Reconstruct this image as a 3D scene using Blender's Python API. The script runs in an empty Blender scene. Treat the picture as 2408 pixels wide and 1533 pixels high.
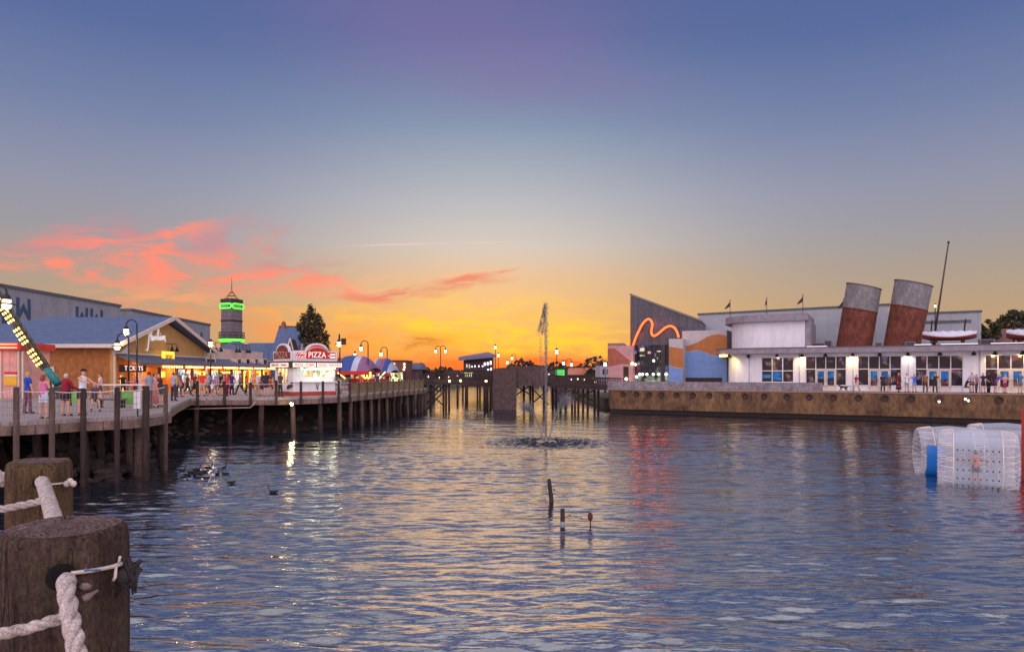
import bpy, bmesh, math, random
import numpy as np
from mathutils import Vector, Matrix

S = bpy.context.scene
COL = S.collection
RND = random.Random(11)
R = math.radians
EYE, WATER = 1.7, -2.55            # eye height above the boardwalk; water level
F, CX, HY = 1569.4, 1204.0, 878.0  # survey constants of the photograph (focal length, centre, horizon)

def c(r, g, b):
    def l(v):
        v /= 255.0
        return v / 12.92 if v <= 0.04045 else ((v + 0.055) / 1.055) ** 2.4
    return (l(r), l(g), l(b))

# ------------------------------------------------------------------ camera
cam_d = bpy.data.cameras.new("camera")
cam_d.sensor_width = 36.0
cam_d.lens = F / 2408.0 * 36.0
cam_d.shift_y = (HY - 766.5) / 2408.0
cam_d.clip_start, cam_d.clip_end = 0.05, 6000.0
cam = bpy.data.objects.new("camera", cam_d)
COL.objects.link(cam)
cam.location = (0, 0, EYE)
cam.rotation_euler = (R(90), 0, 0)
S.camera = cam

# ------------------------------------------------------------------ sky
SUN_EL, SUN_AZ = R(2.5), R(-2)
world = bpy.data.worlds.new("World")
S.world = world
world.use_nodes = True
wt = world.node_tree
wt.nodes.clear()
N, L = wt.nodes.new, wt.links.new

def wmath(op, a, b=None, cl=False):
    n = N("ShaderNodeMath"); n.operation = op; n.use_clamp = cl
    for i, v in enumerate((a, b)):
        if v is None: continue
        if isinstance(v, (int, float)): n.inputs[i].default_value = v
        else: L(v, n.inputs[i])
    return n.outputs[0]

def wrange(v, a, b, lo=0.0, hi=1.0):
    n = N("ShaderNodeMapRange"); n.interpolation_type = 'SMOOTHSTEP'
    L(v, n.inputs[0])
    for i, q in zip((1, 2, 3, 4), (a, b, lo, hi)): n.inputs[i].default_value = q
    return n.outputs[0]

def wmix(f, a, b):
    n = N("ShaderNodeMix"); n.data_type = 'RGBA'
    if isinstance(f, (int, float)): n.inputs[0].default_value = f
    else: L(f, n.inputs[0])
    for i, v in ((6, a), (7, b)):
        if isinstance(v, tuple): n.inputs[i].default_value = (*v, 1)
        else: L(v, n.inputs[i])
    return n.outputs[2]

def wramp(f, stops):
    n = N("ShaderNodeValToRGB"); L(f, n.inputs[0])
    e = n.color_ramp.elements
    while len(e) < len(stops): e.new(0.5)
    for q, (p, col) in zip(e, stops):
        q.position = p; q.color = (*col, 1)
    return n.outputs[0]

tc = N("ShaderNodeTexCoord")
sp = N("ShaderNodeSeparateXYZ"); L(tc.outputs['Generated'], sp.inputs[0])
dx, dy, dz = sp.outputs
hr = wmath('SQRT', wmath('ADD', wmath('MULTIPLY', dx, dx), wmath('MULTIPLY', dy, dy)))
tanel = wmath('DIVIDE', dz, wmath('MAXIMUM', hr, 0.02))
ysafe = wmath('MAXIMUM', dy, 0.03)
gu, gv = wmath('DIVIDE', dx, ysafe), wmath('DIVIDE', dz, ysafe)
fel = wmath('MULTIPLY', tanel, 1.0, True)
centre = wramp(fel, [(0.0, c(232, 98, 42)), (0.018, c(238, 136, 58)), (0.05, c(240, 174, 86)), (0.09, c(238, 184, 112)),
                     (0.14, c(226, 186, 142)), (0.19, c(206, 194, 182)), (0.25, c(182, 182, 186)), (0.37, c(130, 147, 172)),
                     (0.50, c(93, 109, 154)), (0.60, c(82, 98, 146)), (0.8, c(64, 74, 112)), (1.0, c(56, 64, 98))])
side = wramp(fel, [(0.0, c(192, 144, 102)), (0.05, c(188, 154, 118)), (0.09, c(180, 153, 124)), (0.13, c(168, 152, 138)),
                   (0.18, c(154, 149, 154)), (0.25, c(140, 143, 164)), (0.34, c(114, 126, 162)), (0.46, c(86, 104, 153)),
                   (0.60, c(78, 95, 147)), (0.8, c(64, 74, 112)), (1.0, c(56, 64, 98))])
cu = wmath('SUBTRACT', gu, -0.03)
wcen = wmath('POWER', 2.718, wmath('MULTIPLY', wmath('MULTIPLY', cu, cu), -10.0))
sky = wmix(wcen, side, centre)
# wisps of cloud lit from below by the sun that has just set
uv = N("ShaderNodeCombineXYZ"); L(gu, uv.inputs[0]); L(gv, uv.inputs[1])
mp = N("ShaderNodeMapping"); mp.inputs['Scale'].default_value = (1.0, 3.2, 1.0); L(uv.outputs[0], mp.inputs[0])
nz = N("ShaderNodeTexNoise"); nz.inputs['Scale'].default_value = 5.5; nz.inputs['Detail'].default_value = 5; L(mp.outputs[0], nz.inputs['Vector'])
ds = N("ShaderNodeVectorMath"); ds.operation = 'SUBTRACT'; L(nz.outputs['Color'], ds.inputs[0]); ds.inputs[1].default_value = (0.5, 0.5, 0.5)
dm = N("ShaderNodeVectorMath"); dm.operation = 'MULTIPLY'; L(ds.outputs[0], dm.inputs[0]); dm.inputs[1].default_value = (0.20, 0.07, 0.0)
da = N("ShaderNodeVectorMath"); da.operation = 'ADD'; L(uv.outputs[0], da.inputs[0]); L(dm.outputs[0], da.inputs[1])
mp2 = N("ShaderNodeMapping"); mp2.inputs['Scale'].default_value = (2.6, 10.0, 1.0); mp2.inputs['Rotation'].default_value = (0, 0, R(-4)); L(da.outputs[0], mp2.inputs[0])
nw = N("ShaderNodeTexNoise"); nw.inputs['Scale'].default_value = 5.0; nw.inputs['Detail'].default_value = 7; nw.inputs['Roughness'].default_value = 0.62; L(mp2.outputs[0], nw.inputs['Vector'])
wisp = wrange(nw.outputs[0], 0.40, 0.60, 0.10, 1.0)
front = wrange(dy, 0.05, 0.25)
PINK, ROSE, ORNG, YEL, RED, PURP = c(252, 138, 112), c(205, 128, 138), c(255, 140, 62), c(255, 206, 52), c(226, 84, 40), c(140, 108, 160)
CLOUDS = [
    (1080, 70, 420, 190, 4, PURP, .32), (1300, 190, 300, 90, 8, c(128, 112, 160), .35),
    (230, 570, 190, 62, 0, ROSE, .75), (530, 575, 170, 62, -6, ROSE, .6), (690, 615, 170, 40, 8, ROSE, .45),
    (130, 622, 260, 26, 9, PINK, .95), (300, 600, 190, 42, 14, PINK, .95), (400, 556, 130, 24, -16, PINK, .9),
    (540, 590, 120, 22, -16, PINK, .9), (470, 640, 210, 30, 8, PINK, .8), (610, 648, 250, 34, 8, PINK, .85),
    (740, 655, 150, 22, 4, PINK, .8), (420, 690, 230, 26, 4, c(250, 160, 110), .7), (300, 716, 170, 22, 2, PINK, .8),
    (1000, 660, 240, 26, -4, c(245, 180, 140), .6), (985, 684, 190, 17, -4, c(222, 118, 100), .95), (1120, 660, 90, 12, -18, c(232, 130, 108), .9),
    (870, 700, 70, 22, 18, c(232, 128, 100), .8), (640, 760, 420, 40, 2, ORNG, .5), (860, 752, 220, 26, 3, c(252, 176, 96), .55),
    (1060, 738, 330, 40, -2, YEL, .5), (1000, 772, 300, 22, 2, YEL, .6), (1180, 790, 300, 30, 0, YEL, .7), (1130, 815, 330, 18, 1, YEL, .85),
    (900, 805, 260, 26, 3, ORNG, .8), (1370, 770, 180, 22, 2, YEL, .55), (1340, 812, 220, 14, -1, YEL, .6), (1000, 813, 50, 10, 4, c(160, 66, 52), .95),
    (1240, 738, 60, 10, -4, c(240, 170, 90), .5), (1120, 852, 520, 20, 0, RED, .8), (1360, 856, 300, 16, 0, RED, .7), (760, 850, 380, 22, 0, ORNG, .6),
]
for vx, vy, hl, hw, ang, col, st in CLOUDS:
    m = N("ShaderNodeMapping"); m.vector_type = 'TEXTURE'; L(da.outputs[0], m.inputs[0])
    m.inputs['Location'].default_value = ((vx - CX) / F, (HY - vy) / F, 0)
    m.inputs['Rotation'].default_value = (0, 0, R(-ang))
    m.inputs['Scale'].default_value = (hl / F, hw / F, 1)
    ln = N("ShaderNodeVectorMath"); ln.operation = 'LENGTH'; L(m.outputs[0], ln.inputs[0])
    k = wrange(ln.outputs['Value'], 1.5, 0.1, 0.0, st)
    if vy > 300: k = wmath('MULTIPLY', k, wisp)
    sky = wmix(wmath('MULTIPLY', k, front), sky, col)
# a thin vapour trail
m = N("ShaderNodeMapping"); m.vector_type = 'TEXTURE'; L(uv.outputs[0], m.inputs[0])
m.inputs['Location'].default_value = ((1010 - CX) / F, (HY - 573) / F, 0); m.inputs['Rotation'].default_value = (0, 0, R(1.5)); m.inputs['Scale'].default_value = (290 / F, 3.2 / F, 1)
ln = N("ShaderNodeVectorMath"); ln.operation = 'LENGTH'; L(m.outputs[0], ln.inputs[0])
sky = wmix(wmath('MULTIPLY', wrange(ln.outputs['Value'], 1.0, 0.2, 0.0, 0.75), wmath('MULTIPLY', front, wisp)), sky, c(236, 196, 188))
# pale veil added out of view overhead, to lighten the water's reflections
nh = N("ShaderNodeTexNoise"); nh.inputs['Scale'].default_value = 8.5; nh.inputs['Detail'].default_value = 4; L(tc.outputs['Generated'], nh.inputs['Vector'])
over = wmath('MULTIPLY', wrange(nh.outputs[0], 0.25, 0.70, 0.45, 1.0), wrange(tanel, 0.57, 0.85))
ovc = N("ShaderNodeRGB"); ovc.outputs[0].default_value = (.66, .64, .70, 1)
sky = wmix(over, sky, ovc.outputs[0])
# eastern sky, opposite the sunset and unseen: lavender, brightened to light the facades
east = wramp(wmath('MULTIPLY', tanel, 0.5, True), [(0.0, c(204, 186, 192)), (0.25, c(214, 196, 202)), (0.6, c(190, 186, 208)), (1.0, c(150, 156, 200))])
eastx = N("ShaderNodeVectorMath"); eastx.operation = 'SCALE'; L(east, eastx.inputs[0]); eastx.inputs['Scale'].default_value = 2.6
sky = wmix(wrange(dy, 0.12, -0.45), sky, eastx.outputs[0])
sky = wmix(wrange(dz, 0.0, -0.03), sky, c(70, 62, 60))
nish = N("ShaderNodeTexSky"); nish.sky_type = 'NISHITA'; nish.sun_disc = False
nish.sun_elevation = SUN_EL; nish.sun_rotation = SUN_AZ
bg1, bg2, add, out = N("ShaderNodeBackground"), N("ShaderNodeBackground"), N("ShaderNodeAddShader"), N("ShaderNodeOutputWorld")
L(nish.outputs[0], bg1.inputs[0]); bg1.inputs[1].default_value = 0.003
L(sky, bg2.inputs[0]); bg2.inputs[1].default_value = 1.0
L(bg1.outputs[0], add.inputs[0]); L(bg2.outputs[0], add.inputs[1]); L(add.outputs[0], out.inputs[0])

sun_d = bpy.data.lights.new("sun", 'SUN'); sun_d.energy = 0.12; sun_d.angle = R(30); sun_d.color = (1.0, 0.55, 0.25)
sun = bpy.data.objects.new("sun", sun_d); COL.objects.link(sun)
sun.rotation_euler = (R(90) - SUN_EL, 0, math.pi - SUN_AZ)
sun.location = (0, 60, 40)

vs_ = S.view_settings
vs_.view_transform, vs_.look, vs_.exposure, vs_.gamma = 'Standard', 'None', 0.1, 1.0

# ------------------------------------------------------------------ materials
MATS = {}
def mat(name, col, rough=0.75, var=0.3, scale=3.0, bump=0.15, metal=0.0, stretch=(1, 1, 1), col2=None, fine=0.0, spec=0.4):
    if name in MATS: return MATS[name]
    m = bpy.data.materials.new(name); m.use_nodes = True
    t = m.node_tree; b = t.nodes['Principled BSDF']
    tcn = t.nodes.new("ShaderNodeTexCoord"); mpn = t.nodes.new("ShaderNodeMapping"); mpn.inputs['Scale'].default_value = stretch
    t.links.new(tcn.outputs['Object'], mpn.inputs[0])
    nn = t.nodes.new("ShaderNodeTexNoise"); nn.inputs['Scale'].default_value = scale; nn.inputs['Detail'].default_value = 6; nn.inputs['Roughness'].default_value = 0.65
    t.links.new(mpn.outputs[0], nn.inputs['Vector'])
    rp = t.nodes.new("ShaderNodeValToRGB"); e = rp.color_ramp.elements
    lo = tuple(v * (1 - var) for v in col); hi = col2 or tuple(min(1, v * (1 + var)) for v in col)
    e[0].position, e[0].color = 0.32, (*lo, 1); e[1].position, e[1].color = 0.68, (*hi, 1)
    t.links.new(nn.outputs[0], rp.inputs[0])
    colout = rp.outputs[0]
    if fine:
        n2 = t.nodes.new("ShaderNodeTexNoise"); n2.inputs['Scale'].default_value = scale * 7; n2.inputs['Detail'].default_value = 3
        t.links.new(mpn.outputs[0], n2.inputs['Vector'])
        mr = t.nodes.new("ShaderNodeMapRange"); mr.inputs[1].default_value = 0.3; mr.inputs[2].default_value = 0.7; mr.inputs[3].default_value = 1 - fine; mr.inputs[4].default_value = 1 + fine
        t.links.new(n2.outputs[0], mr.inputs[0])
        sc = t.nodes.new("ShaderNodeVectorMath"); sc.operation = 'SCALE'; t.links.new(colout, sc.inputs[0]); t.links.new(mr.outputs[0], sc.inputs['Scale'])
        colout = sc.outputs[0]
    t.links.new(colout, b.inputs['Base Color'])
    b.inputs['Roughness'].default_value = rough; b.inputs['Metallic'].default_value = metal; b.inputs['Specular IOR Level'].default_value = spec
    if bump:
        bp = t.nodes.new("ShaderNodeBump"); bp.inputs['Strength'].default_value = bump; bp.inputs['Distance'].default_value = 0.05
        t.links.new(nn.outputs[0], bp.inputs['Height']); t.links.new(bp.outputs[0], b.inputs['Normal'])
    MATS[name] = m
    return m

def seams(m, axis, pitch, width=0.08, dark=0.45):
    """boards or courses: thin dark joints every `pitch` metres along an object axis"""
    t = m.node_tree; b = t.nodes['Principled BSDF']
    src = b.inputs['Base Color'].links[0].from_socket
    tcn = t.nodes.new("ShaderNodeTexCoord"); s = t.nodes.new("ShaderNodeSeparateXYZ"); t.links.new(tcn.outputs['Object'], s.inputs[0])
    def mth(op, a, v):
        n = t.nodes.new("ShaderNodeMath"); n.operation = op; t.links.new(a, n.inputs[0]); n.inputs[1].default_value = v; return n.outputs[0]
    q = mth('LESS_THAN', mth('FRACT', mth('DIVIDE', s.outputs[axis], pitch), 0), width)
    mx = t.nodes.new("ShaderNodeMix"); mx.data_type = 'RGBA'; mx.blend_type = 'MULTIPLY'
    t.links.new(q, mx.inputs[0]); t.links.new(src, mx.inputs[6]); mx.inputs[7].default_value = (dark, dark, dark, 1)
    t.links.new(mx.outputs[2], b.inputs['Base Color'])
    return m

def emi(name, col, strength, base=(0.3, 0.3, 0.3)):
    if name in MATS: return MATS[name]
    m = bpy.data.materials.new(name); m.use_nodes = True
    b = m.node_tree.nodes['Principled BSDF']
    b.inputs['Base Color'].default_value = (*base, 1); b.inputs['Emission Color'].default_value = (*col, 1); b.inputs['Emission Strength'].default_value = strength
    MATS[name] = m
    return m

def patches(name, cols, scale, strength, base=(0.02, 0.02, 0.025), rough=0.12, lo=0.5, stretch=(1, 1, 1)):
    """dark window glass with the lit, cluttered interior showing through"""
    m = bpy.data.materials.new(name); m.use_nodes = True
    t = m.node_tree; b = t.nodes['Principled BSDF']
    b.inputs['Base Color'].default_value = (*base, 1); b.inputs['Roughness'].default_value = rough; b.inputs['Specular IOR Level'].default_value = 0.18
    tcn = t.nodes.new("ShaderNodeTexCoord"); mpn = t.nodes.new("ShaderNodeMapping"); mpn.inputs['Scale'].default_value = stretch
    t.links.new(tcn.outputs['Object'], mpn.inputs[0])
    nn = t.nodes.new("ShaderNodeTexNoise"); nn.inputs['Scale'].default_value = scale; nn.inputs['Detail'].default_value = 4; t.links.new(mpn.outputs[0], nn.inputs['Vector'])
    vo = t.nodes.new("ShaderNodeTexVoronoi"); vo.inputs['Scale'].default_value = scale * 1.6; t.links.new(mpn.outputs[0], vo.inputs['Vector'])
    rp = t.nodes.new("ShaderNodeValToRGB"); e = rp.color_ramp.elements; rp.color_ramp.interpolation = 'CONSTANT'
    while len(e) < len(cols): e.new(0.5)
    for i, (q, col) in enumerate(zip(e, cols)): q.position = i / len(cols); q.color = (*col, 1)
    sx = t.nodes.new("ShaderNodeSeparateXYZ"); t.links.new(vo.outputs['Color'], sx.inputs[0]); t.links.new(sx.outputs[0], rp.inputs[0])
    mr = t.nodes.new("ShaderNodeMapRange"); mr.inputs[1].default_value = lo; mr.inputs[2].default_value = lo + 0.22; mr.inputs[4].default_value = strength
    t.links.new(nn.outputs[0], mr.inputs[0])
    t.links.new(rp.outputs[0], b.inputs['Emission Color']); t.links.new(mr.outputs[0], b.inputs['Emission Strength'])
    MATS[name] = m
    return m

def old_timber(name, dark, light, moss, end=False):
    """weathered pile timber: long drying checks, coarse grain and blotches of dirt; or its ringed, cracked end"""
    m = bpy.data.materials.new(name); m.use_nodes = True; MATS[name] = m
    t = m.node_tree; b = t.nodes['Principled BSDF']; lk = t.links.new
    tcn = t.nodes.new("ShaderNodeTexCoord")
    def noise(scale, stretch, detail=6, rough=.7):
        mpn = t.nodes.new("ShaderNodeMapping"); mpn.inputs['Scale'].default_value = stretch; lk(tcn.outputs['Object'], mpn.inputs[0])
        n = t.nodes.new("ShaderNodeTexNoise"); n.inputs['Scale'].default_value = scale; n.inputs['Detail'].default_value = detail; n.inputs['Roughness'].default_value = rough
        lk(mpn.outputs[0], n.inputs['Vector']); return n.outputs[0]
    def rng(v, a, b_, lo, hi):
        n = t.nodes.new("ShaderNodeMapRange"); lk(v, n.inputs[0])
        for i, q in zip((1, 2, 3, 4), (a, b_, lo, hi)): n.inputs[i].default_value = q
        return n.outputs[0]
    def mx(f, a, b_, mode='MIX'):
        n = t.nodes.new("ShaderNodeMix"); n.data_type = 'RGBA'; n.blend_type = mode; lk(f, n.inputs[0])
        for i, v in ((6, a), (7, b_)):
            if isinstance(v, tuple): n.inputs[i].default_value = (*v, 1)
            else: lk(v, n.inputs[i])
        return n.outputs[2]
    zs = 1.0 if end else 0.10
    streak = noise(26, (1, 1, zs)); grain = noise(95, (1, 1, 1 if end else .45), 4, .8); blotch = noise(5, (1, 1, .6), 4)
    col = mx(rng(streak, .34, .66, 0, 1), dark, light)
    col = mx(rng(blotch, .48, .66, 0, .75), col, moss)
    col = mx(rng(grain, .35, .65, .75, 0), col, tuple(v * .3 for v in dark))
    crack = noise(11 if end else 17, (1, 1, 1 if end else .035), 2, .5)
    if end:
        wv = t.nodes.new("ShaderNodeTexWave"); wv.wave_type = 'RINGS'; wv.rings_direction = 'Z'; wv.inputs['Scale'].default_value = 18; wv.inputs['Distortion'].default_value = 4; wv.inputs['Detail'].default_value = 3; lk(tcn.outputs['Object'], wv.inputs[0])
        col = mx(rng(wv.outputs[1], .1, .7, .55, 0), col, tuple(v * .5 for v in dark))
    line = rng(crack, .493, .5, 0, .75); line2 = rng(crack, .507, .5, 0, .75)
    mn = t.nodes.new("ShaderNodeMath"); mn.operation = 'MINIMUM'; lk(line, mn.inputs[0]); lk(line2, mn.inputs[1])
    col = mx(mn.outputs[0], col, (.012, .009, .008))
    lk(col, b.inputs['Base Color']); b.inputs['Roughness'].default_value = .95; b.inputs['Specular IOR Level'].default_value = .2
    s1 = t.nodes.new("ShaderNodeMath"); s1.operation = 'SUBTRACT'; lk(grain, s1.inputs[0]); lk(mn.outputs[0], s1.inputs[1])
    s2 = t.nodes.new("ShaderNodeMath"); lk(s1.outputs[0], s2.inputs[0]); lk(streak, s2.inputs[1])
    bp = t.nodes.new("ShaderNodeBump"); bp.inputs['Strength'].default_value = .9; bp.inputs['Distance'].default_value = .012; lk(s2.outputs[0], bp.inputs['Height']); lk(bp.outputs[0], b.inputs['Normal'])
    return m

# ------------------------------------------------------------------ mesh helpers
class MB:
    def __init__(s): s.v, s.f, s.m, s.sm, s.k = [], [], [], [], 0
    def add(s, vs, fs, smooth=False):
        b = len(s.v); s.v += [tuple(p) for p in vs]
        for f in fs: s.f.append([b + i for i in f]); s.m.append(s.k); s.sm.append(smooth)
        return s
    def box(s, x0, x1, y0, y1, z0, z1):
        x0, x1 = min(x0, x1), max(x0, x1); y0, y1 = min(y0, y1), max(y0, y1); z0, z1 = min(z0, z1), max(z0, z1)
        return s.add([(x0, y0, z0), (x1, y0, z0), (x1, y1, z0), (x0, y1, z0), (x0, y0, z1), (x1, y0, z1), (x1, y1, z1), (x0, y1, z1)],
                     [(0, 3, 2, 1), (4, 5, 6, 7), (0, 1, 5, 4), (1, 2, 6, 5), (2, 3, 7, 6), (3, 0, 4, 7)])
    def beam(s, p, q, w, h):
        p, q = Vector(p), Vector(q); d = (q - p).normalized()
        up = Vector((0, 0, 1)) if abs(d.z) < 0.95 else Vector((0, 1, 0))
        a = d.cross(up).normalized() * w / 2; b = a.cross(d).normalized() * h / 2
        return s.add([p - a - b, p + a - b, p + a + b, p - a + b, q - a - b, q + a - b, q + a + b, q - a + b],
                     [(3, 2, 1, 0), (4, 5, 6, 7), (0, 1, 5, 4), (1, 2, 6, 5), (2, 3, 7, 6), (3, 0, 4, 7)])
    def tube(s, pts, r, n=8, cap=True, smooth=True):
        pts = [Vector(p) for p in pts]; rs = r if isinstance(r, (list, tuple)) else [r] * len(pts)
        vs, fs, a = [], [], None
        for i, p in enumerate(pts):
            d = (pts[min(i + 1, len(pts) - 1)] - pts[max(i - 1, 0)]).normalized()
            if a is None: a = d.cross(Vector((0, 0, 1)) if abs(d.z) < 0.9 else Vector((1, 0, 0))).normalized()
            else: a = (a - d * a.dot(d)).normalized()
            b = d.cross(a)
            for j in range(n):
                w = 2 * math.pi * j / n; vs.append(p + (a * math.cos(w) + b * math.sin(w)) * rs[i])
        for i in range(len(pts) - 1):
            for j in range(n):
                k = (j + 1) % n; fs.append((i * n + j, i * n + k, (i + 1) * n + k, (i + 1) * n + j))
        s.add(vs, fs, smooth)
        if cap:
            b = len(s.v) - len(vs)
            for f in (list(range(n))[::-1], [(len(pts) - 1) * n + j for j in range(n)]):
                s.f.append([b + i for i in f]); s.m.append(s.k); s.sm.append(False)
        return s
    def lathe(s, prof, ctr=(0, 0, 0), n=16, sx=1.0, sy=1.0, smooth=True):
        vs, fs = [], []
        for r, z in prof:
            for j in range(n):
                w = 2 * math.pi * j / n; vs.append((ctr[0] + r * sx * math.cos(w), ctr[1] + r * sy * math.sin(w), ctr[2] + z))
        for i in range(len(prof) - 1):
            for j in range(n):
                k = (j + 1) % n; fs.append((i * n + j, i * n + k, (i + 1) * n + k, (i + 1) * n + j))
        fs2 = []
        if prof[0][0] > 1e-4: fs2.append(list(range(n))[::-1])
        if prof[-1][0] > 1e-4: fs2.append([(len(prof) - 1) * n + j for j in range(n)])
        b = len(s.v); s.add(vs, fs, smooth)
        for f in fs2: s.f.append([b + i for i in f]); s.m.append(s.k); s.sm.append(False)
        return s
    def ball(s, ctr, r, n=10, k=6, sq=(1, 1, 1)):
        prof = [(max(1e-5, math.sin(math.pi * i / k)) * r, -math.cos(math.pi * i / k) * r * sq[2]) for i in range(k + 1)]
        return s.lathe(prof, ctr, n, sq[0], sq[1])
    def prism(s, poly, d, smooth=False):
        n = len(poly); p2 = [tuple(np.add(p, d)) for p in poly]
        return s.add(list(poly) + p2, [list(range(n))[::-1], [n + i for i in range(n)]] + [(i, (i + 1) % n, n + (i + 1) % n, n + i) for i in range(n)], smooth)
    def face(s, *pts): return s.add(pts, [list(range(len(pts)))])
    def mesh(s, name, mats):
        me = bpy.data.meshes.new(name); me.from_pydata(s.v, [], s.f)
        for m in (mats if isinstance(mats, (list, tuple)) else [mats]): me.materials.append(m)
        me.polygons.foreach_set("material_index", s.m); me.polygons.foreach_set("use_smooth", s.sm)
        bm = bmesh.new(); bm.from_mesh(me); bmesh.ops.recalc_face_normals(bm, faces=bm.faces); bm.to_mesh(me); bm.free()
        me.update()
        return me
    def build(s, name, mats, parent=None, loc=(0, 0, 0), label=None):
        o = bpy.data.objects.new(name, s.mesh(name, mats)); COL.objects.link(o)
        o.location = loc
        if parent is not None: o.parent = parent
        if label: o["label"] = label
        return o

def tag(o, label, cat, group=None):
    o["label"], o["category"] = label, cat
    if group: o["group"] = group
    return o
def thing(name, label, cat, loc=(0, 0, 0), rz=0.0, group=None):
    o = bpy.data.objects.new(name, None); COL.objects.link(o); o.empty_display_size = 0.3
    o.location = loc; o.rotation_euler = (0, 0, rz)
    return tag(o, label, cat, group)
def struct(o, kind="structure"):
    o["kind"] = kind; return o
def copy_tree(o, parent=None):
    k = o.copy(); COL.objects.link(k); k.parent = parent
    for ch in list(o.children): copy_tree(ch, k)
    return k
def lamp(parent, loc, energy, col, r=0.15, name="bulb_light", spot=None, rot=None):
    d = bpy.data.lights.new(name, 'SPOT' if spot else 'POINT'); d.energy = energy; d.color = col; d.shadow_soft_size = r
    if spot: d.spot_size, d.spot_blend = spot
    o = bpy.data.objects.new(name, d); COL.objects.link(o); o.location = loc
    if rot: o.rotation_euler = rot
    if parent: o.parent = parent
    return o
def text(body, parent, loc, size, m, name="lettering", rot=(math.pi / 2, 0, 0), sx=1.0, align='CENTER', ext=0.01):
    cu_ = bpy.data.curves.new(name, 'FONT'); cu_.body = body; cu_.size = size; cu_.extrude = ext
    cu_.align_x, cu_.align_y = align, 'CENTER'
    cu_.resolution_u = 3
    cu_.materials.append(m)
    t_ = bpy.data.objects.new(name, cu_); COL.objects.link(t_)
    me = bpy.data.meshes.new_from_object(t_.evaluated_get(bpy.context.evaluated_depsgraph_get()))
    bpy.data.objects.remove(t_); bpy.data.curves.remove(cu_)
    me.name = name
    o = bpy.data.objects.new(name, me); COL.objects.link(o); o.location = loc; o.rotation_euler = rot; o.scale = (sx, 1, 1)
    if parent: o.parent = parent
    return o

def multi(name, mb, m, locs, parent):
    """countable small repeats: one mesh, one object each"""
    me = mb.mesh(name, m)
    for p in locs:
        o = bpy.data.objects.new(name, me); COL.objects.link(o); o.location = p; o.parent = parent

def X(vx, Y): return (vx - CX) / F * Y
def Z(vy, Y): return EYE + (HY - vy) / F * Y
class Frame:
    """a facade line on the ground: origin, direction along it, and away from the water"""
    def __init__(s, ox, oy, deg): s.o = (ox, oy); a = R(deg); s.a = a; s.t = (math.cos(a), math.sin(a)); s.n = (-math.sin(a), math.cos(a))
    def at(s, vx, vy=HY, d=0.0):
        k = (vx - CX) / F
        q = (k * (s.o[1] + d * s.n[1]) - s.o[0] - d * s.n[0]) / (s.t[0] - k * s.t[1])
        Y = s.o[1] + q * s.t[1] + d * s.n[1]
        return q, EYE + (HY - vy) / F * Y
    def w(s, q, d, z=0.0): return (s.o[0] + q * s.t[0] + d * s.n[0], s.o[1] + q * s.t[1] + d * s.n[1], z)
# ------------------------------------------------------------------ water
def wave_field(x, y):
    rg = np.random.RandomState(5)
    z = np.zeros_like(x)
    gust = 0.80 + 0.32 * np.sin(x * 0.19 + 1.3 * np.sin(y * 0.11)) * np.sin(y * 0.17 + 0.7 + .05 * x) + .12 * np.sin(.5 * x + .3 * y)
    n = 54
    for i in range(n):
        lam = 0.24 * (4.2 ** (i / (n - 1.0))); k = 2 * math.pi / lam
        th = R(90) + rg.normal(0, 0.20) + (0.16 if i % 2 else -0.16)
        amp = SLOPE / k / math.sqrt(n) * 1.414 * rg.uniform(0.7, 1.3) * (1.0 if lam < 0.62 else 0.62)
        sp_ = 0.0027 * np.maximum(y, 8.0)
        fade = np.clip((lam / sp_ - 2.4) / 2.0, 0, 1)
        ph = k * (x * math.cos(th) + y * math.sin(th)) + rg.uniform(0, 6.28) + 0.9 * np.sin(x * rg.uniform(.1, .5) + y * rg.uniform(.1, .5) + rg.uniform(0, 6))
        z += amp * fade * (np.sin(ph) if i % 2 else 1.0 - 2.0 * np.abs(np.sin(ph / 2)) ** 1.35)
    for lam, th, a in ((2.6, 1.45, .016), (1.7, 1.75, .010), (3.4, 1.2, .014)):
        z += a * np.sin(2 * math.pi / lam * (x * math.cos(th) + y * math.sin(th)) + .8 * np.sin(.2 * x))
    return z * gust
SLOPE = 0.165
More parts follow.
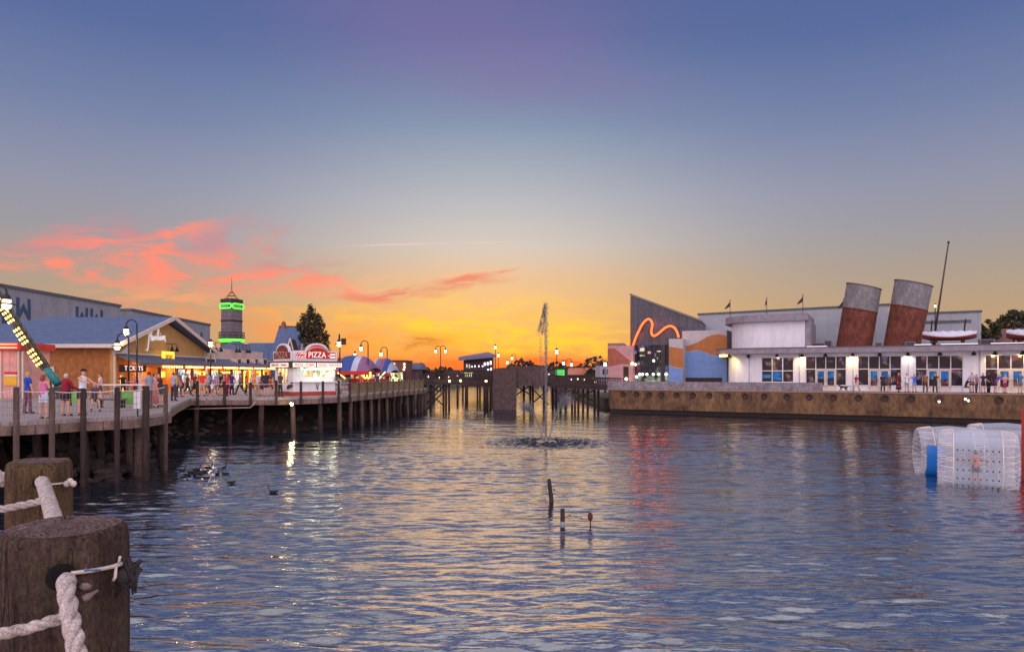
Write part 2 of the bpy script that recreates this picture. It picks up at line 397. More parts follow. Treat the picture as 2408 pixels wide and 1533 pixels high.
def build_water():
    ys = [-60.0, -20, 0, 3, 5]
    y = 6.5
    while y < 95: ys.append(y); y *= 1.0027
    while y < 4000: ys.append(y); y *= 1.25
    xs = list(np.arange(-46, 46.01, 0.17)); g = 47.0; outs = []
    while g < 3500: outs.append(g); g *= 1.35
    xs = [-v for v in outs[::-1]] + xs + outs
    Xg, Yg = np.meshgrid(np.array(xs), np.array(ys))
    win = np.clip((46 - np.abs(Xg)) / 4, 0, 1) * np.clip((Yg - 5) / 2, 0, 1) * np.clip((95 - Yg) / 25, 0, 1)
    Zg = wave_field(Xg, Yg) * win
    # churned water where the fountain falls back
    fx, fy = FOUNT
    rr = np.sqrt(((Xg - fx) / 3.9) ** 2 + ((Yg - fy) / 3.7) ** 2)
    rg = np.random.RandomState(9); ch = np.zeros_like(Xg)
    for i in range(18):
        th, lam = rg.uniform(0, 6.28), rg.uniform(.42, .8)
        ch += 0.030 * np.sin(2 * math.pi / lam * (Xg * math.cos(th) + Yg * math.sin(th)) + rg.uniform(0, 6.28))
    Zg += ch * np.clip(1.15 - rr, 0, 1)
    nr, nc = Xg.shape
    co = np.stack([Xg, Yg, Zg + WATER], -1).reshape(-1, 3).astype(np.float32)
    idx = np.arange(nr * nc).reshape(nr, nc)
    q = np.stack([idx[:-1, :-1], idx[:-1, 1:], idx[1:, 1:], idx[1:, :-1]], -1).reshape(-1, 4)
    me = bpy.data.meshes.new("water")
    me.vertices.add(len(co)); me.vertices.foreach_set("co", co.ravel())
    me.loops.add(q.size); me.loops.foreach_set("vertex_index", q.ravel().astype(np.int32))
    me.polygons.add(len(q)); me.polygons.foreach_set("loop_start", (np.arange(len(q)) * 4).astype(np.int32))
    me.polygons.foreach_set("use_smooth", np.ones(len(q), bool))
    me.update(calc_edges=True)
    m = bpy.data.materials.new("lake_water"); m.use_nodes = True
    t = m.node_tree; b = t.nodes['Principled BSDF']
    b.inputs['Base Color'].default_value = (0.010, 0.014, 0.022, 1); b.inputs['Roughness'].default_value = 0.03; b.inputs['IOR'].default_value = 4.0
    tcn = t.nodes.new("ShaderNodeTexCoord")
    hs = []
    for sc, st, dist in ((2.6, (1, 3.2, 1), 1.0), (7, (1, 2.6, 1), 0.28), (0.55, (1, 2.6, 1), 1.0)):
        mpn = t.nodes.new("ShaderNodeMapping"); mpn.inputs['Scale'].default_value = st; mpn.inputs['Rotation'].default_value = (0, 0, R(9)); t.links.new(tcn.outputs['Object'], mpn.inputs[0])
        nn = t.nodes.new("ShaderNodeTexNoise"); nn.inputs['Scale'].default_value = sc; nn.inputs['Detail'].default_value = 2; nn.inputs['Distortion'].default_value = 0.5
        t.links.new(mpn.outputs[0], nn.inputs['Vector'])
        ml = t.nodes.new("ShaderNodeMath"); ml.operation = 'MULTIPLY'; ml.inputs[1].default_value = dist; t.links.new(nn.outputs[0], ml.inputs[0]); hs.append(ml.outputs[0])
    a1 = t.nodes.new("ShaderNodeMath"); t.links.new(hs[0], a1.inputs[0]); t.links.new(hs[1], a1.inputs[1])
    a2 = t.nodes.new("ShaderNodeMath"); t.links.new(a1.outputs[0], a2.inputs[0]); t.links.new(hs[2], a2.inputs[1])
    bp = t.nodes.new("ShaderNodeBump"); bp.inputs['Strength'].default_value = 1.0; bp.inputs['Distance'].default_value = 0.03
    gm_ = t.nodes.new("ShaderNodeVectorMath"); gm_.operation = 'DISTANCE'; t.links.new(tcn.outputs['Object'], gm_.inputs[0]); gm_.inputs[1].default_value = (FOUNT[0], FOUNT[1], WATER)
    gr_ = t.nodes.new("ShaderNodeMapRange"); gr_.inputs[1].default_value = 2.2; gr_.inputs[2].default_value = 4.2; gr_.inputs[3].default_value = 0.10; gr_.inputs[4].default_value = 0.012
    gi_ = t.nodes.new("ShaderNodeMapRange"); gi_.inputs[1].default_value = 2.6; gi_.inputs[2].default_value = 4.3; gi_.inputs[3].default_value = 1.33; gi_.inputs[4].default_value = 6.5
    t.links.new(gm_.outputs['Value'], gi_.inputs[0]); t.links.new(gi_.outputs[0], b.inputs['IOR'])
    t.links.new(gm_.outputs['Value'], gr_.inputs[0]); t.links.new(gr_.outputs[0], bp.inputs['Distance'])
    t.links.new(a2.outputs[0], bp.inputs['Height']); t.links.new(bp.outputs[0], b.inputs['Normal'])
    me.materials.append(m)
    o = bpy.data.objects.new("water", me); COL.objects.link(o); struct(o)
FOUNT = (X(1284, 41.2), 41.2)
build_water()

# ------------------------------------------------------------------ ground, boardwalk, banks
WOOD_DK = mat("weathered_dark_timber", c(60, 44, 40), 0.9, 0.45, 5, 0.4, stretch=(1, 1, 0.25), fine=0.35)
WOOD_LT = mat("weathered_pale_timber", c(90, 72, 64), 0.9, 0.4, 5, 0.4, stretch=(1, 1, 0.25), fine=0.3)
DECK = seams(mat("deck_boards", c(154, 140, 136), 0.85, 0.25, 1.2, 0.2, fine=0.2), 1, 0.2, 0.08, 0.5)
FASCIA = seams(mat("fascia_boards", c(120, 98, 88), 0.9, 0.4, 2.5, 0.3, fine=0.3), 0, 0.45, 0.07, 0.4)
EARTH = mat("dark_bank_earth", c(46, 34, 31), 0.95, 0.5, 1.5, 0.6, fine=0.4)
PAVE = mat("paving", c(150, 138, 134), 0.9, 0.2, 1.0, 0.1, fine=0.15)
EDGE = [(-30, 17.5), (-24, 19.2), (-20, 21.4), (-17.8, 23.2), (-16.8, 24.3), (-16.2, 25.4), (-15.4, 26.0), (-14.9, 27.1), (-15.15, 29.6), (-16.9, 33), (-18.6, 37),
        (-20.6, 42), (-22.0, 45.6), (-20, 46), (-16.4, 46.2), (-14.0, 48.2), (-12.9, 50.6), (-12.0, 56), (-10.9, 64.5), (-9.7, 73), (-10.2, 80.5), (-12, 84)]
poly = EDGE + [(-90, 150), (-90, 17.5)]
struct(MB().prism([(x, y, -0.16) for x, y in poly], (0, 0, 0.16)).build("boardwalk", DECK))
fb = MB()
for (x0, y0), (x1, y1) in zip(EDGE[:-1], EDGE[1:]): fb.beam((x0, y0, -0.31), (x1, y1, -0.31), 0.10, 0.34)
struct(fb.build("boardwalk_fascia", FASCIA))
def offset(pl, d):
    res = []
    for i, p in enumerate(pl):
        a, b = Vector(pl[max(i - 1, 0)]), Vector(pl[min(i + 1, len(pl) - 1)])
        t_ = (b - a).normalized(); res.append((p[0] - t_.y * d, p[1] + t_.x * d))
    return res
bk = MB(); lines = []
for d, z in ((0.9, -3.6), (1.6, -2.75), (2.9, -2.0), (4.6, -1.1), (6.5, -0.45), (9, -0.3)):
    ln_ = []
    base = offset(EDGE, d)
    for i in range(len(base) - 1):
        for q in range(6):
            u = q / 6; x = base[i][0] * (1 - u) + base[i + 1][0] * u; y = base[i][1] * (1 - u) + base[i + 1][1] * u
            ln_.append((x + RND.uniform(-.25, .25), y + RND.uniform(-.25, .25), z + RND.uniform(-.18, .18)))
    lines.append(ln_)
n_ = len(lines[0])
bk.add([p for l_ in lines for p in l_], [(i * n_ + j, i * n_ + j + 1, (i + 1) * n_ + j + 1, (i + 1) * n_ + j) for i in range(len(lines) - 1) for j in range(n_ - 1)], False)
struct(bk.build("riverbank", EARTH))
# land behind the boardwalk, the far shore and the quay on the right
GRASS = mat("ground_dusk", c(84, 78, 62), 0.95, 0.4, 0.2, 0.2, fine=0.3)
gl = [(-30, 22), (-26, 30), (-30, 47), (-22, 60), (-18, 84), (-15, 92), (-13.0, 108), (-26, 150), (-60, 224), (-3000, 700), (-3000, -200), (-90, 10)]
gm = MB()
gm.prism([(x, y, -3.4) for x, y in gl], (0, 0, 3.19))
struct(gm.build("ground", GRASS))
fs_ = MB(); row = []
prof = [(0, -3.0), (3, -1.9), (10, -0.4), (60, 0.4), (400, 3), (2500, 10)]
xs_ = np.linspace(-420, 900, 60)
vv = [(x + (0 if j < 3 else x * .8 * j), 226 + 10 * math.sin(x * .03) + dy_ + (0.18 * max(0, x)), z) for j, (dy_, z) in enumerate(prof) for x in xs_]
fs_.add(vv, [(i * 60 + j, i * 60 + j + 1, (i + 1) * 60 + j + 1, (i + 1) * 60 + j) for i in range(5) for j in range(59)])
struct(fs_.build("far_shore", GRASS))
RF = Frame(22.4, 71.0, -28.0)
quay_front = -4.7
q0, q1 = RF.at(1424, d=quay_front)[0], RF.at(2700, d=quay_front)[0]
ql = [RF.w(q0 + 1.6, quay_front + .9), RF.w(q1, quay_front + .9), RF.w(q1, 60), RF.w(q0 + 30, 90), RF.w(q0 - 4, 50), RF.w(q0 - 1.5, 8)]
struct(MB().prism([(x, y, -3.4) for x, y, _ in ql], (0, 0, 3.4)).build("quay", PAVE))
RB_LAND = [(10.9, 78), (11.2, 90), (11, 120), (13, 165), (15, 228), (140, 228), (70, 120), (26, 86)]
struct(MB().prism([(x, y, -3.4) for x, y in RB_LAND], (0, 0, 2.2)).build("right_bank", GRASS))
CAMDECK = [(-9, -7), (5, -7), (3.0, 0.4), (-1.0, 2.35), (-2.2, 3.95), (-9, 3.95)]
struct(MB().prism([(x, y, -0.3) for x, y in CAMDECK], (0, 0, 0.3)).build("viewing_deck", DECK))

# boulders of the bank: too many to count
rk = MB()
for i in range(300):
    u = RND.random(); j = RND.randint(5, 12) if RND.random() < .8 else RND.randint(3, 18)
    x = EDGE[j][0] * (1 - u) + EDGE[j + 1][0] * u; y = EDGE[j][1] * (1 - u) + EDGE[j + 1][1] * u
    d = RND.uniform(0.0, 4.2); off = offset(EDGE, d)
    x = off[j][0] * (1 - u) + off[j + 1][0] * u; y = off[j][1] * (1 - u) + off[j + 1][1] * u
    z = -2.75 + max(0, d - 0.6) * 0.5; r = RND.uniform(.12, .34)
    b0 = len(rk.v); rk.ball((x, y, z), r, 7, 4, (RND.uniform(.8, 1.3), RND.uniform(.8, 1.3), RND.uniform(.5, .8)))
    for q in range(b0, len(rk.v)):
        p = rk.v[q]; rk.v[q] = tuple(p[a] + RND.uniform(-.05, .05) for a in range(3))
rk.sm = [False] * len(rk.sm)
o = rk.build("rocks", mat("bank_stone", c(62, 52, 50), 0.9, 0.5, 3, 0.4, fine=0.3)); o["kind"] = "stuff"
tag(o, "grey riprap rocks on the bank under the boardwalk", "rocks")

# ------------------------------------------------------------------ pilings and rails
def piling(x, y, top, r, label, group, m=WOOD_DK, lean=(0, 0), bottom=-3.3):
    b = MB(); b.tube([(lean[0], lean[1], bottom), (lean[0] * .4, lean[1] * .4, -1), (0, 0, top - .03), (0, 0, top)], [r * 1.06, r * 1.03, r, r * .9], 10)
    o = b.build("piling", m, loc=(x, y, 0)); return tag(o, label, "piling", group)
near = [(43, 23.45), (126, 24.25), (199, 25.2), (278, 25.95), (345, 26.95), (391, 29.2)]
near_lab = ["timber rail piling nearest the left edge of the near deck", "timber rail piling between the woman in pink and the person in dark red",
            "dark rail piling in front of the man in the white vest", "slim rail piling at the middle of the near deck front beside the green screen",
            "thick dark rail piling at the bend of the near deck", "rail piling at the far right end of the near deck"]
tops = []
for (vx, Y), lb, m_ in zip(near, near_lab, (WOOD_LT, WOOD_LT, WOOD_DK, WOOD_DK, WOOD_DK, WOOD_LT)):
    top = RND.uniform(1.14, 1.24); x = X(vx, Y)
    piling(x + .05, Y - .16, top, 0.095 if vx != 345 else 0.13, lb, "rail pilings of the near deck", m_); tops.append((x + .05, Y - .16, top - .12))
rope_m = mat("white_rope", c(205, 192, 190), 0.9, 0.2, 30, 0.3)
def rope_run(pts, r, sag, m, name, label, cat="rope", n=9, group=None):
    b = MB(); path = []
    for p, q in zip(pts[:-1], pts[1:]):
        for i in range(n):
            u = i / n; path.append((p[0] * (1 - u) + q[0] * u, p[1] * (1 - u) + q[1] * u, p[2] * (1 - u) + q[2] * u - sag * 4 * u * (1 - u)))
    path.append(pts[-1]); b.tube(path, r, 6)
    return tag(b.build(name, m), label, cat, group)
left_ext = (X(-60, 22.5), 22.5, 1.05)
rope_run([left_ext] + tops, 0.022, 0.05, rope_m, "rail_rope", "pale rope strung along the near deck's rail pilings")
wires = MB()
for zz in (0.25, 0.5, 0.75):
    pts_ = [left_ext] + tops
    wires.tube([(p[0], p[1], zz) for p in pts_], 0.009, 4)
for p, q in zip(([left_ext] + tops)[:-1], tops):
    for i in range(1, 9):
        u = i / 9; wires.beam((p[0] * (1 - u) + q[0] * u, p[1] * (1 - u) + q[1] * u, .1), (p[0] * (1 - u) + q[0] * u, p[1] * (1 - u) + q[1] * u, 1.0), .009, .009)
tag(wires.build("wire_mesh", mat("dull_wire", c(140, 132, 126), .6, .2)), "thin wire mesh below the rope of the near deck", "wire mesh")
for vx, Y in ((-30, 24.5), (70, 26), (160, 27), (220, 27.6), (292, 28.5), (316, 27.4), (369, 29.6), (105, 28.8), (182, 26.2), (250, 29.5), (366, 33.5)):
    piling(X(vx, Y), Y + .35, -0.3, RND.uniform(.12, .16), "dark support piling standing in the water under the near deck", "support pilings under the near deck", RND.choice([WOOD_DK, WOOD_LT]), (RND.uniform(-.15, .15), 0))
def along(pl, step, start=0.0):
    res, acc = [], start
    for (x0, y0), (x1, y1) in zip(pl[:-1], pl[1:]):
        d = math.hypot(x1 - x0, y1 - y0)
        while acc < d: res.append((x0 + (x1 - x0) * acc / d, y0 + (y1 - y0) * acc / d)); acc += step
        acc -= d
    return res
LB = offset(EDGE[12:20], -0.14)
posts = along(LB, 1.75, 0.5)
pts_ = []
for i, (x, y) in enumerate(posts):
    zone = 0 if x < -15.2 and y < 47.5 else (1 if y < 52.5 else 2)
    lab = ["dark rail post on the boardwalk edge between near deck and pizza kiosk", "dark rail post in front of the pizza kiosk", "rail post on the boardwalk edge beyond the pizza kiosk"][zone]
    b = MB(); h = RND.uniform(1.06, 1.2); b.box(-.075, .075, -.075, .075, -.45, h); b.lathe([(.1, h), (.03, h + .04)], n=4)
    tag(b.build("rail_post", [WOOD_DK, WOOD_DK, WOOD_LT][zone], loc=(x, y, 0)), lab, "rail post", ["rail posts left of the kiosk", "rail posts by the kiosk", "rail posts beyond the kiosk"][zone])
    pts_.append((x, y, 1.0))
rope_run(pts_, 0.02, 0.06, rope_m, "rail_rope", "pale rope strung along the boardwalk rail past the pizza kiosk")
pk = MB()
for (x0, y0), (x1, y1) in zip([p[:2] for p in pts_][:-1], [p[:2] for p in pts_][1:]):
    if y0 < 51.5: continue
    pk.beam((x0, y0, .95), (x1, y1, .95), .08, .05); pk.beam((x0, y0, .12), (x1, y1, .12), .06, .05)
    for i in range(1, 12):
        u = i / 12; pk.box(x0 + (x1 - x0) * u - .02, x0 + (x1 - x0) * u + .02, y0 + (y1 - y0) * u - .02, y0 + (y1 - y0) * u + .02, .14, .93)
tag(pk.build("picket_railing", mat("olive_pickets", c(112, 98, 72), .9, .35, 4, .2)), "olive brown picket railing along the boardwalk beyond the kiosk", "railing")
for i, (x, y) in enumerate(along(offset(EDGE[12:21], 0.2), 2.15, 0.4)):
    piling(x, y, -0.4, RND.uniform(.13, .18), "timber support piling in the water along the front of the long boardwalk", "front support pilings of the long boardwalk", RND.choice([WOOD_DK, WOOD_LT, WOOD_LT]), (RND.uniform(-.12, .12), RND.uniform(-.1, .1)))
for i, (x, y) in enumerate(along(offset(EDGE[17:21], 1.6), 2.4, 0.9)):
    piling(x, y, -0.2, .15, "dark piling in the second row under the receding end of the boardwalk", "inner support pilings at the boardwalk end")
dl = thing("deck_light", "bright floodlight fixed under the boardwalk edge below the pizza kiosk", "light", (X(686, 46.0), 46.0, Z(950, 46.0)))
MB().box(-.13, .13, 0, .14, -.1, .1).build("housing", mat("black_metal", c(30, 28, 30), .5, .2), dl)
MB().ball((0, -.03, 0), .085).build("bulb", emi("hot_lamp", (1, .78, .38), 110), dl)
lamp(dl, (0, -.35, -.05), 45, (1, .72, .3), .08)
# ------------------------------------------------------------------ left side: buildings
LF = Frame(-32.0, 53.6, 90.0)
ROOF = seams(mat("blue_metal_roof", c(88, 102, 132), 0.6, 0.18, 1.2, 0.15, fine=0.12), 0, 0.6, 0.06, 0.8)
ROOF2 = mat("blue_shingle_roof", c(86, 100, 130), 0.75, 0.22, 2.5, 0.25, fine=0.25)
ROOFG = mat("grey_blue_porch_roof", c(92, 96, 116), 0.7, 0.2, 2.5, 0.2, fine=0.2)
TRIM = mat("cream_trim", c(212, 196, 184), 0.6, 0.1, 3, 0.05)
BRICK = seams(mat("brown_wall", c(168, 108, 62), 0.9, 0.28, 2.5, 0.2, fine=0.3), 2, 0.16, 0.14, 0.7)
TAN = seams(mat("tan_siding", c(196, 152, 92), 0.8, 0.14, 1.5, 0.1, fine=0.12), 2, 0.22, 0.1, 0.72)
PINKW = seams(mat("pale_pink_wall", c(214, 184, 172), 0.8, 0.12, 1.5, 0.1), 0, 0.9, 0.03, 0.7)
ORANGEW = mat("amber_wall", c(196, 112, 44), 0.8, 0.25, 1.5, 0.1)
DOORW = mat("dark_brown_door", c(84, 50, 38), 0.6, 0.3, 3, 0.1)
WHITE = mat("white_paint", c(222, 216, 220), 0.5, 0.06, 3, 0.04)
BLACK = mat("black_metal", c(30, 28, 30), 0.5, 0.2)
GREYW = seams(mat("grey_panel_wall", c(146, 148, 158), 0.85, 0.14, 0.5, 0.05, fine=0.1, stretch=(1, 1, .4)), 0, 2.2, .02, .8)
SLATE = mat("slate_blue_paint", c(62, 84, 116), 0.85, 0.15, 1.5, 0.05)
BULB = emi("warm_bulb", (1.0, 0.5, 0.1), 14)
YELLOWL = emi("yellow_lit_panel", (1.0, 0.66, 0.06), 1.25, (.6, .4, .05))
LCD = patches("lit_shop_glass", [(.6, .85, 1), (1, .9, .7), (.3, .55, .9), (1, 1, 1)], 2.2, 1.3, lo=0.36)
WARMGL = patches("warm_shop_glass", [(1, .6, .2), (1, .85, .45), (1, .4, .1), (.9, .8, .6)], 2.2, 1.5, lo=0.34)

# the two big grey sheds far behind
def shed(y0, y1, x, h0, h1, depth, label, murals):
    r = thing("warehouse", label, "warehouse", (x, y0, 0), R(90))
    w = y1 - y0
    b = MB(); b.prism([(0, 0, -1), (w, 0, -1), (w, 0, h1), (0, 0, h0)], (0, depth, 0)); b.build("wall", GREYW, r)
    MB().prism([(-.1, -.15, h0), (w + .1, -.15, h1), (w + .1, -.15, h1 + .35), (-.1, -.15, h0 + .35)], (0, depth + .2, 0)).build("parapet", mat("dark_parapet", c(92, 98, 104), .8, .15), r)
    for s0, sw, zt in murals:
        m = MB()
        for k in (0, 1):
            a = s0 + k * sw * .78; m.box(a, a + sw * .2, -.06, 0, 1, zt)
        z = zt - 1.0
        while z > 1.2:
            mid, hw_ = s0 + sw * .49, sw * .29
            m.prism([(mid - hw_, -.05, z - 1.5), (mid, -.05, z - .5), (mid + hw_, -.05, z - 1.5), (mid + hw_, -.05, z - .6), (mid, -.05, z + .4), (mid - hw_, -.05, z - .6)], (0, .05, 0)); z -= 2.1
        m.build("chevron_mural", SLATE, r)
    return r
WX = -58.0
def yW(vx): return -WX / ((CX - vx) / F)
y283, y0_, y318, y500 = yW(283), yW(-60), yW(318), yW(500)
hA = Z(722, y283)
wa = shed(y0_, y283, WX, hA, hA, 26, "long grey warehouse with dark chevron murals behind the blue roof at far left",
     [(yW(a) - y0_, yW(b_) - yW(a), hA - .9) for a, b_ in ((-40, 16), (38, 72), (178, 207), (212, 242))])
MB().ball((yW(125) - y0_, -.25, Z(776, yW(125))), .22).build("wall_lamp", emi("porch_lamp", (1, .75, .4), 6), wa)
hB = Z(766, y500)
shed(y318, y500, WX - .5, hB + .4, hB, 24, "grey flat roofed warehouse with a chevron mural behind the gabled hall",
     [(yW(a) - y318, yW(b_) - yW(a), hB - 1.5) for a, b_ in ((444, 461), (463, 482))])

# the gabled hall
hall = thing("gabled_hall", "tan gabled hall with blue hipped roof and white script sign on its gable", "building", LF.w(0, 0), R(90))
W, D, EH, AH = 15.8, 19.0, 4.15, 6.7
MB().prism([(0, 0, -.5), (W, 0, -.5), (W, 0, EH), (W / 2, 0, AH - .25), (0, 0, EH)], (0, .3, 0)).build("gable_wall", TAN, hall)
MB().box(0, .3, .302, D, -.5, EH).build("side_wall", BRICK, hall)
MB().box(.31, W, 2, D, -.5, EH - .1).build("rear_block", BRICK, hall)
rb = MB()  # gable at the front, hip at the back; a slab of 0.18 m
RL = 10.5
for s_, x0, x1 in ((1, -.7, W / 2), (-1, W + .7, W / 2)):
    e0, e1, rf_, rbk = (x0, -.9, EH - .28), (x0, D + .6, EH - .28), (x1, -.9, AH), (x1, RL, AH)
    rb.prism([e0, rf_, rbk, e1], (0, 0, .18))
rb.prism([(-.7, D + .6, EH - .28), (W + .7, D + .6, EH - .28), (W / 2, RL, AH)], (0, 0, .18))
rb.build("roof", ROOF2, hall)
tb = MB()
for x0 in (-.75, W + .75): tb.beam((x0, -.96, EH - .2), (W / 2, -.96, AH + .1), .12, .34)
tb.box(-.85, -.7, -.9, D + .6, EH - .42, EH - .12)
tb.box(-.02, .16, -.12, .0, 0, EH - .3)
tb.build("trim", TRIM, hall)
for a, b_, zt in ((60, 72, 862), (76, 90, 862), (108, 124, 866)):  # doors in the wall that faces the deck; local y = -x
    ya, yb = -(32 + X(a, 53.6)), -(32 + X(b_, 53.6))
    d = MB().box(-.05, 0, yb, ya, 0, Z(zt, 53.6)).build("door", DOORW, hall)
    zt_ = Z(zt, 53.6)
    MB().box(-.09, -.0, ya, ya + .16, 0, zt_ + .12).box(-.09, 0, yb - .16, yb, 0, zt_ + .12).box(-.092, -.001, yb - .16, ya + .16, zt_ + .002, zt_ + .14).build("frame", TRIM, d)
# script lettering, a bent white tube
STROKES = [[(0, -1.6), (.25, -1.68), (.45, -1.3), (.7, .3), (.95, 1.9), (1.0, 2.2)], [(.35, 1.2), (.45, 1.9), (.9, 2.45), (1.35, 2.35), (1.48, 1.6), (1.15, .9), (.72, .7)],
           [(1.72, .75), (1.45, .78), (1.3, .3), (1.42, 0), (1.66, .2), (1.8, .75), (1.76, .1), (1.95, .05)], [(1.95, .7), (2.1, .02), (2.4, .7), (2.55, .66)],
           [(2.72, .72), (2.68, .1), (2.88, .08)], [(2.84, 1.1), (2.88, 1.2)], [(2.92, .2), (3.3, 1.7), (3.2, 1.95), (3.06, 1.5), (3.12, .2), (3.32, .05)], [(3.58, .72), (3.54, .1), (3.74, .08)], [(3.72, 1.1), (3.76, 1.2)],
           [(4.2, .66), (3.95, .6), (3.84, .2), (4.05, 0), (4.3, .25), (4.2, .66), (4.46, .62)], [(4.5, .68), (4.5, 0), (4.6, .5), (4.85, .72), (4.97, .5), (4.92, .1), (5.12, -.05), (5.1, -.4)]]
s1, z1 = LF.at(341, 804); s2, _ = LF.at(386, 801)
ux = (s2 - s1) / 5.1; sg = MB()
for st in STROKES:
    pts = [(s1 + x * ux, -.1, z1 + .1 + y * .5 + x * .05) for x, y in st]
    fin = []
    for i in range(len(pts) - 1):
        for q in range(3):
            u = q / 3; p0, p1, p2, p3 = (np.array(pts[max(0, min(len(pts) - 1, i + k))]) for k in (-1, 0, 1, 2))
            fin.append(tuple(.5 * (2 * p1 + (p2 - p0) * u + (2 * p0 - 5 * p1 + 4 * p2 - p3) * u * u + (3 * p1 - p0 - 3 * p2 + p3) * u ** 3)))
    fin.append(pts[-1]); sg.tube(fin, .065, 6)
sg.build("script_lettering", emi("white_sign_tube", (.95, .9, .95), .3, (.8, .78, .8)), hall)
sa, za = LF.at(357, 820); text("NOSTALGIA PARK", hall, (sa + 1.9, -.05, za + .05), .5, mat("pale_letters", c(206, 176, 130), .6, .05), sx=1.15)
for vx in (392, 404):
    gt = MB()
    s_, z_ = LF.at(vx, 828); gt.tube([(s_, -.02, z_ + .75), (s_, -.4, z_ + .8), (s_, -.5, z_ + .5)], .03, 5); gt.lathe([(.05, .5), (.2, .05), (.02, .06)], (s_, -.5, z_), 8); gt.build("gooseneck_lamp", BLACK, hall)
s_, z_ = LF.at(292, 829); MB().prism([(s_ - .8, -.02, z_ - .1), (s_ + .3, -.02, z_ - .1), (s_ + .6, -.02, z_ + .55), (s_ + .2, -.02, z_ + .6)], (0, -.15, 0)).build("white_awning", WHITE, hall)
s_, z_ = LF.at(378, 838)
MB().box(s_ - 1.0, s_ + 1.0, -.75, -.6, z_ - .45, z_ + .45).build("lit_sign", YELLOWL, hall)
mk = MB()
for q in range(5): mk.box(s_ - .6 + q * .26, s_ - .46 + q * .26, -.775, -.755, z_ - .2, z_ + .2 - .08 * (q % 2))
mk.build("sign_marks", mat("sign_brown", c(150, 96, 20), .6, .1), hall)

# the arcade: porch along the front, parapet and shops
sA0, sA1 = LF.at(272)[0], LF.at(640)[0]
arc = thing("shop_arcade", "long arcade of lit shops under a grey porch roof strung with amber bulbs", "building", LF.w(0, 0), R(90))
P = -1.8
MB().prism([(0.05, -.02, 3.18), (0.05, P - .3, 2.45), (0.05, P - .3, 2.57), (0.05, -.02, 3.32)], (sA1, 0, 0)).build("porch_roof", ROOFG, arc)
MB().box(-.2, sA1 + .1, -.1, -.02, 3.2, 3.42).build("porch_trim", TRIM, arc)
MB().box(0, sA1, P - .26, P - .12, 2.2, 2.44).build("porch_beam", ORANGEW, arc)
sp0, sp1 = W, LF.at(618)[0]
MB().prism([(sp0, .0, 3.3), (sp1, .0, 3.2), (sp1, .0, Z(829, LF.w(sp1, 0)[1])), (sp0, .0, Z(816.5, LF.w(sp0, 0)[1]))], (0, .4, 0)).build("parapet_wall", PINKW, arc)
MB().box(W + .05, sA1, .05, 9, -.5, 3.18).build("shop_block", ORANGEW, arc)
MB().box(.35, W, -.02, -.004, 0, 3.15).build("shop_front", ORANGEW, arc)
blocs = []; n_b = 72
for i in range(n_b):
    s_ = 3.2 + (sA1 - 3.4) * i / (n_b - 1)
    if i % 9 in (0,): continue
    blocs.append((s_, P - .32, 2.28))
multi("light_bulb", MB().ball((0, 0, 0), .075, 6, 4), BULB, blocs, arc)
for i in range(13):
    s_ = .3 + (sA1 - .5) * i / 12
    MB().box(s_ - .1, s_ + .1, P - .28, P - .1, 0, 2.2).build("porch_post", [DOORW, TRIM][i % 4 == 0], arc)
# shop fronts: (vx0, vx1, vy_top, material)
for a, b_, vt, m_, fr in ((283, 292, 890, YELLOWL, 0), (376, 388, 880, YELLOWL, 0), (412, 434, 876, LCD, 1), (439, 446, 878, LCD, 1), (452, 462, 880, LCD, 1), (465, 486, 879, YELLOWL, 0),
                          (497, 512, 879, LCD, 1), (516, 543, 879, YELLOWL, 0), (518, 541, 885, patches("purple_arcade_glass", [(.25, .1, .5), (.1, .1, .3), (.5, .1, .3)], 2, .5, lo=.4), 1), (548, 556, 879, LCD, 1), (558, 568, 879, LCD, 1), (571, 578, 877, YELLOWL, 0), (586, 590, 877, YELLOWL, 0), (604, 621, 877, YELLOWL, 0)):
    x0, x1 = LF.at(a, d=-.05)[0], LF.at(b_, d=-.05)[0]; zt = Z(vt, LF.w(x0, 0)[1]) + .25
    z0 = .05 if fr else (.05 if b_ - a < 10 else 1.35)
    off = -.06 if a != 518 else -.13
    w_ = MB().box(x0, x1, off, off + .045, z0, zt).build("shop_window" if fr else "lit_panel", m_, arc)
    if fr: MB().box(x0 - .09, x0, off - .03, off + .04, 0, zt + .1).box(x1, x1 + .09, off - .03, off + .04, 0, zt + .1).box(x0, x1, off - .03, off + .04, zt, zt + .1).box((x0 + x1) / 2 - .04, (x0 + x1) / 2 + .04, off - .03, off - .002, z0, zt).build("frame", TRIM, w_)
for vx in (496, 508, 545, 552, 570, 576):
    s_, z_ = LF.at(vx, 826 + (vx - 496) * .05); g = MB(); g.tube([(s_, -.02, z_ + .95), (s_, -.45, z_ + 1.0), (s_, -.55, z_ + .5)], .035, 5); g.lathe([(.05, .45), (.24, 0), (.02, .02)], (s_, -.55, z_), 8); g.build("gooseneck_lamp", BLACK, arc)
for vx, wv in ((476, 22), (550, 10), (571, 9), (592, 8), (612, 9)):
    s0, zz = LF.at(vx, 853, -.9); s1_, _ = LF.at(vx + wv, 853, -.9)
    d_ = MB().box(s0, s1_, -1.25, -.5, zz - .55, zz + .45).build("dormer_window", PINKW if vx > 500 else ROOFG, arc)
    MB().box(s0 - .06, s0 + .08, -1.3, -1.26, zz - .5, zz + .5).box(s1_ - .08, s1_ + .06, -1.3, -1.26, zz - .5, zz + .5).box(s0 - .1, s1_ + .1, -1.31, -1.262, zz + .4, zz + .52).box(s0 - .1, s1_ + .1, -1.31, -1.262, zz - .52, zz - .42).build("frame", TRIM, d_)
    MB().box(s0 + .1, s1_ - .1, -1.275, -1.255, zz - .4, zz + .38).build("pane", patches("dusk_pane", [(.6, .4, .5), (.3, .3, .4)], 1.5, .25), d_)
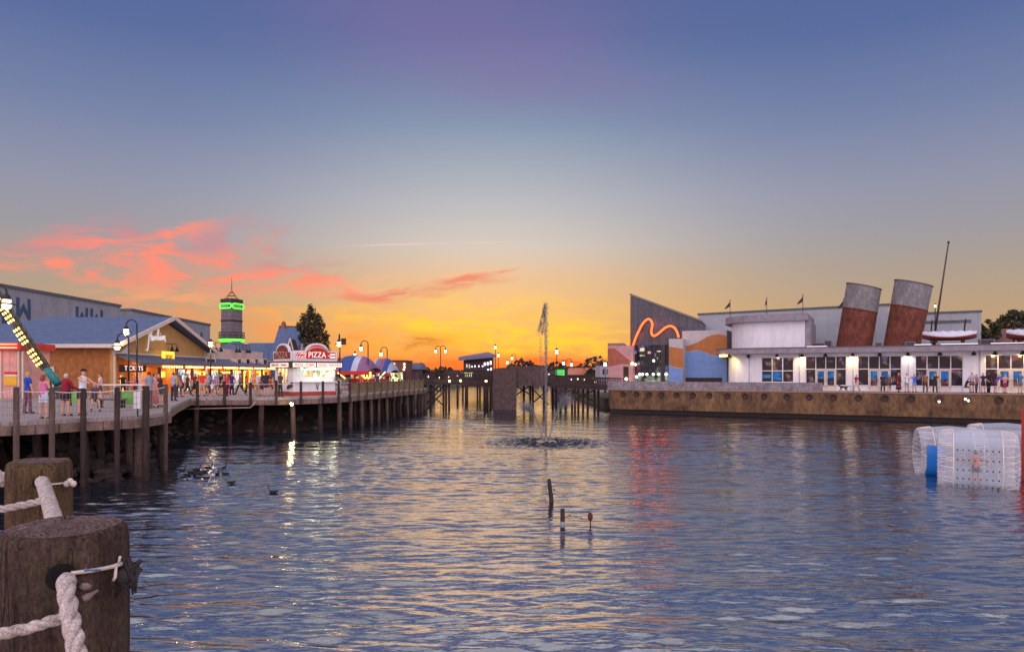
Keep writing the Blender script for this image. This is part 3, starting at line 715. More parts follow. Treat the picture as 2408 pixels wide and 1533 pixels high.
for i in range(7):
    s_ = 4 + (sA1 - 6) * i / 6; lamp(arc, (s_, P + .9, 1.95), 150, (1, .55, .16), .25, "porch_light")
tk = thing("hanging_sign", "dark hanging sign reading TICKETS in red lit letters under the porch", "sign", LF.w(LF.at(272, d=P)[0], P - .35, Z(866, LF.w(LF.at(272, d=P)[0], 0)[1])), R(90))
tw = LF.at(334, d=P)[0] - LF.at(272, d=P)[0]
MB().box(0, tw, 0, .12, -.28, .28).build("board", mat("sign_black", c(44, 24, 24), .6, .2), tk)
text("TICKETS", tk, (tw / 2, -.02, 0), .52, emi("red_white_letters", (1, .62, .58), 1.3), sx=tw / 2.6 * .95)

# blue roofs behind the arcade
def hip(name, label, x0, x1, y0, y1, ze, za_, ridge, wall_m, z0=-.5, roof=ROOF2, ov=.5):
    r = thing(name, label, "building", ((x0 + x1) / 2, (y0 + y1) / 2, 0)); hx, hy = (x1 - x0) / 2, (y1 - y0) / 2
    MB().box(-hx, hx, -hy, hy, z0, ze).build("wall", wall_m, r)
    a, b_ = hx + ov, hy + ov; ze -= .05
    rx, ry = ridge
    v = [(-a, -b_, ze), (a, -b_, ze), (a, b_, ze), (-a, b_, ze), (-rx, -ry, za_), (rx, -ry, za_), (rx, ry, za_), (-rx, ry, za_)]
    m = MB(); m.add(v, [(0, 1, 5, 4), (1, 2, 6, 5), (2, 3, 7, 6), (3, 0, 4, 7), (4, 5, 6, 7), (3, 2, 1, 0)]); m.build("roof", roof, r)
    return r
Yb = 104.0
lowh = hip("low_shop", "low shop with a broad blue hipped roof beneath the green lit tower", X(535, Yb), X(704, Yb) + 2, Yb - 5, Yb + 14, Z(846, Yb), Z(806, Yb), (3.3, 4), mat("teal_grey_wall", c(84, 104, 106), .8, .2))
MB().box(-5.9, 5.2, -6.2, -5.4, Z(860, Yb), Z(850, Yb)).build("dark_gutter", mat("gutter", c(46, 52, 48), .7, .2), lowh)
hip("pyramid_shop", "small shop with a grey blue pyramid roof left of the broad blue roof", X(497, 100), X(575, 100), 99, 107, Z(835, 100), Z(800, 100), (.4, .4), mat("teal_grey_wall", c(84, 104, 106), .8, .2), roof=ROOFG)
# steep blue gable house
gh = thing("steep_roofed_house", "steep blue roofed house with white gable and chimney in front of the tall tree", "building", (X(690, 100), 100, 0))
f_ = lambda vx, vy, Y=100.0: (X(vx, Y) - X(690, 100), Y - 100, Z(vy, Y))
m = MB(); m.prism([f_(656, 768, 102), f_(723, 769, 102), f_(702, 846, 97), f_(632, 846, 97)], (0, .12, .12)); m.prism([f_(723, 769, 102), f_(656, 768, 102), f_(672, 835, 107), f_(742, 835, 107)], (0, -.12, .12)); m.build("roof", ROOF2, gh)
MB().prism([f_(723, 772, 102), f_(704, 842, 97.2), f_(739, 838, 106.8)], (-.4, 0, 0)).build("gable", PINKW, gh)
b = MB(); b.beam(f_(723.5, 768, 102), f_(703, 846, 97), .25, .3); b.beam(f_(723.5, 768, 102), f_(742, 835, 106.9), .25, .3); b.build("bargeboards", TRIM, gh)
MB().box(f_(640, 0, 97)[0], f_(703, 0, 97)[0], -2.6, 6, -.5, Z(846, 97)).build("wall", mat("blue_grey_wall", c(74, 92, 134), .8, .2), gh)
ch_ = MB(); ch_.box(f_(663, 0, 102)[0], f_(671, 0, 102)[0], 1.6, 2.4, Z(775, 102), Z(762, 102)); ch_.lathe([(.3, 0), (.3, .25), (.12, .45)], (f_(667, 0, 102)[0], 2, Z(762, 102)), 10); ch_.build("chimney", mat("chimney_brick", c(150, 100, 84), .9, .25), gh)
dm_ = MB(); dm_.prism([f_(676, 822, 95.6), f_(682, 797, 96.0), f_(688.5, 822, 95.6)], (0, 2.4, 0)); dm_.build("dormer", DOORW, gh)
b = MB(); b.beam(f_(675.5, 823, 95.5), f_(682, 795.5, 95.9), .14, .16); b.beam(f_(689, 823, 95.5), f_(682, 795.5, 95.9), .14, .16); b.build("dormer_trim", TRIM, gh)

# the lookout tower with the green neon
TY = 112.0; tx = X(545, TY)
tw_ = thing("lookout_tower", "dark panelled tower with green neon band, railed balcony and needle spire", "tower", (tx, TY, 0), R(-22))
PAN = seams(seams(mat("tower_panels", c(120, 108, 112), .8, .2, 2, .1, fine=.2), 2, .7, .06, .55), 0, .55, .08, .6)
DKT = mat("tower_dark_trim", c(66, 50, 50), .7, .2)
r8 = .5 * (X(567, TY) - X(523, TY)); a_ = r8 * .74
MB().box(-a_, a_, -a_, a_, -.5, Z(706, TY)).build("shaft", PAN, tw_)
zt = Z(704, TY)
MB().box(-a_ - .08, a_ + .08, -a_ - .08, a_ + .08, zt - .65, zt - .02).box(-a_ - .05, a_ + .05, -a_ - .05, a_ + .05, Z(757, TY), Z(753, TY)).build("cornice", DKT, tw_)
b = MB()
for z in (zt, zt + .55, zt + 1.0): b.lathe([(a_ * 1.05 - (z - zt) * 1.05, z), (a_ * 1.05 - (z - zt) * 1.05, z + .08)], n=8)
for j in range(8): w = j * math.pi / 4; b.beam((a_ * math.cos(w), a_ * math.sin(w), zt), (.12 * math.cos(w), .12 * math.sin(w), zt + 1.35), .07, .07)
b.lathe([(.3, zt + 1.15), (.02, zt + 1.6)], n=8); b.build("lattice_cap", mat("cap_bronze", c(160, 120, 84), .5, .2), tw_)
MB().tube([(0, 0, zt + 1.4), (0, 0, Z(652, TY))], [.07, .025], 6).build("spire", DKT, tw_)
GNEON = emi("green_neon", (.16, 1, .06), 1.3, (.1, .4, .1)); GPAN = emi("green_lit_board", (.2, .85, .12), .5, (.1, .4, .1))
for k, (rot_, l0) in enumerate(((0, "neon_sign"), (R(90), "neon_sign"))):
    bd = MB(); zz = (Z(714, TY) + Z(728, TY)) / 2; hh = .42
    pts = [(a_ * .98 * math.cos(w) * 1 if 0 else (a_ * .72 + hh * math.cos(w)) if abs(w) <= math.pi / 2 else 0, 0, hh * math.sin(w)) for w in np.linspace(-math.pi / 2, math.pi / 2, 9)]
    ring = [(x, -a_ - .16, zz + z) for x, _, z in pts] + [(-x, -a_ - .16, zz - z) for x, _, z in pts]
    bd.prism(ring, (0, .1, 0)); o = bd.build(l0, GPAN, tw_); o.rotation_euler = (0, 0, rot_)
    o2 = MB().tube([(x, y - .06, z) for x, y, z in ring + ring[:1]], .085, 6).build("neon_outline", GNEON, o)
    mk = MB()
    for q in range(6): mk.box(-.9 + q * .27, -.8 + q * .27, -a_ - .19, -a_ - .162, zz - .2, zz + .2)
    mk.ball((.82, -a_ - .18, zz), .17, 8, 5); mk.build("sign_marks", mat("neon_dark_marks", c(30, 60, 24), .6, .1), o)
zb0, zb1 = Z(803, TY), Z(782, TY); rb_ = (X(573, TY) - X(517, TY)) / 2
b = MB(); b.lathe([(rb_, zb0 + .45), (rb_ + .15, zb0 + .55), (rb_, zb0 + .62)], n=20)
for z in (zb0 + 1.0, zb1): b.tube([(rb_ * math.cos(w), rb_ * math.sin(w), z) for w in np.linspace(0, 6.283, 21)], .045, 5)
for j in range(14): w = j * 6.283 / 14; b.tube([(rb_ * math.cos(w), rb_ * math.sin(w), zb0 + .5), (rb_ * math.cos(w), rb_ * math.sin(w), zb1)], .04, 5)
b.build("balcony", DKT, tw_)
MB().lathe([(rb_ - .35, zb0 - .15), (rb_ + .05, zb0 + .1), (rb_ + .02, zb0 + .4), (rb_ - .4, zb0 + .4)], n=20).build("neon_ring", GNEON, tw_)

# red and pink booth at the left edge
bo = thing("ticket_booth", "pink booth with a glowing red band, yellow poster and shutters at the left edge", "booth", (X(-30, 46), 46, 0))
bw = X(46, 46) - X(-30, 46)
MB().box(0, bw, 0, 3, 0, Z(822, 46)).build("wall", seams(mat("booth_pink", c(214, 160, 150), .8, .2, 2, .1), 0, .5, .2, .8), bo)
MB().box(-.2, bw + .35, -.35, 3.1, Z(822, 46), Z(806, 46)).build("fascia", mat("booth_red", c(190, 40, 30), .5, .15), bo)
b = MB(); [MB().tube([(0, -.4, Z(v_, 46)), (bw + .1, -.4, Z(v_, 46))], .05, 6).build("neon_tube", emi("red_neon", (1, .12, .05), 5), bo) for v_ in (818, 810)]
x0, x1 = X(12, 46) - X(-30, 46), X(41, 46) - X(-30, 46)
pb = MB().box(x0, x1, -.08, -.002, Z(906, 46), Z(884, 46)).build("poster", mat("poster_yellow", c(226, 172, 44), .6, .1), bo)
MB().box(x0, x1, -.082, -.003, Z(884, 46) + .002, Z(880.5, 46)).build("poster_band", WHITE, pb)
MB().box(x0, x1, -.084, -.004, Z(880.5, 46) + .002, Z(874, 46)).build("poster_header", mat("poster_red", c(196, 56, 60), .6, .1), pb)
lamp(bo, (bw * .6, -.7, Z(814, 46)), 14, (1, .2, .1), .2, "neon_glow")
for j, vx in enumerate((2, 44, 54)):
    MB().box(X(vx, 46) - X(-30, 46), X(vx + 3, 46) - X(-30, 46), -.12, -.004, 0, Z(826, 46)).build("pilaster", TRIM, bo)

# boom of a ride, lattice with rows of bulbs
bm_ = thing("ride_boom", "slanting dark lattice boom with rows of golden bulbs and a teal end cone", "ride arm", (X(133, 45), 45, 0))
pl = lambda vx, vy: np.array((X(vx, 45) - X(133, 45), 0.0, Z(vy, 45)))
pa, pb_ = pl(108, 866), pl(-60, 610); dr = (pb_ - pa) / np.linalg.norm(pb_ - pa); nx = np.array((dr[2], 0, -dr[0])); ny = np.array((0, 1.0, 0)); rr = .27
b = MB()
for j in range(6): w = j * math.pi / 3; o_ = nx * rr * math.cos(w) + ny * rr * math.sin(w); b.tube([pa + o_, pb_ + o_], .05, 5)
Ln = np.linalg.norm(pb_ - pa)
for i in range(int(Ln / .62)):
    p = pa + dr * (.3 + i * .62); b.tube([p + nx * rr * math.cos(w) + ny * rr * math.sin(w) for w in np.linspace(0, 6.283, 9)], .035, 4)
b.tube([pa, pb_], rr * .62, 8)
b.build("lattice", mat("boom_green_black", c(84, 84, 70), .5, .3), bm_)
blocs = []
for i in range(int(Ln / .34)):
    if i % 5 == 4: continue
    p = pa + dr * (.35 + i * .34)
    for j in (-1, 0, 1): q = p + nx * rr * .75 * j * .9 + ny * (-.4); blocs.append(tuple(q))
multi("light_bulb", MB().tube([dr * -.07, dr * .07], .045, 5), emi("gold_bulb", (1, .58, .1), 6), blocs, bm_)
pe = pl(138, 903); b = MB(); b.tube([pa, pa * .6 + pe * .4, pe], [rr * .7, rr * .9, rr * 1.05], 12); b.build("end_cone", mat("teal_paint", c(44, 122, 120), .5, .2), bm_)
MB().box(pe[0] - .6, pe[0] + .6, -.6, .6, 0, pe[2] - .2).build("base", mat("boom_base", c(60, 56, 62), .7, .2), bm_)

# ------------------------------------------------------------------ pizza kiosk
KX, KY, KA = X(689, 49.9), 49.9, 42.0
ks = thing("pizza_kiosk", "white pizza kiosk with arched red signboards and a lit serving window", "kiosk", (KX, KY, 0), R(KA))
KW, KD = 3.55, 3.5
RED = mat("sign_red", c(196, 44, 34), .55, .12); MAROON = mat("sign_maroon", c(112, 42, 40), .6, .15); CREAM = emi("cream_lightbox", (1, .88, .72), .55, (.8, .7, .6))
KWH = seams(mat("kiosk_white", c(226, 224, 226), .6, .08, 2, .05), 0, .9, .02, .8)
b = MB(); b.box(.06, KW - .06, .12, KD - .06, .32, 1.02); b.build("counter_wall", KWH, ks)
MB().box(0, KW, .06, KD, 0, .32).build("base", mat("kiosk_base_red", c(168, 66, 56), .7, .25), ks)
b = MB(); b.box(.06, .95, .12, .3, 1.02, 2.12); b.box(.95, KW - .06, .12, .3, 1.02, 1.42); b.box(.95, KW - .06, .12, .3, 1.95, 2.12); b.box(KW - .22, KW - .06, .12, KD, 1.02, 2.12)
b.box(.06, .2, .301, 1.0, 1.02, 2.12); b.box(.06, .2, 2.9, KD - .06, 1.02, 2.12); b.box(.061, KW - .06, KD - .2, KD - .06, 1.02, 2.12); b.build("wall", KWH, ks)
MB().box(-.02, KW + .06, -.12, .3, 1.022, 1.09).build("counter_shelf", WHITE, ks)
wn = MB().box(.96, KW - .24, .31, .34, 1.42, 1.95).build("serving_window", patches("kiosk_glass", [(1, .95, .6), (.7, .8, .3), (.5, .35, .15), (1, 1, .85)], 3.0, 1.6, lo=.32), ks)
b = MB()
for q in range(5): x = .96 + (KW - 1.2) * q / 4; b.box(x - .03, x + .03, .26, .305, 1.42, 1.95)
b.build("mullions", TRIM, wn)
sw_ = MB().box(.1, .14, 1.02, 2.88, .95, 2.1).build("side_window", WARMGL, ks)
b = MB()
for q in range(4): y = 1.02 + 1.86 * q / 3; b.box(.02, .095, y - .04, y + .04, .95, 2.1)
b.build("mullions", TRIM, sw_)
MB().box(-.32, KW + .32, -.42, KD + .3, 2.55, 2.62).box(-.3, KW + .3, -.4, KD + .28, 2.12, 2.55).build("banner_band", mat("band_dark", c(74, 40, 40), .6, .2), ks)
for x0, x1, t_, cl_ in ((-.2, 1.62, "PIZZA - CORN", (.35, .05, .04)), (1.72, KW + .22, "DOGS \u2022 NACHOS", (.55, .16, .06))):
    p_ = MB().box(x0, x1, -.44, -.405, 2.17, 2.5).build("menu_panel", CREAM, ks)
    text(t_, p_, ((x0 + x1) / 2, -.45, 2.335), .27, mat("menu_ink_" + t_[:1], cl_, .6, .05), sx=.88)
p_ = MB().box(-.34, -.305, 1.62, 3.45, 2.17, 2.5).build("menu_panel", CREAM, ks)
text("CORN DOGS", p_, (-.35, 2.53, 2.335), .27, mat("menu_ink_P", (.35, .05, .04), .6, .05), rot=(math.pi / 2, 0, -math.pi / 2), sx=.95)
p_ = MB().box(-.34, -.305, .1, 1.5, 2.17, 2.5).build("menu_panel", CREAM, ks)
MB().tube([(-.36, 1.3 - q * .09, 2.335 + .06 * math.sin(q * 1.7)) for q in range(12)], .035, 5).build("red_script_mark", RED, p_)
def arched(x0, x1, zb, zs, zt_, w0, w1):
    """signboard outline: square shoulders and a round arch between w0 and w1"""
    cx_, hw_ = (w0 + w1) / 2, (w1 - w0) / 2
    return [(x0, zb), (x1, zb), (x1, zs)] + [(cx_ + hw_ * math.cos(a), zs + (zt_ - zs) * math.sin(a)) for a in np.linspace(0, math.pi, 13)] + [(x0, zs)]
ol = arched(.02, KW - .02, 2.62, 3.42, 4.02, .95, KW - .75)
fb_ = MB().prism([(x, -.1, z) for x, z in ol], (0, .16, 0)).build("front_signboard", WHITE, ks)
il = arched(.16, KW - .16, 2.82, 3.32, 3.88, 1.08, KW - .88)
MB().prism([(x, -.13, z) for x, z in il], (0, .028, 0)).build("red_field", RED, fb_)
MB().tube([((KW + .2) / 2 + (KW - 1.96) / 2 * math.cos(a), -.15, 3.32 + .36 * math.sin(a)) for a in np.linspace(.15, math.pi - .15, 14)], .1, 6).build("arch_band", mat("faded_pink", c(206, 130, 120), .6, .15), fb_)
LT = emi("sign_letters_lit", (1, .8, .72), .5, (.9, .8, .75))
text("- PIZZA -", fb_, (1.86, -.14, 3.1), .62, LT, sx=.86)
text("CORN\nDOGS", fb_, (.57, -.14, 3.06), .29, LT, sx=1.0)
b = MB()
for z in (3.16, 2.94):
    for q in range(6): b.box(2.92 + q * .075, 2.975 + q * .075, -.15, -.135, z - .07, z + .07)
b.build("small_lettering", LT, fb_)
ol2 = arched(.1, KD - .1, 2.62, 3.4, 4.0, .5, KD - .6)
sb_ = MB().prism([(-.1, y, z) for y, z in ol2], (.16, 0, 0)).build("side_signboard", WHITE, ks)
MB().prism([(-.13, y, z) for y, z in arched(.26, KD - .26, 2.82, 3.3, 3.86, .64, KD - .74)], (.028, 0, 0)).build("maroon_field", MAROON, sb_)
text("PIZZA", sb_, (-.14, KD / 2, 3.1), .72, mat("faded_letters", c(196, 140, 120), .6, .1), rot=(math.pi / 2, 0, -math.pi / 2), sx=1.15)
MB().box(.1, KW - .1, .1, KD - .1, 2.622, 2.9).lathe([(1.1, 2.9), (1.0, 3.3), (.4, 3.5)], (KW / 2, KD / 2, 0), 4).build("roof", mat("kiosk_roof_grey", c(150, 150, 160), .7, .15), ks)
lamp(ks, (1.5, -.35, 2.0), 26, (.92, 1, .66), .2, "counter_light"); lamp(ks, (2.9, -.35, 2.0), 20, (1, .95, .62), .2, "counter_light"); lamp(ks, (-.25, 1.6, 2.0), 6, (1, .8, .5), .2, "counter_light")
MB().tube([(.5, -.3, 2.08), (.62, -.3, 2.02)], .06, 6).tube([(1.6, -.3, 2.08), (3.3, -.3, 2.08)], .03, 6).build("under_canopy_lamp", emi("green_white_tube", (.7, 1, .6), 8), ks)
MB().prism([(-.05, .14, 1.05), (-.05, 1.0, .72), (-.05, .98, .5), (-.05, .16, .72)], (.05, 0, 0)).build("dark_swoosh", mat("swoosh", c(58, 46, 46), .6, .1), ks)
b = MB(); b.beam((1.88, .1, 1.0), (1.98, .1, .46), .04, .04); b.beam((2.1, .1, 1.0), (2.0, .1, .46), .04, .04); b.build("v_mark", mat("swoosh", c(58, 46, 46), .6, .1), ks)

# ------------------------------------------------------------------ striped tents and stalls beyond the kiosk
STR = [mat("canvas_blue", c(54, 78, 140), .8, .12, 2, .05), mat("canvas_pale", c(176, 178, 196), .8, .1, 2, .05), mat("canvas_plum", c(132, 92, 128), .8, .12, 2, .05), mat("canvas_grey", c(120, 116, 128), .8, .1, 2, .05)]
def tent(vx0, vx1, Y, vt, ve, seq, label, dep=7.0):
    x0, x1 = X(vx0, Y), X(vx1, Y); r = thing("striped_tent", label, "tent", ((x0 + x1) / 2, Y, 0)); hw_ = (x1 - x0) / 2
    zt_, ze = Z(vt, Y), Z(ve, Y); n, k = 28, 14; vs = []; m = MB()
    for i in range(n + 1):
        u = -1 + 2 * i / n
        for j in range(k + 1):
            v = -1 + 2 * j / k; e = max(abs(u) ** 2.6, abs(v) ** 2.0) if 1 else 0
            vs.append((hw_ * u, dep / 2 * v, ze + (zt_ - ze) * (1 - (abs(u) ** 3.2 * .8 + abs(v) ** 2.2 * (1 - .8 * abs(u) ** 3.2)))))
    fs = []
    for i in range(n):
        for j in range(k):
            a = i * (k + 1) + j; m.k = seq[(i * len(seq)) // n]; m.add([vs[a], vs[a + k + 1], vs[a + k + 2], vs[a + 1]], [(0, 1, 2, 3)], False)
    m.build("canopy", STR, r)
    b = MB(); b.box(-hw_, hw_, -dep / 2 - .03, -dep / 2, ze - .35, ze + .02); b.build("valance", RED, r)
    for x in (-hw_ + .1, hw_ - .1):
        for y in (-dep / 2 + .1, dep / 2 - .1): MB().tube([(x, y, 0), (x, y, ze)], .05, 6).build("tent_pole", TRIM, r)
    return r
tent(788, 884, 70, 836, 873, [3, 2, 0, 0, 1, 2, 2], "larger striped barrel tent just right of the pizza kiosk")
tent(872, 931, 76, 842, 877, [2, 1, 3, 2, 0, 1], "smaller striped barrel tent at the far end of the boardwalk row")
st_ = thing("red_stall", "red fronted game stall glowing under the striped tents", "stall", (X(818, 68), 68, 0))
MB().box(0, X(905, 68) - X(818, 68), 0, 2.2, 0, 1.15).build("counter", mat("stall_red", c(150, 40, 40), .6, .25, 2), st_)
b = MB()
for i in range(7): b.box(.2 + i * .52, .5 + i * .52, .4, .6, 1.2, 1.55 + .2 * (i % 2))
b.build("goods", patches("stall_goods", [(1, .2, .1), (1, .5, .1), (.9, .8, .7), (.5, .1, .2)], 3, 1.2, lo=.35), st_)
lamp(st_, (1.7, -.3, 1.7), 30, (1, .3, .14), .3, "stall_light")
ys_ = thing("lit_arch_sign", "small yellow glowing U shaped sign under the second tent", "sign", (X(870, 69), 67.6, Z(888, 67.6)))
MB().tube([(-.33, 0, .6), (-.33, 0, .1), (-.2, 0, -.05), (0, 0, .02), (.2, 0, -.05), (.33, 0, .1), (.33, 0, .6)], .1, 6).tube([(0, 0, .02), (0, 0, .5)], .06, 5).build("tube", emi("yellow_neon", (1, .62, .04), 2.6), ys_)
for nm, p, q, mcol, lab in (("neon_tube", (794, 876), (812, 890), emi("amber_neon", (1, .5, .06), 4), "slanting amber neon tube just right of the kiosk"), ("neon_tube", (892, 890), (906, 874), emi("lime_neon", (.4, 1, .35), 4), "slanting lime green neon tube under the smaller tent")):
    Yn = 61 if p[0] < 850 else 70.5
    r = thing(nm, lab, "neon light", (X(p[0], Yn), Yn, Z(p[1], Yn)))
    e_ = (X(q[0], Yn) - X(p[0], Yn), 0, Z(q[1], Yn) - Z(p[1], Yn))
    MB().tube([(0, 0, 0), e_], .055, 6).build("tube", mcol, r); MB().beam((0, .12, -.02), (e_[0], .12, e_[2] - .02), .1, .05).build("bracket", BLACK, r)
sh = thing("lit_stall", "stall with bright yellow white shelves past the second tent", "stall", (X(912, 80), 80, 0))
MB().box(0, X(950, 80) - X(912, 80), 0, 2, 0, 2.0).build("body", mat("stall_dark", c(70, 52, 60), .7, .3), sh)
MB().box(.1, X(947, 80) - X(912, 80), -.05, -.004, .75, 1.85).build("lit_shelves", patches("shelf_glow", [(1, .95, .55), (.9, .8, .3), (.3, .25, .1)], 3.2, 1.6, lo=.36), sh)
bx = thing("brown_hall", "dark brown square hall behind the second tent with small roof lights", "building", (X(919, 96), 96, 0))
bwx = X(955, 96) - X(919, 96)
MB().box(0, bwx, 0, 6, 0, Z(849, 96)).build("wall", mat("hall_brown", c(112, 70, 62), .8, .25), bx)
MB().box(-.1, bwx + .1, -.1, 6.1, Z(849, 96) + .003, Z(847, 96)).build("parapet", BLACK, bx)
multi("wall_light", MB().ball((0, 0, 0), .13, 6, 4), emi("porch_lamp", (1, .75, .4), 6), [(X(vx, 96) - X(919, 96), -.12, Z(vy, 96)) for vx, vy in ((921, 858), (927, 856), (951, 856), (951.5, 863), (950, 869))], bx)
hip("grey_roofed_shop", "low shop with a grey blue hipped roof left of the dark trees", X(946, 104), X(984, 104), 103, 112, Z(868, 104), Z(853, 104), (1.4, 2), mat("plum_wall", c(104, 84, 92), .8, .2), roof=ROOFG)
# ------------------------------------------------------------------ right side: hull wall, ship shaped hall
RUST = mat("rusty_hull", c(92, 62, 52), 0.9, 0.45, 0.9, 0.3, col2=c(124, 94, 64), fine=0.35, stretch=(.7, 1, .3))
GREYHULL = mat("grey_bulwark", c(128, 118, 122), 0.9, 0.3, 1.5, 0.25, fine=0.35)
STUCCO = seams(mat("white_stucco", c(224, 220, 226), 0.8, 0.09, 1.2, 0.08, fine=0.06, stretch=(1, 1, .25)), 0, 2.9, .012, .75)
RIMM = mat("grey_rim", c(140, 130, 138), 0.8, 0.2, 2, 0.15, fine=0.15)
RA = R(-28.0)
hq = thing("ship_hull", "long rust brown hull wall with round portholes along the right waterfront", "ship hull", RF.w(0, quay_front), RA)
L0, L1 = RF.at(1424, d=quay_front)[0], RF.at(2440, d=quay_front)[0] + 14
Lb = RF.at(1934, d=quay_front)[0]
def hull_pts(z, inset, l1):
    return [(L0 + 1.6 + inset, 9 + 0 * inset, z), (L0 + .3 + inset, 3.2, z), (L0 + inset * .6, .9, z), (L0 + .5, .12 + inset * .4, z), (L0 + 2.2, inset, z), (l1, inset, z), (l1, 3.0, z), (L0 + 6, 9, z)]
def loft(levels, l1):
    m = MB(); vs = []
    for z, ins in levels: vs += hull_pts(z, ins, l1)
    n = 8; k = len(levels)
    m.add(vs, [(i * n + j, i * n + (j + 1) % n, (i + 1) * n + (j + 1) % n, (i + 1) * n + j) for i in range(k - 1) for j in range(n)] + [list(range(n))[::-1], [(k - 1) * n + j for j in range(n)]])
    return m
loft([(-2.12, .22), (-1.2, .06), (-.02, 0)], L1).build("plating", RUST, hq)
loft([(-3.4, .5), (-2.122, .4)], L1).build("shadow_foot", mat("hull_dark_foot", c(34, 26, 26), .8, .3), hq)  # inset foot coloured dark to paint in the shadow line above the water
b = MB(); b.box(L0 + .6, Lb, .05, .35, -.018, .84); b.box(L0 + .1, L0 + .6, .3, 3, -.018, .84); b.build("bulwark", GREYHULL, hq)
MB().box(L0 + .2, L1, -.05, .05, -.08, .0).build("rubbing_strip", mat("pale_strip", c(150, 120, 100), .8, .2), hq)
for vx in (1465, 1497, 1527, 1556, 1591, 1629, 1668, 1710, 1752, 1797, 1850, 1903, 1960, 2019, 2081, 2143, 2208, 2273, 2350):
    s_, z_ = RF.at(vx, 932, quay_front); z_ = -.52
    p_ = MB(); p_.lathe([(.31, 0), (.31, .06), (.26, .07), (.25, .02), (.001, .02)], n=16)
    o = p_.build("porthole", mat("porthole_dark", c(58, 36, 30), .7, .3), hq, (s_, -.01 + .03, z_)); o.rotation_euler = (math.pi / 2, 0, 0)
hl_ = []
for vx, vy in ((2208, 944), (2270, 938), (2277, 942)): s_, z_ = RF.at(vx, vy, quay_front); hl_.append((s_, -.1, z_))
multi("hull_light", MB().ball((0, 0, 0), .075, 7, 5), emi("small_white_lamp", (1, .9, .7), 12), hl_, hq)
# thin rail on the open part of the promenade
rr_ = MB(); rr_.tube([(Lb, .2, .52), (L1, .2, .52)], .018, 5)
for i in range(14): s_ = Lb + (L1 - Lb) * i / 13; rr_.tube([(s_, .2, 0), (s_, .2, .52)], .02, 5)
o = rr_.build("promenade_rail", mat("thin_rail", c(150, 130, 130), .6, .2), None, (0, 0, 0)); o.location = RF.w(0, quay_front); o.rotation_euler = (0, 0, RA); tag(o, "thin low metal rail along the edge of the right promenade", "railing")

ship = thing("ship_shaped_hall", "white hall shaped like an ocean liner with dark windows and a wide grey canopy", "building", RF.w(0, 0), RA)
B0, B1 = RF.at(1705)[0], RF.at(2408)[0] + 9
WH = 3.72
sets = [(1791, 1865.5, 3, 840, 899, 0), (1895, 1989.5, 4, 837.5, 917, 1), (2018, 2119, 4, 836.5, 921, 1), (2153, 2264.5, 4, 835.5, 922, 1), (2317.5, 2440, 4, 834, 923, 1)]
wl = MB(); cur = B0 + 2.2; wins = []
for a, b_, n, vt, vb, dr_ in sets:
    s0, s1 = RF.at(a)[0], RF.at(b_)[0]; zt_ = RF.at(a, vt)[1]; zb_ = RF.at(a, vb)[1] if not dr_ else .02
    wl.box(cur, s0, 0, .35, -.3, WH); wl.box(s0, s1, .001, .351, zt_, WH); wl.box(s0, s1, .001, .351, -.3, zb_)
    wins.append((s0, s1, zb_, zt_, n, dr_)); cur = s1
wl.box(cur, B1, 0, .35, -.3, WH)
arcp = [(B0 + 2.2 - 2.2 * math.sin(a), 2.2 - 2.2 * math.cos(a)) for a in np.linspace(0, math.pi / 2, 9)]
for (x0, y0), (x1, y1) in zip(arcp[:-1], arcp[1:]):
    wl.prism([(x0, y0, -.3), (x1, y1, -.3), (x1, y1, WH), (x0, y0, WH)], (.25, .25, 0))
wl.box(B0, B0 + .35, 2.2, 12, -.3, WH); wl.box(B0 + .36, B1, 11.7, 12, -.3, WH)
wl.build("wall", STUCCO, ship)
GL = patches("dark_shop_glass", [(.5, .12, .22), (.9, .5, .25), (.25, .15, .5), (.15, .25, .6), (.7, .4, .18)], 1.3, .42, (.03, .018, .025), .1, .53)
SCRN = patches("blue_screen_glass", [(.02, .2, .75), (.03, .3, .8), (.1, .4, .7), (.02, .15, .5)], 1.6, .32, (.01, .05, .15), .2, .25)
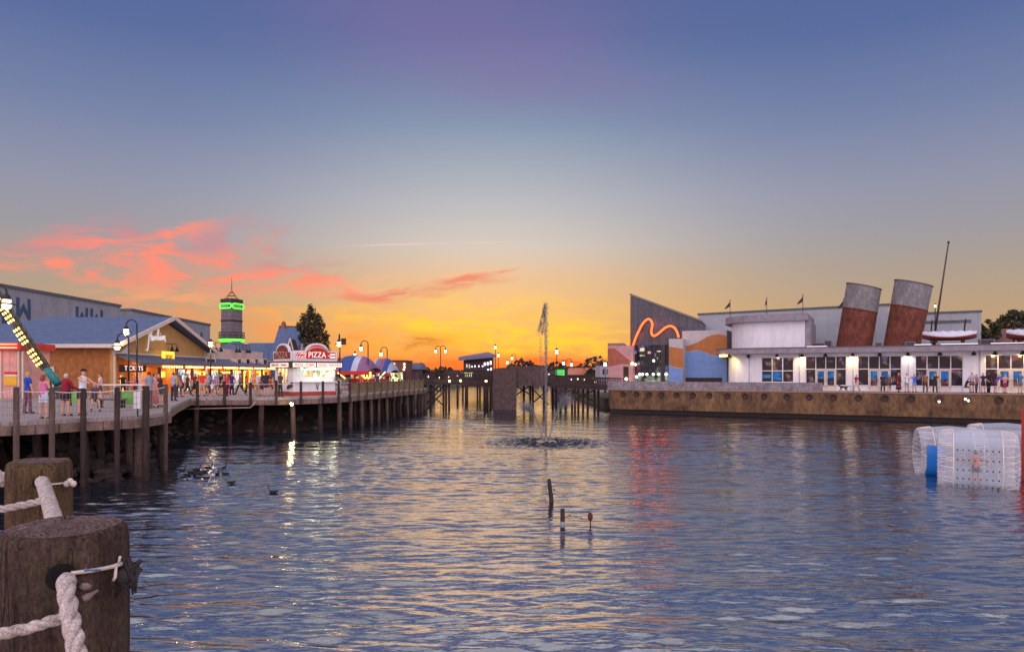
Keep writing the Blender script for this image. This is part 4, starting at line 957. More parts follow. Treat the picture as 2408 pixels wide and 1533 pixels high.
for wi, (s0, s1, zb_, zt_, n, dr_) in enumerate(wins):
    f = MB(); zm = zb_ + (zt_ - zb_) * (.46 if not dr_ else .62); t_ = .075
    f.box(s0, s1, .12, .2, zt_ - t_, zt_ - .002); f.box(s0, s1, .12, .2, zm - t_ / 2, zm + t_ / 2); f.box(s0, s1, .12, .2, zb_ + .002, zb_ + t_)
    cs = [s0 + (s1 - s0) * q / n for q in range(n + 1)]
    for x in cs: f.box(max(s0 + .002, x - t_ / 2), min(s1 - .002, x + t_ / 2), .115, .205, zb_ + .002, zt_ - .002)
    w_ = f.build("window", WHITE, ship)
    MB().box(s0 + .02, s1 - .02, .165, .18, zb_ + .01, zt_ - .01).build("pane", GL, w_)
    if dr_:
        [MB().box(cs[q] + .05, cs[q + 1] - .05, .1, .16, zb_ + .05, zb_ + .55).build("sill_panel", WHITE, w_) for q in (0, 3)]
        d = MB()
        for q in (1, 2):
            d.box(cs[q] + .06, cs[q] + .16, .09, .15, zb_, zm - .06); d.box(cs[q + 1] - .16, cs[q + 1] - .06, .09, .15, zb_, zm - .06); d.box(cs[q] + .16, cs[q + 1] - .16, .09, .15, zm - .2, zm - .06); d.box(cs[q] + .16, cs[q + 1] - .16, .09, .15, zb_, zb_ + .5)
        d = d.build("door", TRIM, ship)
        [MB().box(cs[q] + .17, cs[q + 1] - .17, .128, .14, zm - .95, zm - .24).build("blue_screen", SCRN, d) for q in (1, 2)]
        [MB().tube([(cs[2] + q, .06, zb_ + .85), (cs[2] + q, .06, zb_ + 1.25)], .025, 5).build("handle", mat("brass", c(220, 190, 120), .3, .1, metal=.8), d) for q in (-.12, .12)]
    else:
        MB().box(cs[1] + .06, cs[2] - .06, .14, .16, zb_ + .25, zm - .1).build("blue_screen", SCRN, w_); MB().box(cs[0] + .06, cs[1] - .06, .14, .16, zb_ + .45, zm - .4).build("blue_screen", SCRN, w_)
# canopy with a rounded bow end
ov = 1.25
def slab(z0, z1, o_, x1, dep=12.5):
    rd = 2.2 + o_
    pts = [(B0 + 2.2 - rd * math.sin(a), 2.2 - rd * math.cos(a)) for a in np.linspace(0, math.pi / 2, 11)]
    return [(x1, -o_, z0)] + [(x, y, z0) for x, y in pts] + [(B0 - o_, dep, z0), (x1, dep, z0)], (0, 0, z1 - z0)
m = MB(); p_, d_ = slab(WH, WH + .52, ov, B1); m.prism(p_, d_); m.build("canopy", RIMM, ship)
m = MB(); p_, d_ = slab(WH + .52, WH + .6, ov + .06, B1); m.prism(p_, d_); m.build("canopy_edge", mat("edge_dark", c(96, 84, 92), .7, .2), ship)
for a, b_ in ((1897, 1945), (2150, 2190), (2212, 2300), (2330, 2408)):
    s0, s1 = RF.at(a, d=-ov)[0], RF.at(b_, d=-ov)[0]; MB().box(s0, s1, -ov - .02, -ov + .1, WH + .6, WH + .67).build("canopy_flashing", emi("pale_edge_glow", (.95, .85, .95), .55, (.8, .78, .8)), ship)  # pale flashing strips with a faint glow of their own
for vx, warm in ((1716, 1), (1760, 0), (1827, 0), (1886, 1), (1941, 0), (2005, 1), (2069, 0), (2135, 0), (2210, 0), (2290, 0), (2340, 1), (2405, 1)):
    s_ = RF.at(vx, d=-.4)[0]
    b = MB(); b.lathe([(.06, .28), (.12, .2), (.2, .0), (.19, -.05), (.01, -.04)], n=10); b.build("canopy_lamp", BLACK, ship, (s_, -.45, WH - .33))
    if warm or vx in (1827, 2135): lamp(ship, (s_, -.5, WH - .46), 95 if warm else 36, (1, .72, .26) if warm else (1, .85, .7), .12, "canopy_lamp_light", (R(130), .6), (R(48), 0, 0))
s_ = RF.at(1703, d=0)[0]
MB().box(s_ - .4, s_ + .4, -.6, -.4, WH - .25, WH - .04).build("entrance_lamp", emi("amber_strip", (1, .7, .1), 5), ship)
# deckhouse
D0, D1 = RF.at(1709, d=.6)[0], RF.at(1893, d=.6)[0]
dh0, dh1 = WH + .6, RF.at(1800, 757, .6)[1]
ap = [(D0 + 3.4 - 3.4 * math.sin(a), 4.0 - 3.4 * math.cos(a)) for a in np.linspace(0, math.pi / 2, 9)]
MB().prism([(x, y, dh0) for x, y in ap + [(D0, 9), (D1, 9), (D1, .6)]], (0, 0, dh1 - dh0)).build("deckhouse", STUCCO, ship)
rd = 4.1; ap2 = [(D0 + 3.4 - rd * math.sin(a), 4.0 - rd * math.cos(a)) for a in np.linspace(0, math.pi / 2, 9)]
MB().prism([(x, y, dh1) for x, y in ap2 + [(D0 - .7, 9.5), (D1 + .3, 9.5), (D1 + .3, -.1)]], (0, 0, .72)).build("deckhouse_rim", RIMM, ship)
MB().box(D1 + .02, D1 + .5, .6, 8.9, dh0, dh1 - .004).build("deckhouse_end", RIMM, ship)
# funnels: leaning oval stacks
def funnel(vl_b, vr_b, vl_t, vr_t, vyb, vy_tl, vy_tr, split_l, split_r, label):
    dd = 4.5
    sb0, zb_ = RF.at(vl_b, vyb, dd); sb1, _ = RF.at(vr_b, vyb, dd); st0, z0t = RF.at(vl_t, vy_tl, dd); st1, z1t = RF.at(vr_t, vy_tr, dd)
    r = thing("ship_funnel", label, "ship funnel", RF.w(sb0, dd, WH + .5), RA)
    zb_ = 0.0; z0t -= WH + .5; z1t -= WH + .5
    def ring(f, gl, gr):
        c0, c1 = 0 + (st0 - sb0) * gl, (sb1 - sb0) + (st1 - sb1) * gr
        za_, zc = z0t * gl, z1t * gr
        cx_, hw_ = (c0 + c1) / 2, (c1 - c0) / 2
        return [(cx_ + hw_ * f * math.cos(w), 1.25 * f * math.sin(w), (za_ + zc) / 2 + (zc - za_) / 2 * f * math.cos(w)) for w in np.linspace(0, 2 * math.pi, 25)[:-1]]
    gs = (vyb - split_l) / (vyb - vy_tl), (vyb - split_r) / (vyb - vy_tr)
    def band(lv, nm, m_, cap=False):
        b = MB(); n = 24; vs = [p for l_ in lv for p in l_]
        b.add(vs, [(i * n + j, i * n + (j + 1) % n, (i + 1) * n + (j + 1) % n, (i + 1) * n + j) for i in range(len(lv) - 1) for j in range(n)], True)
        b.add(lv[-1], [list(range(n))]); b.add(lv[0], [list(range(n))[::-1]]); b.build(nm, m_, r)
    band([ring(1, 0, 0), ring(1, gs[0] * .5, gs[1] * .5), ring(1, *gs)], "red_stack", mat("rust_red_stack", c(112, 56, 44), .85, .5, 2.5, .3, fine=.5, stretch=(1, 1, .5), col2=c(128, 72, 56)))
    band([ring(1.005, gs[0] + .002, gs[1] + .002), ring(1, 1, 1)], "grey_top", mat("grey_stack", c(124, 124, 130), .8, .35, 2.5, .2, fine=.4, stretch=(1, 1, .5), col2=c(142, 134, 132)))
    band([ring(1.04, .985, .985), ring(1.04, 1.0, 1.0)], "rim", mat("edge_dark", c(96, 84, 92), .7, .2))
    band([ring(1.02, gs[0] - .01, gs[1] - .01), ring(1.02, gs[0] + .012, gs[1] + .012)], "band_ring", mat("rust_dark", c(96, 46, 36), .8, .3))
funnel(1965, 2050, 1991, 2073, 806, 665, 680, 718, 731, "left leaning funnel, rust red with a grey top, beside the white deckhouse")
funnel(2076, 2164, 2104, 2194, 806, 657.5, 673, 712, 727, "right leaning funnel, rust red with a grey top, nearer the mast")
# mast
mb_, mt_ = RF.at(2193, 775, 6.0), RF.at(2230.5, 571, 6.0)
ms = thing("mast", "tall thin raked mast rising behind the right funnel", "mast", RF.w(mb_[0], 6.0, WH + .5), RA)
MB().tube([(0, 0, 0), (mt_[0] - mb_[0], 0, mt_[1] - WH - .5)], [.11, .06], 8).build("pole", mat("mast_dark", c(74, 60, 58), .6, .2), ms)
MB().ball((mt_[0] - mb_[0], 0, mt_[1] - WH - .45), .12).build("truck", BLACK, ms)
# lifeboats
def lifeboat(va, vb, vt, vbot, label):
    dd = 1.2; s0 = RF.at(va, d=dd)[0]; s1 = RF.at(vb, d=dd)[0]; _, zt_ = RF.at(va, vt, dd); zb_ = RF.at((va + vb) / 2, vbot, dd)[1]; zb_ = max(zb_, WH + .75)
    ln_ = s1 - s0; r = thing("lifeboat", label, "lifeboat", RF.w((s0 + s1) / 2, dd, zb_), RA); h = zt_ - zb_; hl = ln_ / 2
    n, k = 18, 9; vs = []
    for i in range(n + 1):
        u = -1 + 2 * i / n; wd = 1.0 * (1 - abs(u) ** 2.6) + .02; sh = h * .40 + h * .34 * abs(u) ** 2; kz = h * .25 * abs(u) ** 4
        for j in range(k + 1): a = math.pi * j / k; vs.append((hl * u, -wd * math.cos(a), sh - (sh - kz) * math.sin(a) ** .7))
    fs = [(i * (k + 1) + j, (i + 1) * (k + 1) + j, (i + 1) * (k + 1) + j + 1, i * (k + 1) + j + 1) for i in range(n) for j in range(k)]
    MB().add(vs, fs, True).build("hull", mat("lifeboat_red", c(116, 52, 46), .7, .25, 2), r)
    cv = []
    for i in range(n + 1):
        u = -1 + 2 * i / n; wd = 1.02 * (1 - abs(u) ** 2.6) + .03; sh = h * .40 + h * .34 * abs(u) ** 2; top = h * .55 * (1 - .7 * u * u) + .05 * math.sin(i * 2.1)
        for j in range(k + 1): a = math.pi * j / k; cv.append((hl * u, -wd * math.cos(a), sh + top * math.sin(a) - .05 * (1 - math.sin(a)) + .015))
    MB().add(cv, fs, True).build("tarpaulin", mat("white_tarp", c(206, 206, 218), .8, .1, 3, .2), r)
    MB().tube([(hl * (-1 + 2 * i / n), -(1.05 * (1 - abs(-1 + 2 * i / n) ** 2.6) + .03), h * .38 + h * .34 * abs(-1 + 2 * i / n) ** 2 - .06) for i in range(n + 1)], .06, 6).build("gunwale", mat("gunwale_pink", c(196, 150, 144), .7, .1), r)
    for u in (-.62, .62):
        MB().tube([(hl * u, 1.5, -.15), (hl * u, 1.2, h * 1.3), (hl * u, .3, h * 2.1), (hl * u, 0, h * 1.9)], .07, 6).build("davit", mat("mast_dark", c(74, 60, 58), .6, .2), r)
        MB().box(hl * u * .8 - .12, hl * u * .8 + .12, -.4, .4, -.18, .1).build("cradle", mat("rust_dark", c(96, 46, 36), .8, .3), r)
lifeboat(2169, 2297, 779, 801, "white covered lifeboat with a dark red hull between mast and bushes")
lifeboat(2366, 2500, 774, 800, "white covered lifeboat cut by the right edge of the picture")
# plant and pipes that break up the roof and walls
for vx, w_, h_ in ((1925, 1.3, .55), (1948, .7, .8), (2066, .6, .5), (2140, .9, .5), (2320, 1.2, .6)):
    s_ = RF.at(vx, d=3.4)[0]; u_ = MB().box(s_ - w_ / 2, s_ + w_ / 2, 3.0, 3.9, WH + .601, WH + .6 + h_).build("roof_unit", mat("roof_unit_grey", c(132, 128, 132), .7, .2), ship)
    MB().box(s_ - w_ * .4, s_ + w_ * .4, 2.96, 3.0, WH + .7, WH + .52 + h_).build("grille", mat("grille_dark", c(70, 66, 70), .6, .2), u_)
for vx in (1762, 1880, 2006, 2136, 2304):
    s_ = RF.at(vx)[0]; MB().tube([(s_, -.05, 0), (s_, -.05, WH)], .035, 6).build("downpipe", mat("downpipe_grey", c(178, 172, 178), .6, .1), ship)
# flags on the roof
for vx, vt, lab in ((1717, 706, "small dark pennant on the pole nearest the glass hall"), (1803, 701, "limp dark pennant on the middle roof pole"), (1888, 694, "small dark pennant flying at the end of the white deckhouse"), (1984, 703, "small pennant on a pole half hidden by the left funnel")):
    Yf = RF.w(RF.at(vx, d=8.5)[0], 8.5)[1]; x = X(vx, Yf); zb_, zt_ = Z(740, Yf), Z(vt, Yf)
    r = thing("flag", lab, "flag", (x, Yf, zb_))
    MB().tube([(0, 0, -1.0), (0, 0, zt_ - zb_)], .035, 6).ball((0, 0, zt_ - zb_), .07).build("flagpole", mat("mast_dark", c(74, 60, 58), .6, .2), r)
    sp_ = .2 if vx == 1803 else .55
    h_ = zt_ - zb_ - .1
    MB().add([(0, 0, h_), (-.1, .04, h_ - .2), (-sp_, .1, h_ - .75), (-sp_ * 1.15, .1, h_ - 1.0), (-.2, -.03, h_ - .75), (0, 0, h_ - .62)], [(0, 1, 2, 3, 4, 5)]).build("pennant", mat("pennant_dark", c(64, 46, 48), .8, .2), r)
# big shed behind
def rbox(vx0, vx1, d, dep, zt0, zt1, z0=-.2):
    s0, s1 = RF.at(vx0, d=d)[0], RF.at(vx1, d=d)[0]
    return s0, s1, RF.at(vx0, zt0, d)[1], RF.at(vx1, zt1, d)[1]
bs = thing("rear_shed", "large pale grey flat roofed shed rising behind the white ship hall", "warehouse", RF.w(0, 13), RA)
s0, s1, z0t, z1t = rbox(1642, 2090, 13, 10, 741, 718)
MB().prism([(s0, 0, 0), (s1, 0, 0), (s1, 0, z1t), (s0, 0, z0t)], (0, 10, 0)).build("wall", seams(mat("pale_blue_grey_wall", c(164, 166, 172), .8, .1, .6, .05, fine=.06), 0, 2.4, .015, .8), bs)
MB().prism([(s0 - .1, -.1, z0t), (s1 + .1, -.1, z1t), (s1 + .1, -.1, z1t + .22), (s0 - .1, -.1, z0t + .22)], (0, 10.2, 0)).build("parapet", mat("dark_parapet", c(92, 98, 104), .8, .15), bs)
s2, s3, z2t, z3t = rbox(2150, 2308, 13, 10, 739, 733.5)
MB().prism([(s2, .2, 0), (s3, .2, 0), (s3, .2, z3t), (s2, .2, z2t)], (0, 9, 0)).build("wing_wall", seams(mat("pale_blue_grey_wall", c(164, 166, 172), .8, .1, .6, .05, fine=.06), 0, 2.4, .015, .8), bs)
MB().prism([(s2, .1, z2t), (s3 + .1, .1, z3t), (s3 + .1, .1, z3t + .2), (s2, .1, z2t + .2)], (0, 9.2, 0)).box(s2, s3 - .9, .12, .19, RF.at(2200, 760, 13)[1], RF.at(2200, 754, 13)[1]).build("parapet", mat("dark_parapet", c(92, 98, 104), .8, .15), bs)
s4 = RF.at(2480, d=13)[0]
MB().box(s3 + .15, s4, 3, 8, 0, RF.at(2330, 770, 13)[1]).build("low_wing", mat("plum_brown_wall", c(140, 104, 100), .8, .2), bs)

# ------------------------------------------------------------------ glass hall, mural blocks, pink block
GF = Frame(X(1484, 80), 80.0, -20.0)
gh_ = thing("glass_hall", "sharp wedge roofed glass hall with an orange neon wave on its front", "building", GF.w(0, 0), R(-20))
sR, zR = GF.at(1646, 756); zL = GF.at(1484, 694)[1]
sM, zM = GF.at(1573, 803)
DG = mat("dark_slate_panels", c(72, 72, 82), .35, .35, 1.2, .1, fine=.4, stretch=(1, 1, .2))
zl = GF.at(1500, 812)[1]
MB().prism([(0, 0, zl), (sR, 0, zl), (sR, 0, zR), (0, 0, zL)], (0, 12, 0)).build("upper_wall", seams(seams(DG, 0, .8, .06, .55), 2, 1.4, .04, .6), gh_)
MB().prism([(-.15, -.12, zL), (sR + .1, -.12, zR), (sR + .1, -.12, zR + .22), (-.15, -.12, zL + .22)], (0, 12.2, 0)).build("roof_edge", mat("roof_edge_grey", c(120, 112, 108), .6, .15), gh_)
MB().prism([(-.16, .2, 0), (-.16, 12, 0), (-.16, 12, zL * .9), (-.16, .2, zL * .99)], (.14, 0, 0)).build("orange_fin", mat("copper_glass", c(170, 104, 60), .25, .2, metal=.5), gh_)  # thin left face in a reflective orange tone
glz = MB().box(0, sM + .5, .25, .3, -.1, zl).build("glazing", patches("hall_glass", [(.2, .2, .6), (.9, .85, .7), (.3, .4, .3), (.5, .1, .15), (.1, .1, .12), (.6, .6, .5)], .55, .75, (.025, .025, .03), .08, .48, (1, 1, .8)), gh_)
b = MB()
for i in range(9): s_ = sM * i / 8; b.box(s_ - .06, s_ + .06, .1, .24, -.1, zl)
for i in range(5): b.box(0, sM, .12, .22, zl * i / 5, zl * i / 5 + .08)
b.box(sM * .79, sM * .9, .0, .2, -.1, zl)
b.build("mullions", mat("mullion_dark", c(58, 54, 58), .5, .2), glz)
multi("lobby_light", MB().ball((0, 0, 0), .15, 7, 5), emi("lobby_white", (1, 1, .85), 4), [(GF.at(vx, vy)[0], .04, GF.at(vx, vy)[1]) for vx, vy in ((1504, 880), (1511, 880), (1521, 880), (1536, 880), (1549, 880), (1566, 880), (1494, 857), (1537, 848), (1497, 886))], glz)
MB().box(.4, sM, .05, .09, .2, 1.5).build("lobby_counter", patches("lobby_glow", [(.75, .85, .6), (.4, .5, .35), (.9, .95, .8)], .9, .6, lo=.4), glz)
NC = patches("neon_clutter", [(.15, .2, 1), (1, .4, .5), (.7, .8, .9), (.9, .8, .5), (.6, .3, .5)], 1.2, .9, lo=.3)
for vx, vy, w_, h_ in ((1493, 828, 8, 7), (1510, 836, 12, 3), (1527, 829, 8, 6), (1549, 826, 9, 3), (1546, 842, 3, 6), (1556, 850, 6, 2), (1541, 835, 4, 8), (1510, 822, 11, 8)):
    s_, z_ = GF.at(vx, vy); k = 76 / F; MB().box(s_ - w_ * k / 2, s_ + w_ * k / 2, .03, .07, z_ - h_ * k / 2, z_ + h_ * k / 2).build("interior_sign", NC, glz)
NEON = [(1488.6, 812.6), (1495, 794), (1502.7, 777.4), (1510, 763), (1517, 755), (1523.5, 750.5), (1529, 752), (1533.4, 759), (1533.6, 768), (1531.6, 778), (1533.0, 786.5), (1537.5, 789.8), (1543, 788), (1550, 783), (1558, 776), (1565, 770.5), (1573, 767.2), (1580, 767.5), (1586, 771), (1590.7, 777.5), (1594, 786), (1595.5, 793.5)]
pts = []
for vx, vy in NEON: s_, z_ = GF.at(vx, vy, -.35); pts.append((s_, -.35, z_))
fin = []
for i in range(len(pts) - 1):
    p0, p1, p2, p3 = (np.array(pts[max(0, min(len(pts) - 1, i + k))]) for k in (-1, 0, 1, 2))
    for q in range(4): u = q / 4; fin.append(tuple(.5 * (2 * p1 + (p2 - p0) * u + (2 * p0 - 5 * p1 + 4 * p2 - p3) * u * u + (3 * p1 - p0 - 3 * p2 + p3) * u ** 3)))
fin.append(pts[-1])
nw_ = MB().tube(fin, .13, 8).build("neon_wave", emi("orange_neon", (1, .14, .02), 1.9, (.4, .1, .05)), gh_)
MB().tube([(x, y + .18, z) for x, y, z in fin], .09, 6).build("neon_backing", mat("neon_back", c(120, 50, 40), .6, .2), nw_)
for q in (6, 30, 60): lamp(nw_, (fin[q][0], -1.2, fin[q][2]), 40, (1, .14, .06), .5, "neon_glow")

def mural(name, label, a, b_, vt, d, dep, fr, waves, base, door=None):
    """a plain block painted with wave shaped colour bands, each band its own thin layer of paint"""
    s0, s1 = fr.at(a, d=d)[0], fr.at(b_, d=d)[0]; zt_ = fr.at(a, vt, d)[1]
    r = thing(name, label, "building", fr.w(s0, d), fr.a)
    w = s1 - s0; MB().box(0, w, 0, dep, -.2, zt_).build("wall", base, r)
    for i, (nm, m_, top, bot) in enumerate(waves):
        n = len(top) - 1
        f1 = lambda tab, u: np.interp(u, np.linspace(0, 1, len(tab)), tab)
        us = np.linspace(0, 1, 25)
        zz = lambda tab, u: max(0.0, min(zt_, fr.at(a + (b_ - a) * u, float(f1(tab, u)), d)[1]))
        pl_ = [(w * u, -.012 - .004 * i, zz(top, u)) for u in us] + [(w * u, -.012 - .004 * i, zz(bot, u)) for u in us[::-1]]
        MB().prism(pl_, (0, .01, 0)).build(nm, m_, r)
    return r, w, zt_
PAINTW, PAINTO, PAINTB = mat("mural_grey_white", c(184, 176, 176), .85, .1, 1.5, .05, fine=.1), mat("mural_orange", c(176, 112, 66), .85, .15, 1.5, .05, fine=.12), mat("mural_blue", c(116, 146, 198), .85, .12, 1.5, .05, fine=.12)
MF = Frame(X(1573, 77), 77.0, -26.0)
m1, w1, _ = mural("mural_block", "narrow block with orange and blue wave mural at the foot of the glass hall", 1573, 1606, 797, 0, 6, MF, [("orange_band", PAINTO, [815, 817, 820], [858, 864, 866]), ("blue_band", PAINTB, [859.5, 865.5, 867.5], [905, 905, 905])], PAINTW)
m2, w2, _ = mural("mural_block", "wide block with orange and blue wave mural beside the white ship hall", 1604, 1709, 778.5, 1.6, 8, MF,
      [("orange_band", PAINTO, [815, 812, 806, 796, 788, 786, 790], [829, 826, 823, 827, 834, 838, 845]), ("blue_band", PAINTB, [830, 827, 824, 828, 835, 839, 846], [905, 905, 905, 905, 905, 905, 905])], PAINTW)
s0 = MF.at(1609, d=1.6)[0] - MF.at(1604, d=1.6)[0]; s1 = MF.at(1698, d=1.6)[0] - MF.at(1604, d=1.6)[0]
MB().box(s0, s1, -.06, -.03, 0, MF.at(1650, 888, 1.6)[1]).build("dark_opening", mat("dark_recess", c(60, 40, 42), .8, .3), m2)
PF = Frame(X(1429, 78), 78.0, -14.0)
p1, wp, zp = mural("pink_block", "plain pinkish block with a brown wave left of the glass hall", 1429, 1489, 813, 0, 7, PF, [("brown_band", mat("mural_brown", c(160, 92, 74), .85, .2, 1.5), [820, 818, 830, 842, 852], [862, 860, 856, 856, 860])], mat("mural_pink", c(186, 140, 140), .85, .12, 1.5, .05, fine=.1))
MB().box(0, wp * .62, .1, 4, zp, zp + .3).build("parapet", mat("plum_brown_wall", c(140, 104, 100), .8, .2), p1)
MB().box(wp * .62, wp * .82, -.05, -.03, 0, PF.at(1470, 862)[1]).build("doorway", mat("dark_recess", c(60, 40, 42), .8, .3), p1)
multi("wall_lamp", MB().ball((0, 0, 0), .18, 7, 5), emi("porch_lamp", (1, .75, .4), 6), [(PF.at(vx, vy)[0], -.25, PF.at(vx, vy)[1]) for vx, vy in ((1487, 855), (1473, 891))], p1)
# ------------------------------------------------------------------ street lamps
IRON = mat("lamp_iron", c(40, 34, 34), 0.5, 0.25)
GLOBE = emi("lamp_globe", (1, .86, .58), 3.5, (.9, .85, .7))
def make_lantern(r, k=1.0):
    """lantern hung from (0,0,0): cap, glowing neck, wide rim, glowing bowl"""
    a = MB().lathe([(.03 * k, 0), (.10 * k, -.03), (.17 * k, -.14 * k), (.2 * k, -.3 * k), (.05, -.3 * k)], n=14)
    a.lathe([(.2 * k, -.46 * k), (.44 * k, -.53 * k), (.44 * k, -.55 * k), (.2 * k, -.56 * k)], n=18)
    cap = a.build("lamp_shade", IRON, r)
    g = MB().lathe([(.19 * k, -.3 * k), (.19 * k, -.465 * k)], n=14); g.lathe([(.23 * k, -.555 * k), (.2 * k, -.68 * k), (.12 * k, -.78 * k), (.01, -.8 * k)], n=14)
    globe = g.build("globe", GLOBE, r)
    return cap, globe
def lamp_post(vx, vt, Y, label, hooks, light=0, k=1.0, top_mount=False, H=None, base=0.0, banner=False, lean=0):
    x, zt_ = X(vx, Y), Z(vt, Y)
    r = thing("street_lamp", label, "street lamp", (x, Y, base), group="lamps along the waterfront"); h = zt_ - base
    p = MB(); p.lathe([(.16, 0), (.16, .25), (.10, .4), (.075, .8)], n=10)
    rad = .75 * k
    if top_mount: p.tube([(0, 0, .8), (0, 0, h - .75 * k)], [.07, .05], 8)
    else: p.tube([(0, 0, .8), (0, 0, h - rad * .6)], [.07, .055], 8)
    p.lathe([(.1, 1.0), (.12, 1.1), (.1, 1.2)], n=10)
    p.build("pole", IRON, r)
    if top_mount: parts = make_lantern(r, k); [setattr(q, "location", (0, 0, h)) for q in parts]; pos = [(0, -.2, h - .9)]
    else:
        pos = []
        for hx, hy in hooks:
            a = MB(); a.tube([(0, 0, h - rad * .62)] + [(hx * rad * .6 * (1 - math.cos(w)), hy * rad * .6 * (1 - math.cos(w)), h - rad * .6 + rad * .6 * math.sin(w)) for w in np.linspace(0.05, math.pi, 10)] + [(hx * rad * 1.2, hy * rad * 1.2, h - rad * .7)], .045, 6)
            arm = a.build("arm", IRON, r)
            for q in make_lantern(r, k): q.location = (hx * rad * 1.2, hy * rad * 1.2, h - rad * .66)
            pos.append((hx * rad * 1.2, hy * rad * 1.2 - .1, h - rad * .66 - 1.0 * k))
    if banner: MB().box(.12, .55, -.02, .02, h * .82, h * .93).build("banner", mat("banner_dark", c(70, 40, 44), .8, .2), r)
    if light:
        for q in pos: lamp(r, q, light, (1, .74, .4), .12, "globe_light")
    return r
lamp_post(322, 752, 53, "taller black hooked street lamp in front of the gabled hall", [(-1, 0)], 60, .95)
lamp_post(302.5, 784, 50, "shorter hooked street lamp just left of the taller one by the gable", [(-1, 0)], 40, .95)
lamp_post(-26, 668, 34, "large glowing lantern cut by the left edge above the ride boom", [(1, 0)], 40, 1.0)
lamp_post(495.5, 797, 57, "street lamp standing before the arcade with its lantern on top", [], 30, .85, True)
lamp_post(799, 786, 58, "tall street lamp with a small dark banner right of the pizza kiosk", [(0, -.35)], 12, .85, banner=True)
lamp_post(865.5, 801, 68, "hooked street lamp rising between the two striped tents", [(-1, 0)], 8, .8)
lamp_post(910.5, 816, 76, "hooked street lamp above the smaller striped tent", [(-1, 0)], 8, .8)
lamp_post(834.5, 826, 80, "small lamp peeping over the ridge of the larger tent", [], 0, .9, True)
lamp_post(1036, 813, 98, "double armed street lamp against the orange sky left of the far restaurant", [(-1, 0), (1, 0)], 0, .8, base=-1.0)
lamp_post(1165, 809, 100, "street lamp standing at the right corner of the far restaurant", [], 0, .9, True, base=-1)
lamp_post(1309, 818, 92, "bright street lamp right of the fountain's central jet", [], 6, 1.0, True, base=-.2)
for vx, vt, Y, lab in ((1172, 829, 140, "tiny lamp just right of the far restaurant's roof"), (1193, 846, 150, "tiny lamp over the arched footbridge"), (1204, 836, 150, "tiny lamp right of the footbridge, higher than its neighbour"), (1325, 846, 120, "small lamp above the green lit sign"), (1448 - 25, 847, 100, "small lamp against the pink block's left corner")):
    lamp_post(vx, vt, Y, lab, [], 0, 1.15, True, base=-1.2)
lamp_post(1331, 843, 110, "small hooked lamp right of the green lit sign", [(1, 0)], 0, 1.0, base=-1)
lamp_post(1213, 832, 150, "tiny hooked lamp against the low orange sky beyond the footbridge", [(-1, 0)], 0, 1.0, base=-1.2)
lamp_post(2199, 738 - 24, RF.w(RF.at(2192, d=9)[0], 9)[1], "slim roof lamp left of the raked mast", [], 0, .5, True, base=3.5)

# ------------------------------------------------------------------ trees
BARK = mat("bark", c(74, 56, 46), .95, .35, 6, .4, stretch=(1, 1, .3))
LEAF1, LEAF2, LEAF3 = mat("leaf_dark", c(52, 44, 34), .8, .4, 1.5, 0), mat("leaf_olive", c(82, 76, 46), .8, .4, 1.5, 0), mat("leaf_green", c(66, 70, 44), .8, .4, 1.5, 0)
def tree(name, label, loc, h, clumps, n, ls, mats, trunk_r, limbs=True, group=None, seed=1):
    rg = random.Random(seed); r = thing(name, label, "tree", loc, group=group)
    b = MB(); top = max(cz for _, _, cz, _, _ in clumps)
    b.tube([(0, 0, -.4), (.05, 0, h * .25), (-.04, .03, h * .55), (0, 0, top)], [trunk_r, trunk_r * .8, trunk_r * .5, trunk_r * .12], 8)
    if limbs:
        for cx_, cy_, cz, cr, _ in clumps: b.tube([(0, 0, max(h * .15, cz - cr * 1.1)), (cx_ * .5, cy_ * .5, cz - cr * .5), (cx_, cy_, cz)], [trunk_r * .35, trunk_r * .22, trunk_r * .08], 5)
    b.build("trunk", BARK, r)
    m = MB(); tot = sum(q[3] ** 2 for q in clumps)
    for cx_, cy_, cz, cr, cs in clumps:
        for i in range(int(n * cr * cr / tot)):
            w, ph = rg.uniform(0, 6.283), math.acos(rg.uniform(-1, 1)); rad = cr * (rg.random() ** .4) * rg.uniform(.75, 1.12)
            p = Vector((cx_ + rad * math.sin(ph) * math.cos(w), cy_ + rad * math.sin(ph) * math.sin(w), cz + cs * rad * math.cos(ph)))
            a = Vector((rg.gauss(0, 1), rg.gauss(0, 1), rg.gauss(0, .6))).normalized() * ls * rg.uniform(.6, 1.3)
            q = Vector((rg.gauss(0, 1), rg.gauss(0, 1), rg.gauss(0, 1))); q = a.cross(q).normalized() * ls * rg.uniform(.3, .6)
            m.k = rg.randrange(len(mats)); m.add([p - a, p + q, p + a, p - q], [(0, 1, 2, 3)])
    m.build("crown", mats, r)
    return r
TYc = 96.0
def clump(vx, vy, rr_, x0, cs=1.2, Y=TYc): return (X(vx, Y) - x0, RND.uniform(-1, 1), Z(vy, Y), rr_ * Y / F, cs)
x0 = X(742, TYc)
cl = [clump(*q, x0) for q in ((728, 722, 7), (726, 736, 13), (716, 752, 14), (736, 752, 16), (748, 765, 15), (702, 768, 9), (722, 772, 20), (742, 785, 22), (760, 790, 12), (733, 806, 22), (758, 812, 18), (742, 830, 22), (768, 830, 10), (712, 792, 14), (752, 748, 9), (776, 842, 8))]
tree("tall_tree", "tall dark evergreen tree behind the steep roofed house and pizza kiosk", (x0, TYc, 0), 9, cl, 5200, .2, [LEAF1, LEAF1, LEAF2], .3, seed=3)
